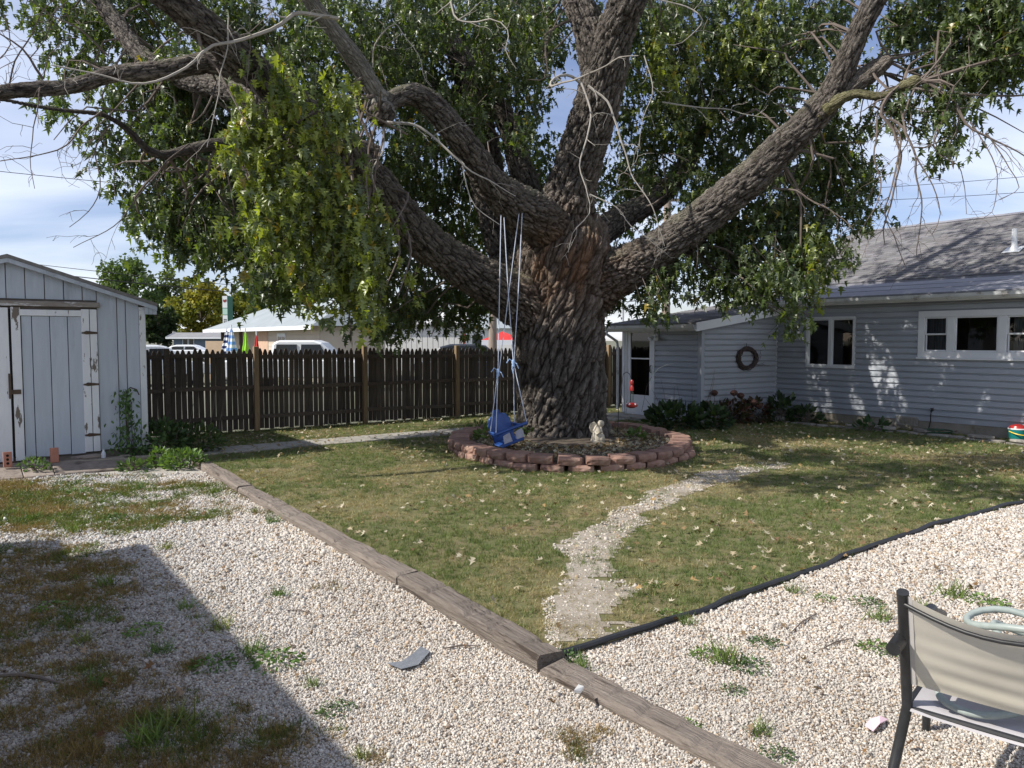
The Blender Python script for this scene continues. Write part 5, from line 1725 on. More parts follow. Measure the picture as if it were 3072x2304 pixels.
def closed_umbrella(px, ytop, Y, m, label, m2=None, wpx=34, ybot=1062):
    p = D(px, ytop, Y)
    hT = p[2]
    hB = max(D(px, ybot, Y)[2], .5)
    rB = wpx / 2 / FPX * Y
    o = thing('closed_umbrella', (p[0], Y, 0), label, 'umbrella', 'closed patio umbrellas beyond the fence')
    MB().tube([(p[0], Y, 0), (p[0], Y, hT + .05)], .025, 8).build('pole', M_white, o)
    nseg, K = 26, 20
    prof = [(0.0, .03), (.08, .12), (.3, .42), (.6, .72), (.85, 1.0), (.97, .9), (1.0, .8)]
    bands = [prof] if m2 is None else None
    def canopy(f0, f1, mm, nm):
        mbu = MB()
        V_, F_ = [], []
        for i in range(K + 1):
            f = f0 + (f1 - f0) * i / K
            r = np.interp(f, [q[0] for q in prof], [q[1] for q in prof]) * rB
            for j in range(nseg):
                a_ = 2 * math.pi * j / nseg
                rr = r * (.82 + .22 * math.cos(a_ * 6 + f * 2))
                V_.append((p[0] + rr * math.cos(a_), Y + rr * math.sin(a_), hT + (hB - hT) * f))
        for i in range(K):
            for j in range(nseg):
                j2 = (j + 1) % nseg
                F_.append((i * nseg + j, (i + 1) * nseg + j, (i + 1) * nseg + j2, i * nseg + j2))
        mbu.add(V_, F_)
        mbu.build(nm, mm, o, smooth=True)
    if m2 is None:
        canopy(0, 1, m, 'canopy')
    else:
        nb = 9
        for i in range(nb):
            canopy(i / nb, (i + 1) / nb, m if i % 2 == 0 else m2, 'canopy_stripe')
    MB().lathe((p[0], Y, 0), [(.25, 0), (.25, .05), (.05, .1)], 14).build('base', M_metal, o)
    return o


closed_umbrella(680, 988, 33, M_navy, 'closed patio umbrella striped in navy and white', M_wfab, 36)
closed_umbrella(694, 978, 32, M_wfab, 'closed patio umbrella in white with pale blue panels', M_bfab, 34)
closed_umbrella(736, 988, 32, M_lime, 'closed lime green patio umbrella', None, 22)
closed_umbrella(769, 996, 32, M_red, 'closed red patio umbrella beside the cafe corner', None, 18)

# red pop-up canopy
Yc = 36
cc_ = D(1508, 1030, Yc)
ct = thing('canopy_tent', (cc_[0], Yc, 0), 'red pop-up canopy tent with white valance seen just above the fence', 'tent')
hb, hp = D(1508, 1020, Yc)[2], D(1508, 994, Yc)[2]
r_ = .95
mb = MB()
mb.add([(cc_[0] - r_, Yc - r_, hb), (cc_[0] + r_, Yc - r_, hb), (cc_[0] + r_, Yc + r_, hb), (cc_[0] - r_, Yc + r_, hb), (cc_[0], Yc, hp)], [(0, 1, 4), (1, 2, 4), (2, 3, 4), (3, 0, 4), (0, 3, 2, 1)])
mb.build('canopy', M_red, ct)
MB().obox((cc_[0] - r_, Yc - r_ - .02, hb - .22), (2 * r_, 0, 0), (0, .018, 0), (0, 0, .22)).build('valance', M_wfab, ct)
for sx in (-1, 1):
    for sy in (-1, 1):
        MB().tube([(cc_[0] + sx * (r_ - .05), Yc + sy * (r_ - .05), 0), (cc_[0] + sx * (r_ - .05), Yc + sy * (r_ - .05), hb)], .02, 6).build('leg', M_white, ct)


def car(px, Y, ztop, paint, label, heading=0.0, kind='pickup'):
    p = D(px, 1040, Y)
    o = thing('parked_car', (p[0], Y, 0), label, 'car', 'vehicles parked beyond the fence')
    c, s_ = math.cos(heading), math.sin(heading)
    E1, E2 = np.array([c, s_, 0]), np.array([-s_, c, 0])
    B = np.array([p[0], Y, 0])
    if kind == 'pickup':
        body = [(-2.7, .45), (-2.75, 1.05), (-1.0, 1.08), (1.15, 1.08), (2.3, 1.0), (2.6, .8), (2.6, .45)]
        cab = [(-1.0, 1.06), (-.95, ztop - .12), (-.75, ztop), (.45, ztop), (.7, ztop - .08), (1.35, 1.06)]
    else:
        body = [(-2.2, .4), (-2.25, .9), (-1.7, .98), (1.0, .98), (1.9, .85), (2.2, .65), (2.2, .4)]
        cab = [(-1.9, .96), (-1.3, ztop - .1), (-.9, ztop), (.1, ztop), (.4, ztop - .06), (1.15, .96)]
    W = 1.75
    q = lambda x, z, y: B + E1 * x + E2 * y + Z * z
    MB().prism([q(x, z, -W / 2) for x, z in body], E2 * W).build('body', paint, o, bevel=.05)
    MB().prism([q(x, z, -W / 2 + .1) for x, z in cab], E2 * (W - .2)).build('cabin', paint, o, bevel=.06)
    zb, zt_ = 1.12 if kind == 'pickup' else 1.02, ztop - .14
    xs = [(-.85, -.12), (-.02, .78)] if kind == 'pickup' else [(-1.25, -.35), (-.28, .55)]
    for (a, b) in xs:
        for side in (-1, 1):
            MB().prism([q(a, zb, side * (W / 2 - .095)), q(b + .12 * (b > .3), zb, side * (W / 2 - .095)), q(b - .12 * (b > .3), zt_, side * (W / 2 - .095)), q(a + .05, zt_, side * (W / 2 - .095))], E2 * .02 * side).build('window', M_win, o)
    for x in (-1.6, 1.65) if kind == 'pickup' else (-1.35, 1.35):
        for side in (-1, 1):
            wpos = q(x, .36, side * (W / 2 - .12))
            tyre = MB().lathe(wpos - E2 * .11 * 1, [(.2, 0), (.36, .02), (.36, .2), (.2, .22)], 18, axis=E2).build('wheel', M_tyre, o, smooth=True)
            MB().lathe(wpos + E2 * (.112 if side > 0 else -.125), [(.2, 0), (.17, .01), (.05, .013)], 14, axis=E2).build('rim', M_rim, tyre)
    return o


car(915, 27, 1.74, M_carw, 'white pickup truck with dark side windows parked in front of the beige wall', R(4))
car(455, 30, 1.56, M_carw, 'white saloon car roof showing beside the shed corner', R(36), 'car')
car(575, 60, 1.38, M_carw, 'white saloon car parked in front of the slate blue house', R(5), 'car')
car(1425, 29, 1.60, M_card, 'dark car parked by the corner of the white metal building', R(3), 'car')

# timber pile / plywood patch behind the fence
pb_ = D(640, 1035, 34)
MB().obox((pb_[0] - .35, 34, 0), (.85, 0, 0), (0, .06, 0), (0, 0, D(640, 1023, 34)[2])).build('plywood_screen', mat('plywood', (0.52, 0.38, 0.25), (0.60, 0.45, 0.31), scale=3, rough=0.85), base=(pb_[0], 34, 0))
tag(bpy.data.objects['plywood_screen'], 'tan plywood screen standing left of the striped umbrella', 'screen')

# poles and wires
def upole(px, ytop, Y, r, label, arm=None):
    p = D(px, ytop, Y)
    o = thing('utility_pole', (p[0], Y, 0), label, 'pole')
    MB().tube([(p[0], Y, -.3), (p[0], Y, p[2] * .5), (p[0] + .02, Y, p[2])], [r, r * .9, r * .75], 10).build('pole', M_pole, o, smooth=True)
    if arm:
        MB().obox((p[0] - arm / 2, Y - .06, p[2] - .6), (arm, 0, 0), (0, .09, 0), (0, 0, .11)).build('crossarm', M_pole, o)
    return o


upole(1478, 900, 33, .20, 'brown utility pole rising in front of the red canopy tent')
upole(2002, 560, 32, .19, 'thick utility pole behind the porch roof', 2.2)
lpx = D(1870, 902, 60)
lpo = thing('lamp_post', (lpx[0], 60, 0), 'thin grey lamp post with slanting arm beyond the porch roof', 'lamp post')
MB().tube([(lpx[0], 60, 0), (lpx[0], 60, lpx[2])], .07, 8).build('pole', M_rim, lpo)
MB().tube([(lpx[0], 60, lpx[2] - .4), (lpx[0] + 1.0, 60, lpx[2] + .35)], .035, 6).build('arm', M_rim, lpo)
M_wire = mat('black_wire', (0.02, 0.02, 0.022), rough=0.6)
def wire(a, b, sag, r, label):
    A_, B_ = D(*a), D(*b)
    pts = [A_ + (B_ - A_) * f - Z * sag * 4 * f * (1 - f) for f in np.linspace(0, 1, 14)]
    o = MB().tube(pts, r, 5).build('power_line', M_wire, base=(A_ + B_) / 2)
    tag(o, label, 'power line', 'power lines')
wire((-700, 430, 26), (2002, 640, 32.0), .5, .012, 'upper black power line crossing the sky above the shed')
wire((-600, 700, 30), (1478, 915, 33.0), .3, .012, 'middle black power line passing just over the shed roof ridge')
wire((-200, 780, 24), (1478, 930, 33.0), .2, .016, 'thick lower black cable running behind the shed roof')
wire((2002, 590, 32), (4200, 400, 26), .4, .01, 'thin power line over the house roof, upper strand')
wire((2002, 615, 32), (4200, 470, 26), .4, .01, 'thin power line over the house roof, lower strand')
wire((1478, 935, 33), (2002, 900, 32), .3, .012, 'power line strung between the two utility poles')

# far trees
M_fleaf = leaf_mat('far_leaf', trans=0.3, rough=0.6, gloss=0.2)
M_ftrunk = mat('far_trunk', (0.10, 0.085, 0.07), (0.16, 0.135, 0.11), scale=3, rough=0.95)
def far_tree(px, ytop, wpx, Y, c1, c2, label, name='tree', n=2600, seed=1, dense=1.0, ybase=None, leaf=.34):
    rgt = np.random.RandomState(seed)
    top = D(px, ytop, Y)
    H = top[2]
    Wd = wpx / 2 / FPX * Y
    o = thing(name, (top[0], Y, 0), label, 'tree', 'trees beyond the fence')
    mbt = MB()
    mbt.tube([(top[0], Y, -.2), (top[0] + .1, Y, H * .35), (top[0] - .1, Y, H * .75)], [H * .03, H * .022, H * .008], 8)
    for k in range(9):
        a_ = rgt.uniform(0, 6.28); hh = rgt.uniform(.2, .6) * H
        e_ = np.array([top[0] + math.cos(a_) * Wd * .7, Y + math.sin(a_) * Wd * .7, hh + rgt.uniform(.1, .3) * H])
        mbt.tube([(top[0], Y, hh), (np.array([top[0], Y, hh]) + e_) / 2 + Z * .2, e_], [H * .012, H * .008, H * .003], 5)
    mbt.build('trunk', M_ftrunk, o)
    nb = 46
    u_ = rgt.normal(size=(nb, 3)); u_ /= np.linalg.norm(u_, axis=1)[:, None]
    u_ *= rgt.uniform(.25, 1, nb)[:, None] ** .5
    zc0 = H * .56 if ybase is None else ybase
    cb = np.array([top[0], Y, zc0]) + u_ * np.array([Wd * .86, Wd * .86, (H - zc0) * .9])
    rb_ = rgt.uniform(.16, .34, nb) * Wd
    per = int(n / nb)
    v_ = rgt.normal(size=(nb, per, 3)); v_ /= np.linalg.norm(v_, axis=2)[..., None]
    v_ *= rgt.uniform(.4, 1.08, (nb, per, 1))
    P = (cb[:, None, :] + v_ * rb_[:, None, None] * np.array([1, 1, .75])).reshape(-1, 3)
    P = P[P[:, 2] > .3]
    m_ = len(P)
    mixc = np.clip(n2(P[:, [0, 2]], .35, seed, 2) * 1.6 - .3 + rgt.normal(size=m_) * .2, 0, 1)[:, None]
    cols = (np.array(c1) * (1 - mixc) + np.array(c2) * mixc) * rgt.uniform(.7, 1.3, (m_, 1))
    dirs = rgt.normal(size=(m_, 3)) * .8 + np.array([0, 0, -.6])
    TV, TF = np.array([(0, 0, 0), (.4, -.45, -.05), (0, -1, -.12), (-.4, -.45, -.05)]), np.array([(0, 1, 2), (0, 2, 3)])
    V_, F_, C_ = scatter_leaves(P, dirs, rgt.uniform(.7, 1.3, m_) * leaf, cols, (TV, TF), rgt)
    me_ = np_mesh('crown', V_ - OFF[o], F_, C_)
    link('crown', me_, M_fleaf, o)['kind'] = 'stuff'
    return o


gA, gB = (.045, .08, .028), (.075, .12, .035)
yA, yB = (.12, .15, .03), (.30, .25, .035)
far_tree(395, 752, 230, 148.75, (.06, .10, .035), (.11, .15, .05), 'tall pale green tree rising above the shed roof slope', seed=3, n=5000, leaf=0.66)
far_tree(500, 800, 170, 157.5, (.06, .09, .035), (.10, .12, .05), 'thin grey-green tree behind the yellowing tree', seed=4, n=2600, leaf=0.66)
far_tree(600, 832, 190, 126, yA, yB, 'broad yellowing tree behind the pylon sign', seed=5, n=7000, leaf=0.57)
far_tree(715, 870, 130, 129.5, (.09, .13, .03), (.26, .23, .035), 'smaller yellow-green tree beside the pylon sign', seed=6, n=4000, leaf=0.57)
far_tree(470, 890, 120, 115.5, (.02, .035, .014), (.04, .06, .02), 'dark bushy tree close behind the shed corner', seed=7, n=4500, leaf=0.57)
far_tree(790, 800, 200, 166.25, gA, (.10, .15, .05), 'green tree standing behind the cafe roof', seed=8, n=4500, leaf=0.71)
far_tree(930, 815, 200, 175, gA, (.09, .13, .045), 'dark green tree behind the cafe ridge', seed=9, n=4500, leaf=0.71)
far_tree(1455, 905, 120, 108.5, (.06, .10, .03), (.12, .16, .05), 'bushy green tree between the white building and the utility pole', seed=10, n=3500, leaf=0.50)
far_tree(1260, 880, 260, 154, gA, gB, 'green tree far behind the white metal building', seed=12, n=4500, leaf=0.63)

# ================================================================== GROUND COVER
RING_C, RING_A, RING_B = np.array([0.93, 12.50]), 1.84, 2.36
rg = np.random.RandomState(77)
lawnP = [tuple(p) for p in lawn_poly]


def sample(n, x0, x1, y0, y1, dens):
    """points in a box, thinned by dens(P) in 0..1"""
    P = np.c_[rg.uniform(x0, x1, n), rg.uniform(y0, y1, n)]
    return P[rg.uniform(size=len(P)) < dens(P)]


def in_view(P, pad=.6):
    return np.abs(P[:, 0]) < P[:, 1] * .675 + pad


def blades(P, wid, ln, cols, lean=.55, z=0.0):
    n = len(P)
    a = rg.uniform(0, 6.283, n)
    wx, wy = np.cos(a) * wid / 2, np.sin(a) * wid / 2
    l_ = rg.normal(size=(n, 2)) * lean
    h_ = ln / np.sqrt(1 + (l_ ** 2).sum(1))
    zz = np.full(n, z)
    V = np.stack([np.c_[P[:, 0] - wx, P[:, 1] - wy, zz - .004], np.c_[P[:, 0] + wx, P[:, 1] + wy, zz - .004],
                  np.c_[P[:, 0] + l_[:, 0] * h_, P[:, 1] + l_[:, 1] * h_, zz + h_]], 1).reshape(-1, 3)
    F = np.arange(3 * n).reshape(-1, 3)
    C = np.repeat(cols, 3, 0)
    C[2::3] *= 1.12
    return V, F, C


def ring_d(P, c=RING_C):
    return np.sqrt(((P[:, 0] - c[0]) / RING_A) ** 2 + ((P[:, 1] - c[1]) / RING_B) ** 2)


def walk_d(P):
    r = P - wc[:2]
    return np.abs(r @ Vv[:2])


def track_in(P):
    j = np.c_[n2(P, 2.2, 61) - .5, n2(P, 2.2, 62) - .5] * .42 + np.c_[n2(P, 7, 63) - .5, n2(P, 7, 64) - .5] * .25
    return in_poly(P + j, track_poly)


def lawn_mask(P):
    m = in_poly(P, lawnP) & in_view(P) & (ring_d(P) > 1.03) & (walk_d(P) > .33)
    m &= ~track_in(P) | (rg.uniform(size=len(P)) < .13 + .6 * (n2(P, 3.5, 66) > .55))
    return m


def lawn_dens(P):
    d = np.hypot(P[:, 0], P[:, 1])
    return np.clip((5.5 / d) ** 1.5, .0, 1)


# bare dirt of the worn track, cut out cell by cell along its ragged outline
cs = .045
gx, gy = np.meshgrid(np.arange(-1.2, 6.6, cs), np.arange(3.6, 12.6, cs))
cc2 = np.c_[gx.ravel(), gy.ravel()]
cc2 = cc2[in_poly(cc2, lawnP)]
cc2 = cc2[track_in(cc2)]
cc2 = cc2[n2(cc2, 3.0, 67) > .36]
Vc = (np.c_[cc2, np.full(len(cc2), .008)][:, None, :] + np.array([(0, 0, 0), (cs, 0, 0), (cs, cs, 0), (0, cs, 0)])[None]).reshape(-1, 3)
M_dirt = mat('trodden_dirt', (0.24, 0.205, 0.16), (0.42, 0.375, 0.315), scale=60, rough=0.95, bump=1.0, bscale=70, third=(0.16, 0.13, 0.09), tscale=2.5, tlo=.5, thi=.7)
link('dirt_track', np_mesh('dirt_track', Vc, np.arange(len(Vc)).reshape(-1, 4)), M_dirt)['kind'] = 'structure'

M_grass = leaf_mat('grass_blade', trans=0.25, rough=0.6, gloss=0.2)
def tuft_mesh(seed, n, spread, ln):
    r2 = np.random.RandomState(seed)
    global rg
    keep = rg; rg = r2
    V, F, C = blades(r2.normal(size=(n, 2)) * spread, r2.uniform(.0035, .006, n), r2.uniform(.5, 1.2, n) * ln, np.ones((n, 3)), .8)
    rg = keep
    return np_mesh('tuft', V, F)


M_grassi = leaf_mat('grass_tuft', trans=0.25, rough=0.6, gloss=0.2, inst=True)
TUFT = [tuft_mesh(700 + k, 11, .022, .048) for k in range(6)]
P = sample(320000, -8, 12, 2.6, 21.5, lawn_dens)
P = P[lawn_mask(P)]
d = np.hypot(P[:, 0], P[:, 1])
g1 = n2(P, .9, 71); g2 = n2(P, 3.2, 72)
dry = np.clip((g1 * .6 + g2 * .4 - .49) * 7 + .28 - np.clip((d - 9) / 12, 0, .45), 0, 1)
dry = np.where(walk_d(P) < .9, dry * .3, dry)
isdry = rg.uniform(size=len(P)) < dry
n_ = len(P)
cg = np.where(rg.uniform(size=(n_, 1)) < .5, np.array([.160, .190, .066]), np.array([.095, .135, .045])) * rg.uniform(.7, 1.3, (n_, 1))
cdry = np.where(rg.uniform(size=(n_, 1)) < .5, np.array([.36, .31, .17]), np.array([.26, .21, .11])) * rg.uniform(.75, 1.25, (n_, 1))
sc = rg.uniform(.6, 1.25, n_) * np.clip(d / 7, .95, 1.9)
tall = n2(P, 1.7, 74)
sz = rg.uniform(.45, 1.2, n_) * (.65 + .7 * tall) * np.where(isdry, .75, 1)
print('tufts', n_)
o = gn_scatter('grass', np.c_[P, np.full(n_, .004)], np.c_[rg.normal(size=(n_, 2)) * .12, rg.uniform(0, 6.28, n_)], np.c_[sc, sc, sz], np.where(isdry[:, None], cdry, cg), TUFT, M_grassi)
tag(o, 'short patchy lawn grass, green mixed with dry straw', 'grass', kind='stuff')


# ---- weeds and dry grass over the left gravel
def left_mask(P):
    s_ = (P - TB[:2]) @ U[:2]                # metres to the right of the timber line
    return (s_ < -.03) & in_view(P, .3) & (P[:, 1] < 10.3)


def left_cover(P):
    """share of ground hidden by weeds"""
    a = n2(P, .75, 81) * .6 + n2(P, 2.4, 82) * .4
    s_ = -((P - TB[:2]) @ U[:2])             # distance left of the timber
    band = np.exp(-((P[:, 1] - 8.0) / 1.2) ** 4) * np.clip((s_ - .1) / 1.1, 0, 1) * .185     # weedy band before the shed
    shade = np.clip((s_ - 1.0) / 1.0, 0, 1) * np.clip((6.6 - P[:, 1]) / .8, 0, 1) * .115
    clear = -.22 * np.clip((1.9 - s_) / .8, 0, 1) * np.clip((7.3 - P[:, 1]) / .8, 0, 1)     # bare stone along the timber
    return np.clip((a + band + shade + clear - .505) * 4.2 + (n2(P, 7.0, 87, 2) - .5) * 1.9, 0, .93)


P = sample(330000, -7.5, 1.2, 2.4, 9.9, lambda q: np.clip((4.5 / np.hypot(q[:, 0], q[:, 1])) ** 1.1, 0, 1))
P = P[left_mask(P)]
cv = left_cover(P)
P = P[rg.uniform(size=len(P)) < cv * .95]
n_ = len(P)
d = np.hypot(P[:, 0], P[:, 1])
gq = n2(P, 2.6, 84) * .6 + n2(P, .8, 85) * .4
isg = rg.uniform(size=n_) < np.clip((gq - .50) * 8 + .38, .08, .85)
cg = np.where(rg.uniform(size=(n_, 1)) < .5, np.array([.13, .17, .04]), np.array([.070, .105, .03])) * rg.uniform(.7, 1.3, (n_, 1))
cdry = np.where(rg.uniform(size=(n_, 1)) < .55, np.array([.26, .185, .085]), np.array([.17, .12, .05])) * rg.uniform(.7, 1.3, (n_, 1))
sc = rg.uniform(.6, 1.3, n_) * np.clip(d / 6, .8, 1.6)
print('left tufts', n_)
o = gn_scatter('weedy_grass', np.c_[P, np.full(n_, .004)], np.c_[rg.normal(size=(n_, 2)) * .2, rg.uniform(0, 6.28, n_)], np.c_[sc, sc, rg.uniform(.4, 1.15, n_)], np.where(isg[:, None], cg, cdry), TUFT, M_grassi)
tag(o, 'dry brown and green weedy grass matted over the gravel before the shed', 'grass', kind='stuff')

# ---- gravel stones
M_stone = mat('limestone_chip', (0.86, 0.86, 0.86), (1, 1, 1), scale=.8, rough=0.9, vcol=True, inst=True)
octV = np.array([(1, 0, 0), (-1, 0, 0), (0, 1, 0), (0, -1, 0), (0, 0, 1), (0, 0, -1)], float)
octF = np.array([(0, 2, 4), (2, 1, 4), (1, 3, 4), (3, 0, 4), (2, 0, 5), (1, 2, 5), (3, 1, 5), (0, 3, 5)])


def stone_mesh(seed):
    """a chipped stone of about unit radius: an icosahedron, squashed and knocked about"""
    r2 = np.random.RandomState(seed)
    g = (1 + 5 ** .5) / 2
    V = np.array([(-1, g, 0), (1, g, 0), (-1, -g, 0), (1, -g, 0), (0, -1, g), (0, 1, g), (0, -1, -g), (0, 1, -g), (g, 0, -1), (g, 0, 1), (-g, 0, -1), (-g, 0, 1)]) / 1.9
    F = np.array([(0, 11, 5), (0, 5, 1), (0, 1, 7), (0, 7, 10), (0, 10, 11), (1, 5, 9), (5, 11, 4), (11, 10, 2), (10, 7, 6), (7, 1, 8), (3, 9, 4), (3, 4, 2), (3, 2, 6), (3, 6, 8), (3, 8, 9), (4, 9, 5), (2, 4, 11), (6, 2, 10), (8, 6, 7), (9, 8, 1)])
    V = V * r2.uniform(.6, 1.25, 3) + r2.normal(size=V.shape) * .13
    return np_mesh('stone', V, F)


def stone_cols(P, tone):
    n = len(P)
    v_ = rg.normal(size=(n, 1)) * .17
    c = tone * (1 + v_)
    br = rg.uniform(size=n)
    c[br < .16] *= np.array([.78, .66, .54])
    c[br > .90] *= np.array([.42, .36, .32])
    lo_ = n2(P, 1.1, 91)[:, None]
    return np.clip(c * (.80 + .36 * lo_), .03, .80)


def gdens(P):
    d = np.hypot(P[:, 0], P[:, 1])
    return np.clip((3.6 / d) ** 1.35, 0, 1)


PR = sample(800000, .2, 9.5, 2.3, 9.0, gdens)
edge_y = np.interp(PR[:, 0], EDGS[:, 0], EDGS[:, 1])
sR = (PR - TB[:2]) @ U[:2]
PR = PR[(sR > -.03) & in_view(PR, .2) & ((PR[:, 1] < edge_y - .03) | (PR[:, 0] < EDGS[0, 0])) & ((PR - TD_[:2]) @ Vv[:2] > -.9)]
PLf = sample(1050000, -6.5, 1.4, 2.3, 10.0, gdens)
PLf = PLf[left_mask(PLf)]
PLf = PLf[rg.uniform(size=len(PLf)) > left_cover(PLf) * .86]
PT = sample(260000, -1, 6.5, 3.4, 13.0, gdens)
PT = PT[track_in(PT) & in_poly(PT, lawnP) & (rg.uniform(size=len(PT)) < np.clip(.35 + (n2(PT, 1.6, 98) - .4) * 3.2, .3, 1))]
P = np.vstack([PR, PLf, PT])
d = np.hypot(P[:, 0], P[:, 1])
r = rg.uniform(.0034, .0088, len(P)) * np.clip(d / 4.0, .9, 1.7)
bigs = rg.uniform(size=len(P)) < .02
r[bigs] *= rg.uniform(1.3, 2.0, bigs.sum())
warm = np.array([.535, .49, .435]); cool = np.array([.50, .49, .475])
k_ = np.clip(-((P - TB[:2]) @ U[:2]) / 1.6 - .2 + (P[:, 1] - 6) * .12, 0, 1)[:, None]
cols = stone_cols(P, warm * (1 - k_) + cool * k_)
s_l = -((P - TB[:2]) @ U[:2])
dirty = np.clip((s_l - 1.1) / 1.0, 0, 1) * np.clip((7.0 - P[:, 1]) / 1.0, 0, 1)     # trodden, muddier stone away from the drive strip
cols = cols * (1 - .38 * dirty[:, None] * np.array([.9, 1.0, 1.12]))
print('stones', len(P))
n_ = len(P)
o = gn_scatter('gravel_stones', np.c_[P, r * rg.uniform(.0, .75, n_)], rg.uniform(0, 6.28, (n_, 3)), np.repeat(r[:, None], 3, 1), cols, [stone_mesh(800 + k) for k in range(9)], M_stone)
tag(o, 'loose pale crushed limestone chips covering the yard', 'gravel', kind='stuff')

# ---- fallen leaves
M_dryleaf = leaf_mat('dry_leaf', trans=0.15, rough=0.7, gloss=0.2)
TVd, TFd = leaf_simple()
TVd = TVd.copy()
TVd[:, 1] += .5
TVd[:, 2] = .55 * TVd[:, 0] ** 2 * 2 + .45 * TVd[:, 1] ** 2


def flat_leaves(P, size, cols, z=.012, tilt=.45):
    n = len(P)
    a = rg.uniform(0, 6.283, n)
    tx, ty = rg.normal(size=n) * tilt, rg.normal(size=n) * tilt
    nz_ = np.stack([tx, ty, np.where(rg.uniform(size=n) < .75, 1, -1) * np.ones(n)], 1); nz_ /= np.linalg.norm(nz_, axis=1)[:, None]
    x = np.stack([np.cos(a), np.sin(a), np.zeros(n)], 1)
    y = np.cross(nz_, x); y /= np.linalg.norm(y, axis=1)[:, None]
    x = np.cross(y, nz_)
    curl = rg.uniform(.3, 1.8, n)
    V = P[:, None, :] + size[:, None, None] * (TVd[None, :, 0, None] * x[:, None] + TVd[None, :, 1, None] * y[:, None] + (TVd[None, :, 2] * curl[:, None])[..., None] * nz_[:, None])
    low = V[:, :, 2].min(1)
    V[:, :, 2] += (P[:, 2] + z - low)[:, None]
    F = (TFd[None] + (np.arange(n) * len(TVd))[:, None, None]).reshape(-1, 3)
    return V.reshape(-1, 3), F, np.repeat(cols, len(TVd), 0)


def leaf_cols(n):
    pal = np.array([[.36, .30, .20], [.46, .41, .31], [.25, .17, .09], [.17, .11, .06], [.33, .22, .10], [.40, .36, .27]])
    return pal[rg.choice(len(pal), n, p=[.28, .25, .16, .1, .08, .13])] * rg.uniform(.75, 1.2, (n, 1))


P = sample(21000, -6, 10, 4, 19, lambda q: .75 * np.clip(.35 + (n2(q, .8, 95) - .45) * 3, .12, 1))
P = P[in_poly(P, lawnP) & in_view(P) & (ring_d(P) > 1.05)]
L1 = flat_leaves(np.c_[P, rg.uniform(.018, .04, len(P))], rg.uniform(.035, .08, len(P)), leaf_cols(len(P)))
P2_ = sample(420, -5, 8, 2.4, 9, lambda q: np.full(len(q), 1.0))
P2_ = P2_[in_view(P2_) & ~in_poly(P2_, lawnP)]
L2 = flat_leaves(np.c_[P2_, np.full(len(P2_), .012)], rg.uniform(.03, .07, len(P2_)), leaf_cols(len(P2_)) * np.array([.62, .5, .45]))
P3_ = RING_C + (lambda a, q: np.c_[np.cos(a) * RING_A * q, np.sin(a) * RING_B * q])(rg.uniform(0, 6.283, 3000), rg.uniform(.28, .88, 3000) ** .7)
bedz = lambda q: .10 + .07 * (1 - np.clip(ring_d(q), 0, 1))
L3 = flat_leaves(np.c_[P3_, bedz(P3_)], rg.uniform(.04, .095, len(P3_)), leaf_cols(len(P3_)) * .92)
Vs, Fs, Cs, off = [], [], [], 0
for V, F, C in (L1, L2, L3):
    Vs.append(V); Fs.append(F + off); Cs.append(C); off += len(V)
o = link('fallen_leaves', np_mesh('fallen_leaves', np.vstack(Vs), np.vstack(Fs), np.vstack(Cs)), M_dryleaf)
tag(o, 'dry curled fallen leaves littering lawn, gravel and planting bed', 'leaves', kind='stuff')


# ---- weeds one can count
def oval_leaf():
    half = [(0, 0), (.12, -.15), (.24, -.4), (.22, -.65), (.1, -.88), (0, -1)]
    V = [(x, y, .22 * abs(x) - .18 * y * y) for x, y in half] + [(-x, y, .22 * abs(x) - .18 * y * y) for x, y in half[1:-1]]
    V.append((0, -.5, -.05))
    c = len(V) - 1
    rr = list(range(6)) + list(range(9, 5, -1))
    return np.array(V), np.array([(rr[i], c, rr[(i + 1) % len(rr)]) for i in range(len(rr))])


OVAL = oval_leaf()
M_weed = leaf_mat('weed_leaf', trans=0.3, rough=0.5, gloss=0.3)


def weed_mesh(kind, seed, size=.12, n=40, col=(.10, .16, .04), h=.6):
    r2 = np.random.RandomState(seed)
    if kind == 'blade':
        P = r2.normal(size=(n, 2)) * size * .28
        global rg
        keep = rg; rg = r2
        V, F, C = blades(P, np.full(n, .007), r2.uniform(.5, 1.2, n) * size, np.array(col) * r2.uniform(.7, 1.4, (n, 1)), .7)
        rg = keep
        return np_mesh('weed', V, F, C)
    a = r2.uniform(0, 6.283, n)
    q = r2.uniform(0, 1, n) ** .6
    P = np.c_[np.cos(a) * q * size * .75, np.sin(a) * q * size * .75, r2.uniform(.15, 1, n) * h * size * (1.15 - q * .7)]
    dirs = np.c_[np.cos(a), np.sin(a), r2.uniform(-.7, .5, n)] + r2.normal(size=(n, 3)) * .3
    V, F, C = scatter_leaves(P, dirs, r2.uniform(.3, .6, n) * size * .36, np.array(col) * r2.uniform(.65, 1.45, (n, 1)), OVAL, r2)
    # faces up
    return np_mesh('weed', V, F, C)


W_B = [weed_mesh('blade', 300 + k, .10, 60, c) for k, c in enumerate([(.12, .17, .045), (.085, .14, .04), (.16, .18, .06)])]
W_L = [weed_mesh('leaf', 310 + k, .12, 130, c, .35) for k, c in enumerate([(.085, .15, .04), (.12, .19, .05), (.07, .12, .045)])]


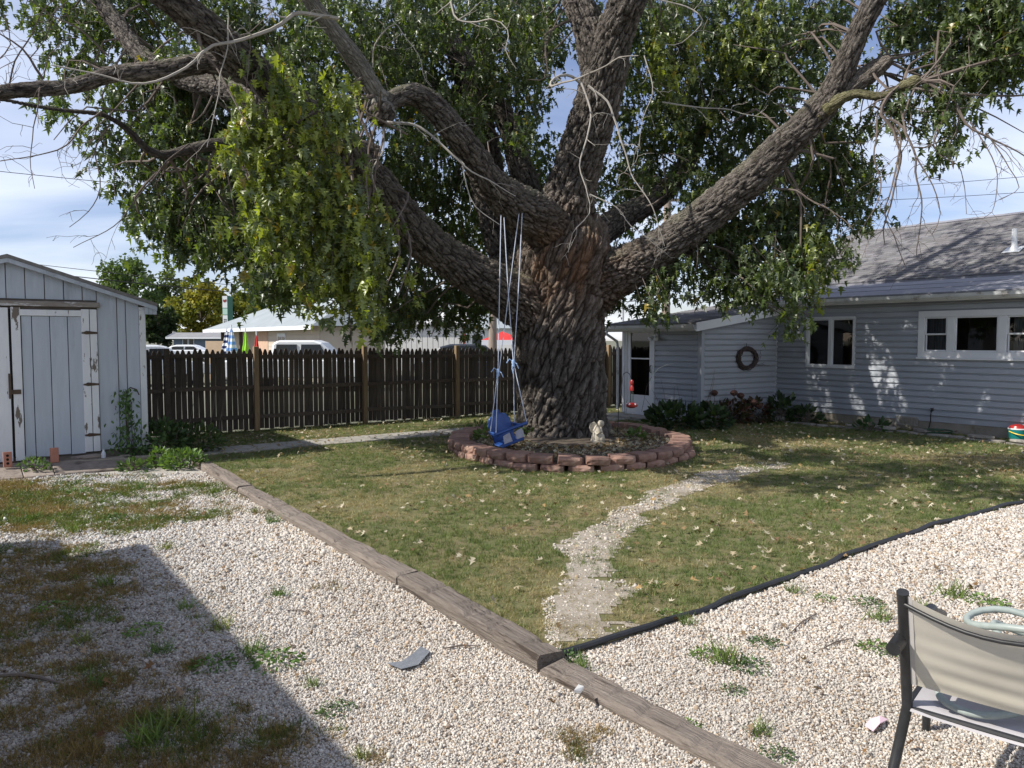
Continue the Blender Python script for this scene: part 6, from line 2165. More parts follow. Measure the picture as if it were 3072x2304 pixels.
def weed(mesh, px, py, s, label, group):
    p = G(px, py)
    o = bpy.data.objects.new('weed', mesh)
    if not mesh.materials: mesh.materials.append(M_weed)
    COL.objects.link(o)
    o.location = (p[0], p[1], .004)
    o.rotation_euler = (0, 0, random.uniform(0, 6.28))
    o.scale = (s, s, s)
    if group == 'weeds in the right gravel':
        if np.hypot(p[0] - 1.6, p[1] - 3.0) < 1.3: label = 'low green weed tuft in the gravel close around the patio chair'
        elif abs((p[:2] - TD_[:2]) @ U[:2]) < .45: label = 'low green weed tuft against the sunken timber on the chair side'
        elif p[1] > np.interp(p[0], EDGS[:, 0], EDGS[:, 1]) - .75: label = 'low green weed tuft in the gravel just below the black edging'
    else:
        if p[1] > 7.2: label = 'low weed tuft in the weedy strip just before the shed ramp'
        elif -((p[:2] - TB[:2]) @ U[:2]) < 1.2: label = 'lone weed tuft in the bright gravel beside the long timber'
    tag(o, label, 'weed', group)


for i, (px, py, s) in enumerate([(2180, 1985, 1.5), (2120, 1970, 1.1), (2250, 2005, 1.2), (2060, 1875, .9), (2010, 1850, .9), (2290, 1935, 1.0), (2380, 1780, 1.0), (2470, 1800, .8), (2600, 1815, 1.2),
                                 (2640, 1860, 1.2), (2625, 1950, 1.1), (2690, 1965, 1.0), (2860, 1790, 1.6), (2960, 1815, 1.4), (1700, 1985, 1.2), (1740, 2010, 1.0), (1960, 1760, .8), (2200, 2075, .7), (2280, 2200, .9), (2060, 2190, .8), (2330, 2270, .8), (2760, 1830, 1.0)]):
    weed(W_L[i % 3] if i % 3 else W_B[i % 3], px, py, s, 'low green weed tuft in open gravel between the black edging and the chair', 'weeds in the right gravel')
for i, (px, py, s) in enumerate([(830, 1990, 1.5), (760, 1960, 1.2), (660, 1890, 1.3), (560, 1830, 1.0), (430, 1900, 1.3), (540, 2180, 1.5), (440, 2230, 1.5), (300, 2060, 1.0), (1010, 2135, 1.0), (940, 2060, .7), (840, 1790, 1.0),
                                 (1085, 2275, .7), (640, 2000, 1.3), (480, 1960, 1.1), (250, 1930, 1.1), (320, 1760, 1.3), (150, 1830, 1.2), (500, 1650, 1.1), (220, 1600, 1.4), (100, 1560, 1.4), (340, 1560, 1.4), (640, 1480, 1.2), (820, 1570, 1.2), (760, 1540, 1.0), (240, 1480, 1.5), (420, 1470, 1.2)]):
    weed(W_B[i % 3] if i % 4 else W_L[i % 3], px, py, s, 'low weed tuft in the shadowed gravel left of the timbers', 'weeds in the left gravel')

# ================================================================== OBJECTS IN THE YARD
rs = np.random.RandomState(900)
# ---- planter ring of retaining blocks
M_block = mat('red_retaining_block', (0.225, 0.128, 0.098), (0.32, 0.20, 0.155), scale=9, rough=0.95, bump=0.7, bscale=35, rnd=0.16, third=(0.30, .215, .17), tscale=5, tlo=.55, thi=.7)
ring_t = thing('planter_ring', (RING_C[0], RING_C[1], 0), 'ring of red split-face retaining blocks around the big maple', 'planter')


def block_mesh(seed):
    r2 = np.random.RandomState(seed)
    wf, wb_, dp, hh = .335, .245, .25, .098
    V = []
    # front is -y; rough split face with bevel along the middle
    xs = [-.5, -.34, -.1, .12, .36, .5]
    F = []
    rows = []
    for z in (0, .35, .7, 1.0):
        row = []
        for x in xs:
            out = -.012 * (1 - abs(x) * 2) - (.014 if 0 < z < 1 else 0) + r2.uniform(-.008, .008) + (.028 if abs(x) > .45 else 0)
            row.append(len(V)); V.append((x * wf, -dp / 2 + out, z * hh + (r2.uniform(-.003, .003) if 0 < z < 1 else 0)))
        rows.append(row)
    bk = [len(V) + k for k in range(4)]
    V += [(-wb_ / 2, dp / 2, 0), (wb_ / 2, dp / 2, 0), (wb_ / 2, dp / 2, hh), (-wb_ / 2, dp / 2, hh)]
    for a in range(3):
        for b in range(5):
            F.append((rows[a][b], rows[a][b + 1], rows[a + 1][b + 1], rows[a + 1][b]))
    F.append(tuple(rows[3]) + (bk[2], bk[3]))
    F.append(tuple(reversed(rows[0])) + (bk[0], bk[1]))
    F.append((rows[0][5], bk[1], bk[2], rows[3][5], rows[2][5], rows[1][5]))
    F.append((bk[0], rows[0][0], rows[1][0], rows[2][0], rows[3][0], bk[3]))
    F.append((bk[1], bk[0], bk[3], bk[2]))
    me = bpy.data.meshes.new('retaining_block')
    me.from_pydata(V, [], F)
    me.materials.append(M_block)
    return me


BM = [block_mesh(50 + k) for k in range(5)]
# equal arc steps round the ellipse
aa = np.linspace(0, 2 * math.pi, 2000)
ex_, ey_ = np.cos(aa) * (RING_A - .06), np.sin(aa) * (RING_B - .06)
arc = np.r_[0, np.cumsum(np.hypot(np.diff(ex_), np.diff(ey_)))]
nb = int(arc[-1] / .352)
for course in (0, 1):
    for k in range(nb):
        sarc = arc[-1] * ((k + .5 * course) % nb) / nb
        a = np.interp(sarc, arc, aa)
        p = np.array([math.cos(a) * (RING_A - .06 - .025 * course), math.sin(a) * (RING_B - .06 - .025 * course)])
        nrm = np.array([math.cos(a) / RING_A, math.sin(a) / RING_B]); nrm /= np.linalg.norm(nrm)
        o = bpy.data.objects.new('retaining_block', BM[rs.randint(5)])
        COL.objects.link(o)
        o.parent = ring_t
        jit = rs.normal() * .03
        p = p + nrm * jit
        loose = course == 1 and rs.uniform() < .3
        yaw = math.atan2(nrm[1], nrm[0]) + math.pi / 2 + rs.normal() * (.075 if not loose else .28)
        o.location = (p[0], p[1], -.004 + course * .106)
        o.rotation_euler = (rs.normal() * .02, rs.normal() * .02 + (.08 if loose else 0), yaw)
        o.scale = (rs.uniform(.96, 1.06), rs.uniform(1.0, 1.25), rs.uniform(.98, 1.12))
# bed soil
mb = MB()
nr, na = 10, 48
V_, F_ = [], []
for i in range(nr + 1):
    q = .93 * i / nr
    for j in range(na):
        a = 2 * math.pi * j / na
        x, y = RING_C[0] + math.cos(a) * RING_A * q, RING_C[1] + math.sin(a) * RING_B * q
        V_.append((x, y, .10 + .07 * (1 - q) + (vnoise(np.array([[x * 6, y * 6, .3]]), 5)[0] - .5) * .05 * (i < nr)))
for i in range(nr):
    for j in range(na):
        j2 = (j + 1) % na
        F_.append((i * na + j, (i + 1) * na + j, (i + 1) * na + j2, i * na + j2))
mb.add(V_, F_)
bs = mb.build('bed_soil', M_soil, smooth=True); bs['kind'] = 'structure'

# ---- toddler swing
M_swing = mat('blue_plastic', (0.012, 0.05, 0.20), (0.02, 0.07, 0.26), scale=5, rough=0.4, spec=0.5)
M_rope = mat('blue_white_rope', (0.42, 0.47, 0.60), (0.62, 0.66, 0.75), scale=60, rough=0.8)
M_ropek = mat('blue_rope_knot', (0.22, 0.36, 0.62), (0.40, 0.52, 0.72), scale=60, rough=0.8)
M_decal = mat('grey_decal', (0.30, 0.30, 0.36), (0.42, 0.42, 0.48), scale=25, rough=0.6)
YS = 11.45
sc_ = D(1506, 1300, YS)
swing = thing('toddler_swing', (sc_[0], sc_[1], .16), 'blue plastic toddler swing with grey decals hanging on ropes from a limb', 'swing')
sr = np.array([math.cos(R(24)), math.sin(R(24)), .0])      # the swing hangs turned and tipped
sr = sr * math.cos(R(17)) + Z * math.sin(R(17))
sf = np.array([math.sin(R(24)), -math.cos(R(24)), 0])      # towards the viewer
su = np.cross(sr, sf); su *= np.sign(su[2])
so_ = D(1532, 1326, YS)
q = lambda a, b, c: so_ + (sr * a + sf * b + su * c) * 1.15
mb = MB()
mb.obox(q(-.19, -.15, 0), sr * .38, sf * .30, su * .03)
mb.obox(q(-.19, .12, 0), sr * .38, sf * .035, su * .06)
mb.build('seat', M_swing, swing, bevel=.012)
mb = MB()
mb.prism([q(-.15, -.17, .0), q(.15, -.17, .0), q(.165, -.20, .26), q(.12, -.215, .34), q(.06, -.22, .36), q(.045, -.22, .42), q(-.045, -.22, .42), q(-.06, -.22, .36), q(-.12, -.215, .34), q(-.165, -.20, .26)], -sf * .035)
mb.build('backrest', M_swing, swing, bevel=.01)
for sgn in (-1, 1):
    MB().obox(q(sgn * .18 - .015, -.19, .15), sr * .03, sf * .34, su * .05).build('side_bar', M_swing, swing, bevel=.008)
MB().tube([q(-.235, .15, .20), q(0, .165, .205), q(.235, .15, .20)], .024, 10).build('front_bar', M_swing, swing, smooth=True)
MB().obox(q(-.03, .13, .05), sr * .06, sf * .03, su * .14).build('centre_post', M_swing, swing, bevel=.006)
for sgn in (-1, 1):
    MB().prism([q(sgn * .09 - .06, .157, .045), q(sgn * .09 + .06, .157, .045), q(sgn * .09 + .05 , .157, .165), q(sgn * .09 - .05, .157, .15)], sf * .004).build('decal', M_decal, swing)
kl, kr = D(1494, 1112, YS), D(1540, 1085, YS + .02)
topL, topR = D(1503, 645, 11.75), D(1562, 600, 11.9)
topL2, topR2 = D(1512, 652, 11.75), D(1568, 606, 11.9)
for k_, pts in enumerate([(q(-.22, .15, .21), kl), (q(-.17, -.17, .18), kl), (q(.19, -.17, .18), kr), (q(.23, .15, .21), kr)]):
    MB().tube([pts[0], (pts[0] + pts[1]) / 2, pts[1]], .0068, 6).build('rope', M_rope, swing)
for a, b in ((kl, topL), (kl + sr * .02, topR), (kr, topL2), (kr + sr * .01, topR2)):
    mid = (a + b) / 2 + np.array([rs.uniform(-.01, .01), 0, 0])
    MB().tube([a, mid, b], .0068, 6).build('rope', M_rope, swing)
for kp in (kl, kr):
    mb = MB()
    mb.lathe(kp - Z * .04, [(.012, -.05), (.028, -.03), (.022, 0), (.032, .03), (.018, .07)], 8)
    mb.tube([kp, kp + np.array([-.06, 0, .04]), kp + np.array([-.10, -.02, -.02])], .008, 5)
    mb.tube([kp, kp + np.array([.05, -.02, -.03]), kp + np.array([.08, 0, -.1])], .008, 5)
    mb.tube([kp, kp + np.array([-.02, -.03, -.1]), kp + np.array([.0, -.03, -.18])], .008, 5)
    mb.build('knot', M_ropek, swing, smooth=True)

# ---- angel statue
M_statue = mat('weathered_cast_stone', (0.38, 0.34, 0.27), (0.52, 0.47, 0.38), scale=14, rough=0.95, bump=0.5, bscale=30, third=(.2, .185, .14), tscale=7)
sp_ = D(1793, 1316, 12.05)
st = thing('angel_statue', (sp_[0], sp_[1], .13), 'small weathered stone angel statue crouched beside the trunk', 'statue')
b0 = np.array([sp_[0], sp_[1], .12])
mb = MB(); mb.obox(b0 + np.array([-.10, -.09, 0]), (.2, 0, 0), (0, .18, 0), (0, 0, .07)); mb.build('base', M_statue, st, bevel=.012)
mb = MB()
mb.lathe(b0 + Z * .06, [(.095, 0), (.10, .05), (.085, .12), (.07, .17), (.05, .21), (.028, .235)], 14)
mb.lathe(b0 + np.array([.055, -.05, .06]), [(.05, 0), (.055, .04), (.04, .09), (.02, .11)], 10)
mb.tube([b0 + np.array([-.06, -.02, .22]), b0 + np.array([-.02, -.10, .16]), b0 + np.array([.05, -.10, .20]), b0 + np.array([.04, -.05, .27])], [.026, .024, .02, .018], 8)
mb.build('body', M_statue, st, smooth=True)
mb = MB(); mb.lathe(b0 + np.array([.035, -.02, .275]), [(.015, -.01), (.045, .015), (.055, .05), (.045, .085), (.02, .1)], 12, axis=(.25, -.3, 1)); mb.build('head', M_statue, st, smooth=True)
mb = MB()
mb.prism([b0 + np.array(p) for p in [(-.02, .055, .14), (-.10, .05, .17), (-.135, .04, .25), (-.115, .04, .315), (-.05, .05, .345), (0, .055, .30)]], (0, -.025, 0))
mb.build('wing', M_statue, st, bevel=.008)

# ---- feeder on a shepherd's hook
M_redp = mat('red_feeder_plastic', (0.30, 0.015, 0.012), (0.36, 0.025, 0.02), scale=5, rough=0.3, spec=0.5)
M_clear = glass_mat('clear_bottle', (0.85, 0.9, 0.9))
YF = 12.4
hp_ = D(1852, 1315, YF)
hk = thing('shepherd_hook', (hp_[0], hp_[1], .1), 'thin black shepherd hook pole stuck in the planting bed', 'pole')
MB().tube([(hp_[0], hp_[1], -.05), D(1856, 1215, YF), D(1866, 1148, YF), D(1870, 1122, YF), D(1880, 1116, YF), D(1889, 1122, YF), D(1894, 1138, YF)], .006, 6).build('rod', M_black, hk, smooth=True)
ft = D(1896, 1140, YF)
fd = thing('bird_feeder', (ft[0], ft[1], ft[2] - .55), 'red hummingbird feeder with clear tube hanging from the black hook', 'feeder')
sc1 = YF / FPX
lv = lambda py: D(1896, py, YF)[2]
def fl(prof, nm, m_, n=14): return MB().lathe((ft[0], ft[1], 0), prof, n).build(nm, m_, fd, smooth=True)
fl([(.02, lv(1155)), (.03, lv(1152)), (.03, lv(1144)), (.012, lv(1139))], 'cap', M_redp)
fl([(.032, lv(1172)), (.034, lv(1166)), (.03, lv(1162)), (.018, lv(1156))], 'collar', M_redp)
fl([(.024, lv(1208)), (.026, lv(1190)), (.026, lv(1172.5))], 'tube', M_clear)
fl([(.04, lv(1224)), (.09, lv(1219)), (.092, lv(1213)), (.06, lv(1208.5)), (.03, lv(1208))], 'dish', M_redp)
for k in range(5):
    a = 2 * math.pi * k / 5 + .3
    c = np.array([ft[0] + math.cos(a) * .082, ft[1] + math.sin(a) * .082, lv(1212)])
    MB().lathe(c, [(.016, -.006), (.018, .002), (.006, .008)], 8, axis=(math.cos(a), math.sin(a), .6)).build('flower_port', M_white, fd)

# ---- grapevine wreath on the porch wall
M_vine = mat('grapevine', (0.055, 0.04, 0.038), (0.10, 0.075, 0.068), scale=15, rough=0.9)
wt = WW.t(2236); wz = WW.z(2236, 1077)
wr = thing('wreath', WW.p(wt, .06, wz - .2), 'dark grapevine wreath hung on the porch side wall', 'wreath')
r2 = np.random.RandomState(5)
for k in range(26):
    mb = MB()
    R0 = .20 * r2.uniform(.88, 1.12)
    ph = r2.uniform(0, 6.28)
    ee = r2.uniform(.84, 1.0)
    pts = []
    for i in range(28):
        a = ph + 2 * math.pi * i / 27 * r2.uniform(.999, 1.001)
        rr = R0 * (1 + .09 * math.sin(3 * a + k) + .04 * math.sin(7 * a + k * 2))
        pts.append(WW.p(wt + rr * math.cos(a) * 1.5, .06 + .03 * math.sin(2 * a + k * 1.7), wz + rr * math.sin(a) * ee * 1.12 + .02))
    mb.tube(pts, .0085, 5)
    mb.build('vine', M_vine, wr)
for k in range(7):
    a = r2.uniform(-1.6, .3)
    p0 = np.array([wt + .26 * math.cos(a), wz + .17 * math.sin(a)])
    pts = [WW.p(p0[0], .05, p0[1])]
    v_ = np.array([r2.uniform(.4, 1), r2.uniform(-.8, .5)])
    for i in range(6):
        v_ = v_ + r2.normal(size=2) * .35 + np.array([0, .12])
        v_ /= np.linalg.norm(v_)
        p0 = p0 + v_ * np.array([.09, .055])
        pts.append(WW.p(p0[0], .05 + .01 * i, p0[1]))
    MB().tube(pts, .004, 4).build('vine_tendril', M_vine, wr)
MB().tube([WW.p(wt, .03, wz + .2), WW.p(wt - .005, .04, wz + .32), WW.p(wt - .03, .06, wz + .345)], .005, 5).build('hanger', M_metal, wr)

# ---- planting along the porch
def shrub(name, px, Y, zc, rx, ry, rz_, n, size, cols, label, cat, tmpl=OVAL, stems=(.05, .035, .025), seed=1, group=None, zbase=0.0, droop=-.25):
    r2 = np.random.RandomState(seed)
    c = D(px, 1200, Y)
    o = thing(name, (c[0], Y, zbase), label, cat, group)
    P = r2.normal(size=(n, 3)); P /= np.linalg.norm(P, axis=1)[:, None]
    P *= r2.uniform(.35, 1, n)[:, None] ** .5
    P = np.array([c[0], Y, zc]) + P * np.array([rx, ry, rz_])
    P = P[P[:, 2] > zbase + .02]
    m_ = len(P)
    dirs = (P - np.array([c[0], Y, zc - rz_ * .5])) / np.array([rx, ry, rz_]) + r2.normal(size=(m_, 3)) * .35 + np.array([0, 0, droop])
    cc = np.array(cols)[r2.randint(len(cols), size=m_)] * r2.uniform(.7, 1.35, (m_, 1))
    V, F, C = scatter_leaves(P, dirs, r2.uniform(.7, 1.3, m_) * size, cc, tmpl, r2)
    link('foliage', np_mesh('foliage', V - OFF[o], F, C), M_weed, o)
    mb = MB()
    for k in range(14):
        e = P[r2.randint(m_)]
        s0 = np.array([c[0] + r2.normal() * rx * .2, Y + r2.normal() * ry * .2, zbase - .02])
        mb.tube([s0, (s0 + e) / 2 + Z * .03, e], .005, 4)
    mb.build('stem', M_twigd, o)
    return o


DG = [(.035, .06, .025), (.05, .08, .03), (.03, .05, .025)]
shrub('hosta', 2030, 15.2, .16, .62, .45, .30, 380, .17, DG, 'large dark green leafy clump beside the storm door', 'shrub', seed=21, zbase=0)
shrub('hosta', 2128, 15.2, .14, .45, .4, .26, 240, .17, DG, 'dark broad-leaved hosta drooping by the porch corner', 'shrub', seed=22, zbase=0)
HY = [(.045, .045, .025), (.09, .035, .025), (.06, .04, .022)]
shrub('hydrangea', 2195, 16.0, .20, .42, .35, .28, 260, .12, HY, 'fading reddish hydrangea bush below the wreath', 'shrub', seed=23)
shrub('hydrangea', 2262, 16.2, .18, .36, .35, .30, 230, .12, HY, 'reddish brown bush with dried flower heads near the house corner', 'shrub', seed=24)
shrub('leafy_plant', 2345, 16.3, .25, .30, .3, .32, 160, .15, DG, 'dark leafy plant in front of the grey meter box at the inner corner', 'plant', seed=25)
shrub('leafy_plant', 2420, 16.1, .12, .30, .25, .2, 110, .14, DG, 'low spreading dark plant against the foundation beside the inner corner', 'plant', seed=26)
shrub('hosta', 2620, 14.7, .07, .32, .2, .13, 90, .13, [(.04, .075, .03), (.055, .10, .04)], 'small green hosta behind the stone edging below the slider window', 'plant', seed=27)
r2 = np.random.RandomState(3)
M_flower = mat('dried_flower_head', (0.07, 0.035, 0.028), (0.12, 0.065, 0.05), scale=40, rough=0.95, bump=.8, bscale=60)
for i, (px, py, Y) in enumerate([(2143, 1180, 15.9), (2202, 1180, 16.0), (2222, 1188, 16.05), (2262, 1208, 16.0), (2277, 1218, 16.0), (2116, 1212, 15.8)]):
    c = D(px, py, Y)
    mb = MB()
    mb.lathe(c, [(.01, -.06), (.06, -.03), (.085, .01), (.06, .05), (.02, .07)], 9)
    o = thing('dried_flower', (c[0], Y, 0), 'dried brown hydrangea flower head on a thin stem by the porch wall', 'flower', 'dried flower heads by the porch')
    mb.build('flower_head', M_flower, o)
    MB().tube([(c[0] + .03, Y, 0), c - Z * .05], .005, 4).build('stem', M_twigd, o)
# meter box
mp_ = HC - U * .42 - Vv * .0 + WM.d * .45
M_meter = mat('meter_grey', (0.17, 0.19, 0.20), (0.22, 0.24, 0.25), scale=8, rough=0.6)
mt = thing('gas_meter', WM.p(.30, .25, 0), 'grey gas meter half hidden by leaves in the inner house corner', 'meter')
MB().lathe(WM.p(.30, .25, .30), [(.08, 0), (.11, .03), (.11, .18), (.08, .22)], 14).build('body', M_meter, mt, smooth=True)
MB().obox(WM.p(.25, .37, .38), WM.d * .1, WM.n * .03, Z * .12).build('dial', M_white, mt)
MB().tube([WM.p(.18, .25, -.02), WM.p(.18, .25, .56), WM.p(.30, .25, .56), WM.p(.30, .25, .5)], .02, 8).build('pipe', M_meter, mt, smooth=True)
# thin tall grass stems by the porch
for i, (px, dx_, hpx) in enumerate([(2000, -18, 150), (2015, 8, 120), (1985, -30, 110), (2072, 3, 130), (2110, 35, 190), (2118, 26, 160), (2040, -10, 130), (1960, -25, 70), (2195, 10, 130)]):
    Y = 15.3
    a, b = D(px, 1245, Y), D(px + dx_, 1245 - hpx * .72, Y)
    o = MB().tube([a, a + (b - a) * .5 + np.array([.02, 0, .03]), b], [.005, .004, .002], 4).build('dry_stalk', M_twigd, base=a)
    tag(o, 'thin dry flower stalk standing up against the porch siding', 'stalk', 'dry stalks by the porch')
o = MB().tube([D(1955, 1130, 15.0), D(1975, 1105, 15.0), D(2000, 1094, 15.0), D(2022, 1091, 15.0)], [.006, .008, .006, .002], 5).build('plume', mat('pale_plume', (.7, .7, .68), rough=.8), base=D(1955, 1130, 15.0))
tag(o, 'pale arching grass plume in front of the storm door edge', 'grass plume')
MB().tube([D(1925, 1235, 15.0), D(1940, 1160, 15.0), D(1955, 1130, 15.0)], .004, 4).build('stem', M_twigd, o)

# ---- stone edging along the house bed
M_flag = mat('flat_fieldstone', (0.20, 0.185, 0.165), (0.31, 0.285, 0.25), scale=7, rough=0.95, bump=0.6, bscale=25, rnd=.25)
stn = thing('stone_edging', WM.p(2.5, .9, 0), 'row of flat grey fieldstones edging the bed along the house wall', 'edging')
t = -1.2
k = 0
rs2 = np.random.RandomState(31)
while t < 5.2:
    L = rs2.uniform(.2, .46)
    outw = .72 + .12 * math.sin(t * 1.3) + (.5 if t < 0 else 0) * -t * .4
    for lay in range(2 if rs2.uniform() < .4 else 1):
        n_ = 7
        poly = []
        for i in range(n_):
            a = 2 * math.pi * i / n_
            rr = rs2.uniform(.8, 1.1)
            poly.append(WM.p(t + L / 2 + math.cos(a) * L / 2 * rr + lay * .05, outw + math.sin(a) * .10 * rr, .0 + lay * .055))
        MB().prism(poly, Z * rs2.uniform(.035, .06)).build('fieldstone', M_flag, stn, bevel=.006)
    t += L * .95
    k += 1

# bucket
M_teal = mat('teal_plastic', (0.01, 0.17, 0.16), rough=0.4)
M_yel = mat('yellow_plastic', (0.75, 0.5, 0.03), rough=0.4)
bk = G(3052, 1322)
bu = thing('toy_bucket', (bk[0], bk[1], 0), 'teal toy bucket with red lid and yellow handle by the house foundation', 'bucket')
MB().lathe((bk[0], bk[1], 0), [(.12, .0), (.125, .02), (.14, .16), (.145, .2)], 18).build('tub', M_teal, bu, smooth=True)
MB().lathe((bk[0], bk[1], 0), [(.15, .2), (.152, .215), (.145, .22)], 18).build('rim', M_white, bu, smooth=True)
MB().lathe((bk[0], bk[1], 0), [(.14, .221), (.12, .26), (.05, .285), (.02, .29)], 18).build('lid', M_redp, bu, smooth=True)
MB().tube([(bk[0] + .148 * math.cos(a), bk[1] + .148 * math.sin(a) - .05 * math.sin(math.pi * i / 10), .165 - .05 * math.sin(math.pi * i / 10)) for i, a in enumerate(np.linspace(math.pi, 2 * math.pi, 11))], .009, 6).build('handle', M_yel, bu, smooth=True)
# garden hose by the wall
M_ghose = mat('dark_green_hose', (0.02, 0.06, 0.03), rough=0.5)
hc = WM.p(3.75, .42, .03)
pts = [hc + np.array([math.cos(a) * .26, math.sin(a) * .18, .012 * i * .15]) for i, a in enumerate(np.linspace(0, 11, 50))]
tag(MB().tube(pts, .012, 6).build('garden_hose', M_ghose, base=hc, smooth=True), 'dark green garden hose coiled on the bed by the foundation', 'hose')

# ---- bricks, bottle, vine at the shed
M_brick = mat('red_brick', (0.36, 0.155, 0.11), (0.44, 0.21, 0.155), scale=12, rough=0.9, bump=.4, bscale=40)
def brick(px, py, z, holes, label, tilt=.12, yaw=0.0):
    p = G(px, py, z)
    o = thing('brick', (p[0], p[1], z), label, 'brick')
    e1 = np.array([math.cos(TH + yaw), math.sin(TH + yaw), 0]); e2 = np.array([-e1[1], e1[0], 0])
    up = Z * math.cos(tilt) + e2 * math.sin(tilt)
    th2 = np.cross(e1, up)
    mb = MB()
    b = MB().obox(p - e1 * .049, e1 * .098, -th2 * .057, up * .2).build('body', M_brick, o, bevel=.004)
    if holes:
        for k in range(3):
            c = p + up * (.05 + k * .05) + th2 * .001
            MB().lathe(c, [(.017, 0), (.017, .0015)], 12, axis=th2).build('hole_shade_disc', M_dark, o)  # dark disc on the face paints the shade inside a core hole
    return o
brick(24, 1402, .11, True, 'red brick with three core holes standing at the left shed door stile')
brick(165, 1388, .115, False, 'plain red brick leaning upright against the shed door')
bp = G(311, 1374, .115)
bt = thing('plastic_bottle', (bp[0], bp[1], .115), 'tiny clear plastic bottle with white cap on the shed sill', 'bottle')
MB().lathe((bp[0], bp[1], .115), [(.028, 0), (.03, .01), (.03, .07), (.012, .1)], 12).build('body', mat('cloudy_plastic', (.45, .48, .55), (.6, .62, .68), scale=40, rough=.25), bt, smooth=True)
MB().lathe((bp[0], bp[1], .2155), [(.013, 0), (.013, .018)], 10).build('cap', M_white, bt)
# climbing vine
r2 = np.random.RandomState(12)
tv = ts(372)
vn = thing('climbing_vine', sp(tv, .25, 0), 'green climbing vine on a hooked rod against the shed wall', 'vine')
MB().tube([sp(tv, .1, .0), sp(tv + .01, .09, .6), sp(tv, .09, 1.02), sp(tv - .05, .1, 1.06), sp(tv - .13, .11, 1.03), sp(tv - .16, .11, .95)], .009, 6).build('hook_rod', M_rust, vn, smooth=True)
P, Dd = [], []
for k in range(420):
    zz = r2.uniform(0, 1) ** 1.25 * 1.02
    wdt_ = .035 + .13 * (1 - zz) ** .9
    if zz > .85: wdt_ = .07
    P.append(sp(tv + r2.normal() * wdt_ + .02 * math.sin(zz * 9), .10 + abs(r2.normal()) * .05 + (1 - zz) * .08, zz + .03))
    Dd.append((r2.normal() * .5, r2.normal() * .5 - .3, -.7))
for k in range(70):
    f = r2.uniform()
    P.append(sp(tv - .05 - f * .42, .2 + f * .1, .12 + .22 * f + r2.normal() * .03)); Dd.append((r2.normal(), r2.normal(), -.5))
P, Dd = np.array(P), np.array(Dd)
V, F, C = scatter_leaves(P, Dd, r2.uniform(.045, .085, len(P)), np.array([(.085, .15, .05), (.13, .21, .08), (.06, .11, .04)])[r2.randint(3, size=len(P))] * r2.uniform(.7, 1.3, (len(P), 1)), OVAL, r2)
link('foliage', np_mesh('foliage', V - OFF[vn], F, C), M_weed, vn)
mb = MB()
for k in range(6):
    mb.tube([sp(tv + r2.normal() * .05, .12, 0), sp(tv + r2.normal() * .05, .1, .4), sp(tv + r2.normal() * .04, .1, .85)], .005, 4)
mb.build('stem', M_twigd, vn)
# weeds beside the shed corner
shrub('tall_weed', 480, 11.6, .22, .45, .35, .30, 520, .10, [(.045, .075, .03), (.07, .11, .04)], 'dark leafy weeds crowding the gap between shed corner and fence', 'plant', seed=41)
shrub('tall_weed', 590, 11.9, .17, .40, .3, .26, 420, .085, [(.055, .085, .035), (.085, .12, .045)], 'leafy weeds beside the walk with a big heart-shaped leaf', 'plant', seed=42)
shrub('green_weed', 545, 10.4, .09, .30, .2, .16, 420, .075, [(.11, .18, .05), (.14, .22, .07), (.09, .15, .04)], 'bright green leafy weeds at the end of the timber before the shed', 'plant', seed=43)
shrub('green_weed', 470, 10.5, .10, .14, .12, .17, 200, .06, [(.12, .20, .05), (.09, .15, .04)], 'bright upright weed growing against the sill timber', 'plant', seed=44)
shrub('green_weed', 395, 10.2, .04, .22, .12, .09, 150, .07, [(.07, .12, .04), (.10, .16, .05)], 'low green weed beside the ramp edge board', 'plant', seed=45)
shrub('green_weed', 100, 9.9, .13, .22, .1, .09, 110, .06, [(.09, .15, .05), (.12, .19, .07)], 'weed sprouting through the gap in the shed ramp', 'plant', seed=46)
for (px, py, Y, hl) in ((625, 1290, 11.9, .9), (650, 1280, 12.2, .75), (560, 1290, 11.8, .8)):
    a = D(px, py, Y); a[2] = 0
    o = MB().tube([a, a + np.array([.05, 0, hl * .6]), a + np.array([.12, 0, hl])], [.006, .004, .002], 4).build('dry_stalk', M_twigd, base=a)
    tag(o, 'thin dry weed stalk standing before the picket fence', 'stalk', 'dry stalks at the fence')
# plants in the bed
for i, (px, py, s_, nm, lab) in enumerate([(1460, 1318, 1.0, 'bed_plant', 'low green ground plant in the bed behind the swing'), (1432, 1295, .9, 'bed_plant', 'leafy green plant at the left rim of the planter ring'),
                                          (1592, 1312, .9, 'bed_plant', 'small bright green plant at the foot of the trunk beside the swing'), (1905, 1318, .7, 'bed_plant', 'small green seedling among the leaves right of the statue')]):
    c = G(px, py, .12)
    shrub(nm, px, c[1], .17, .22 * s_, .2 * s_, .12 * s_, 90, .09, [(.08, .13, .04), (.12, .18, .05)], lab, 'plant', seed=60 + i, zbase=.1)

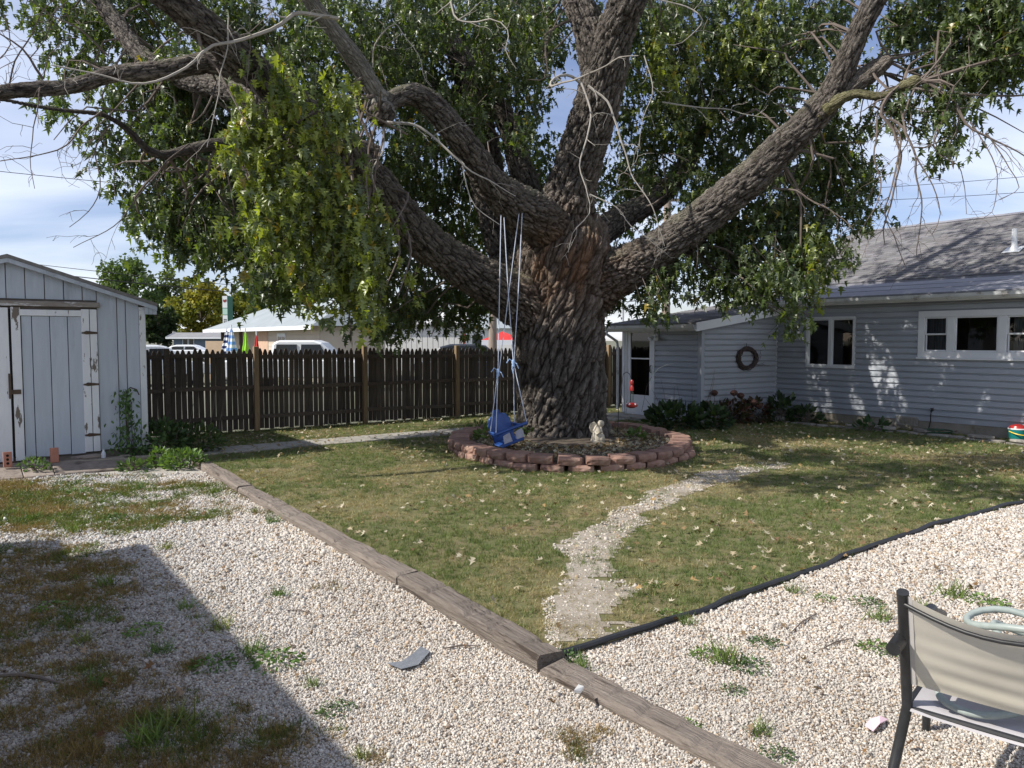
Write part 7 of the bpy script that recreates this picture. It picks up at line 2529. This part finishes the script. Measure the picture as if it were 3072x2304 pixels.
# ---- sling chair with hose
M_frame = mat('black_powder_coat', (0.016, 0.017, 0.018), (0.028, 0.028, 0.03), scale=30, rough=0.42, spec=0.45)
def sling_mat():
    m, t, b = new_mat('tan_sling_mesh')
    b.inputs['Roughness'].default_value = .8
    b.inputs['Specular IOR Level'].default_value = .2
    co_ = N(t, 'TexCoord')
    n_ = N(t, 'TexNoise', Scale=9.0, Detail=5)
    t.links.new(co_.outputs['Object'], n_.inputs['Vector'])
    w_ = N(t, 'TexNoise', Scale=260.0, Detail=2)
    t.links.new(co_.outputs['Object'], w_.inputs['Vector'])
    x = N(t, 'Mix', data_type='RGBA')
    x.inputs['A'].default_value = (.60, .55, .45, 1); x.inputs['B'].default_value = (.68, .63, .53, 1)
    t.links.new(n_.outputs['Fac'], x.inputs['Factor'])
    t.links.new(x.outputs['Result'], b.inputs['Base Color'])
    bp_ = N(t, 'Bump', Strength=.15, Distance=.002)
    t.links.new(w_.outputs['Fac'], bp_.inputs['Height']); t.links.new(bp_.outputs[0], b.inputs['Normal'])
    tr = N(t, 'BsdfTranslucent'); t.links.new(x.outputs['Result'], tr.inputs['Color'])
    ms = N(t, 'MixShader'); ms.inputs[0].default_value = .42
    t.links.new(b.outputs[0], ms.inputs[1]); t.links.new(tr.outputs[0], ms.inputs[2])
    t.links.new(ms.outputs[0], t.nodes['Material Output'].inputs['Surface'])
    return m
M_sling = sling_mat()
M_seat = mat('grey_sling_seat', (0.36, 0.34, 0.35), (0.43, 0.41, 0.42), scale=9, rough=0.8)
cf = np.array([.66, .751, 0]); cw_ = np.array([.751, -.66, 0])     # forward, and to the chair's right as seen from behind
TOP = D(2708, 1776, 2.63)
SEAT = D(2722, 2118, 2.79)
FOOT = np.array([1.34, 2.70, 0.0])
CW = .56
chair = thing('sling_chair', FOOT, 'black framed patio chair with tan mesh back at the gravel edge', 'chair')
for k in (0, 1):
    s_ = cw_ * CW * k
    MB().tube([TOP + s_, TOP + (SEAT - TOP) * .08 + s_, TOP + (SEAT - TOP) * .55 + s_, SEAT + s_, (SEAT + FOOT) / 2 + s_ + cf * .005, FOOT + s_], [.0205, .019, .019, .019, .0185, .018], 14).build('back_leg', M_frame, chair, smooth=True)
    seatf = SEAT + cf * .50 + Z * .03
    MB().tube([SEAT + s_, SEAT + cf * .25 + s_ + Z * .005, seatf + s_], .014, 10).build('seat_rail', M_frame, chair, smooth=True)
    ff = np.array([1.86, 3.36, 0.0])
    arm_b = TOP + (SEAT - TOP) * .42 - cf * .10 + s_ - cw_ * (.012 if k == 0 else -.012)
    MB().tube([ff + s_, ff * [1, 1, 0] + s_ + Z * .3 - cf * .02, seatf + s_ + cf * .02 + Z * .18, arm_b + cf * .52 + Z * .0], .017, 12).build('front_leg', M_frame, chair, smooth=True)
    mb = MB()
    pts = [arm_b, arm_b + cf * .15 + Z * .012, arm_b + cf * .35 + Z * .012, arm_b + cf * .54]
    for a, b in zip(pts[:-1], pts[1:]):
        pass
    mb.tube([p_ for p_ in pts], [.024, .026, .026, .022], 12)
    mb.build('armrest', M_frame, chair, smooth=True)
# back sling: a sheet from rail to rail, sagging between, folded over a spreader rod near the top
nu, nv_ = 26, 34
V_, F_ = [], []
upv = (TOP - SEAT)
for j in range(nv_ + 1):
    g = j / nv_
    base_ = SEAT + upv * (.22 + .76 * g)
    for i in range(nu + 1):
        f = i / nu
        sag = math.sin(math.pi * f)
        p_ = base_ + cw_ * (CW * f)
        bell = -.05 * sag * (.35 + .65 * g)                       # belly away from the sitter
        drop = -.045 * sag * g ** 3                                # the top edge sags
        wr_ = .0050 * math.sin(34 * g + 2.6 * f) * (1 - g) ** 1.3 * sag ** .5 + .002 * math.sin(13 * g - 3 * f) * sag
        V_.append(p_ + cf * (-bell * -1 + wr_) + Z * drop)
for j in range(nv_):
    for i in range(nu):
        F_.append((j * (nu + 1) + i, j * (nu + 1) + i + 1, (j + 1) * (nu + 1) + i + 1, (j + 1) * (nu + 1) + i))
MB().add(V_, F_).build('back_sling', M_sling, chair, smooth=True)
M_hem = mat('sling_hem', (.50, .48, .46), rough=.8)
V_h, F_h = [], []
for j in range(nv_ + 1):
    for f in (.02, .06):
        i_ = f * nu
        V_h.append(np.array(V_[j * (nu + 1)]) + cw_ * CW * f - cf * (.004 + .05 * math.sin(math.pi * f) * (.35 + .65 * j / nv_)))
for j in range(nv_):
    F_h.append((2 * j, 2 * j + 1, 2 * j + 3, 2 * j + 2))
MB().add(V_h, F_h).build('hem', M_hem, chair, smooth=True)
rod = [TOP + (SEAT - TOP) * .085 + cw_ * CW * f - cf * (.05 * math.sin(math.pi * f) * .9 + .010) - Z * (.045 * math.sin(math.pi * f)) for f in np.linspace(0, 1, 12)]
MB().tube(rod, .0075, 10).build('spreader_rod', M_frame, chair, smooth=True)
# seat sling
V_, F_ = [], []
for j in range(21):
    g = j / 20
    for i in range(15):
        f = i / 14
        sag = math.sin(math.pi * f)
        lip = -.02 * max(0, 1 - g / .06) ** 2 - .02 * max(0, (g - .94) / .06) ** 2
        V_.append(SEAT + cw_ * (.014 + (CW - .028) * f) + cf * (-.02 + .54 * g) + Z * (.012 + .03 * g - .02 * sag * (.5 + .5 * math.sin(math.pi * g)) + lip))
for j in range(20):
    for i in range(14):
        F_.append((j * 15 + i, j * 15 + i + 1, (j + 1) * 15 + i + 1, (j + 1) * 15 + i))
MB().add(V_, F_).build('seat_sling', M_seat, chair, smooth=True)
MB().tube([SEAT + cf * .0 - Z * .006, SEAT + cw_ * CW - Z * .006], .012, 8).build('cross_bar', M_frame, chair, smooth=True)
# hose heaped on the seat
M_hose = mat('grey_green_hose', (0.25, 0.29, 0.27), (0.33, 0.37, 0.35), scale=20, rough=0.45, spec=0.4)
r2 = np.random.RandomState(8)
hc = SEAT + cw_ * (CW * .60) + cf * .30 + Z * .05
pts = []
NN = 150
for i in range(NN):
    a = i / NN * 2 * math.pi * 6.2
    rr = .17 + .05 * math.sin(a * .37) + .02 * math.sin(a * 1.7)
    z_ = .018 + .26 * (i / NN) + .02 * math.sin(a * 2.3)
    pts.append(hc + cw_ * (rr * math.cos(a) * 1.05) + cf * (rr * math.sin(a) * .75) + Z * z_)
tag(MB().tube(pts, .0135, 9).build('hose_coil', M_hose, base=hc, smooth=True), 'grey-green hose heaped in coils on the patio chair seat', 'hose')
pts = [SEAT + cw_ * a_ + cf * b_ + Z * c_ for a_, b_, c_ in ((.07, .16, .06), (.09, .08, .035), (.16, .035, .027), (.23, .03, .03), (.30, .08, .035), (.36, .14, .05))]
tag(MB().tube(spline(np.array(pts), .02), .0135, 9).build('hose_end', M_hose, base=SEAT, smooth=True), 'loose grey hose loop drooping at the rear edge of the chair seat', 'hose')

# ---- litter
o = MB().tube([G(-40, 2030, .015), G(60, 2024, .02), G(120, 2032, .02), G(182, 2050, .015)], [.008, .011, .010, .005], 6).build('stick', M_twigd, base=G(60, 2024))
tag(o, 'dark curved stick lying on the shaded gravel', 'stick')
for k, (a, b) in enumerate([((860, 1830), (935, 1840)), ((1330, 1945), (1440, 1938)), ((2470, 1945), (2560, 1915)), ((2450, 1840), (2370, 1900))]):
    A, B = G(*a, .018), G(*b, .018)
    o = MB().tube([A, (A + B) / 2 + np.array([0, .02, .004]), B], [.004, .005, .003], 5).build('twig', M_twigd, base=A)
    tag(o, 'thin fallen twig lying on the gravel', 'twig', 'fallen twigs on the gravel')
V_ = [G(1160, 1990, .022), G(1205, 2008, .02), G(1255, 1995, .024), G(1290, 1955, .022), G(1262, 1940, .018), G(1238, 1962, .026), G(1205, 1985, .024)]
o = MB().prism(V_, Z * .003).build('fabric_scrap', mat('landscape_fabric', (.13, .14, .16), (.2, .21, .23), scale=60, rough=.8), base=G(1220, 1985))
tag(o, 'torn grey landscape fabric scrap poking out of the gravel', 'fabric')
V_ = [G(2595, 2178, .02), G(2620, 2195, .018), G(2640, 2172, .03), G(2665, 2160, .02), G(2640, 2150, .035), G(2610, 2158, .026)]
o = MB().prism(V_, Z * .004).build('paper_scrap', mat('pink_paper', (.72, .52, .58), rough=.7), base=G(2630, 2175))
tag(o, 'crumpled pale pink paper scrap on the gravel beside the chair', 'paper')
V_ = [G(1722, 2078, .10), G(1742, 2080, .085), G(1752, 2066, .09), G(1735, 2060, .10)]
o = MB().prism(V_, Z * .012).build('stone_chip', mat('white_stone', (.7, .68, .64), rough=.9), base=G(1735, 2075, .09))
tag(o, 'white stone chip lying on the sunken timber', 'stone')
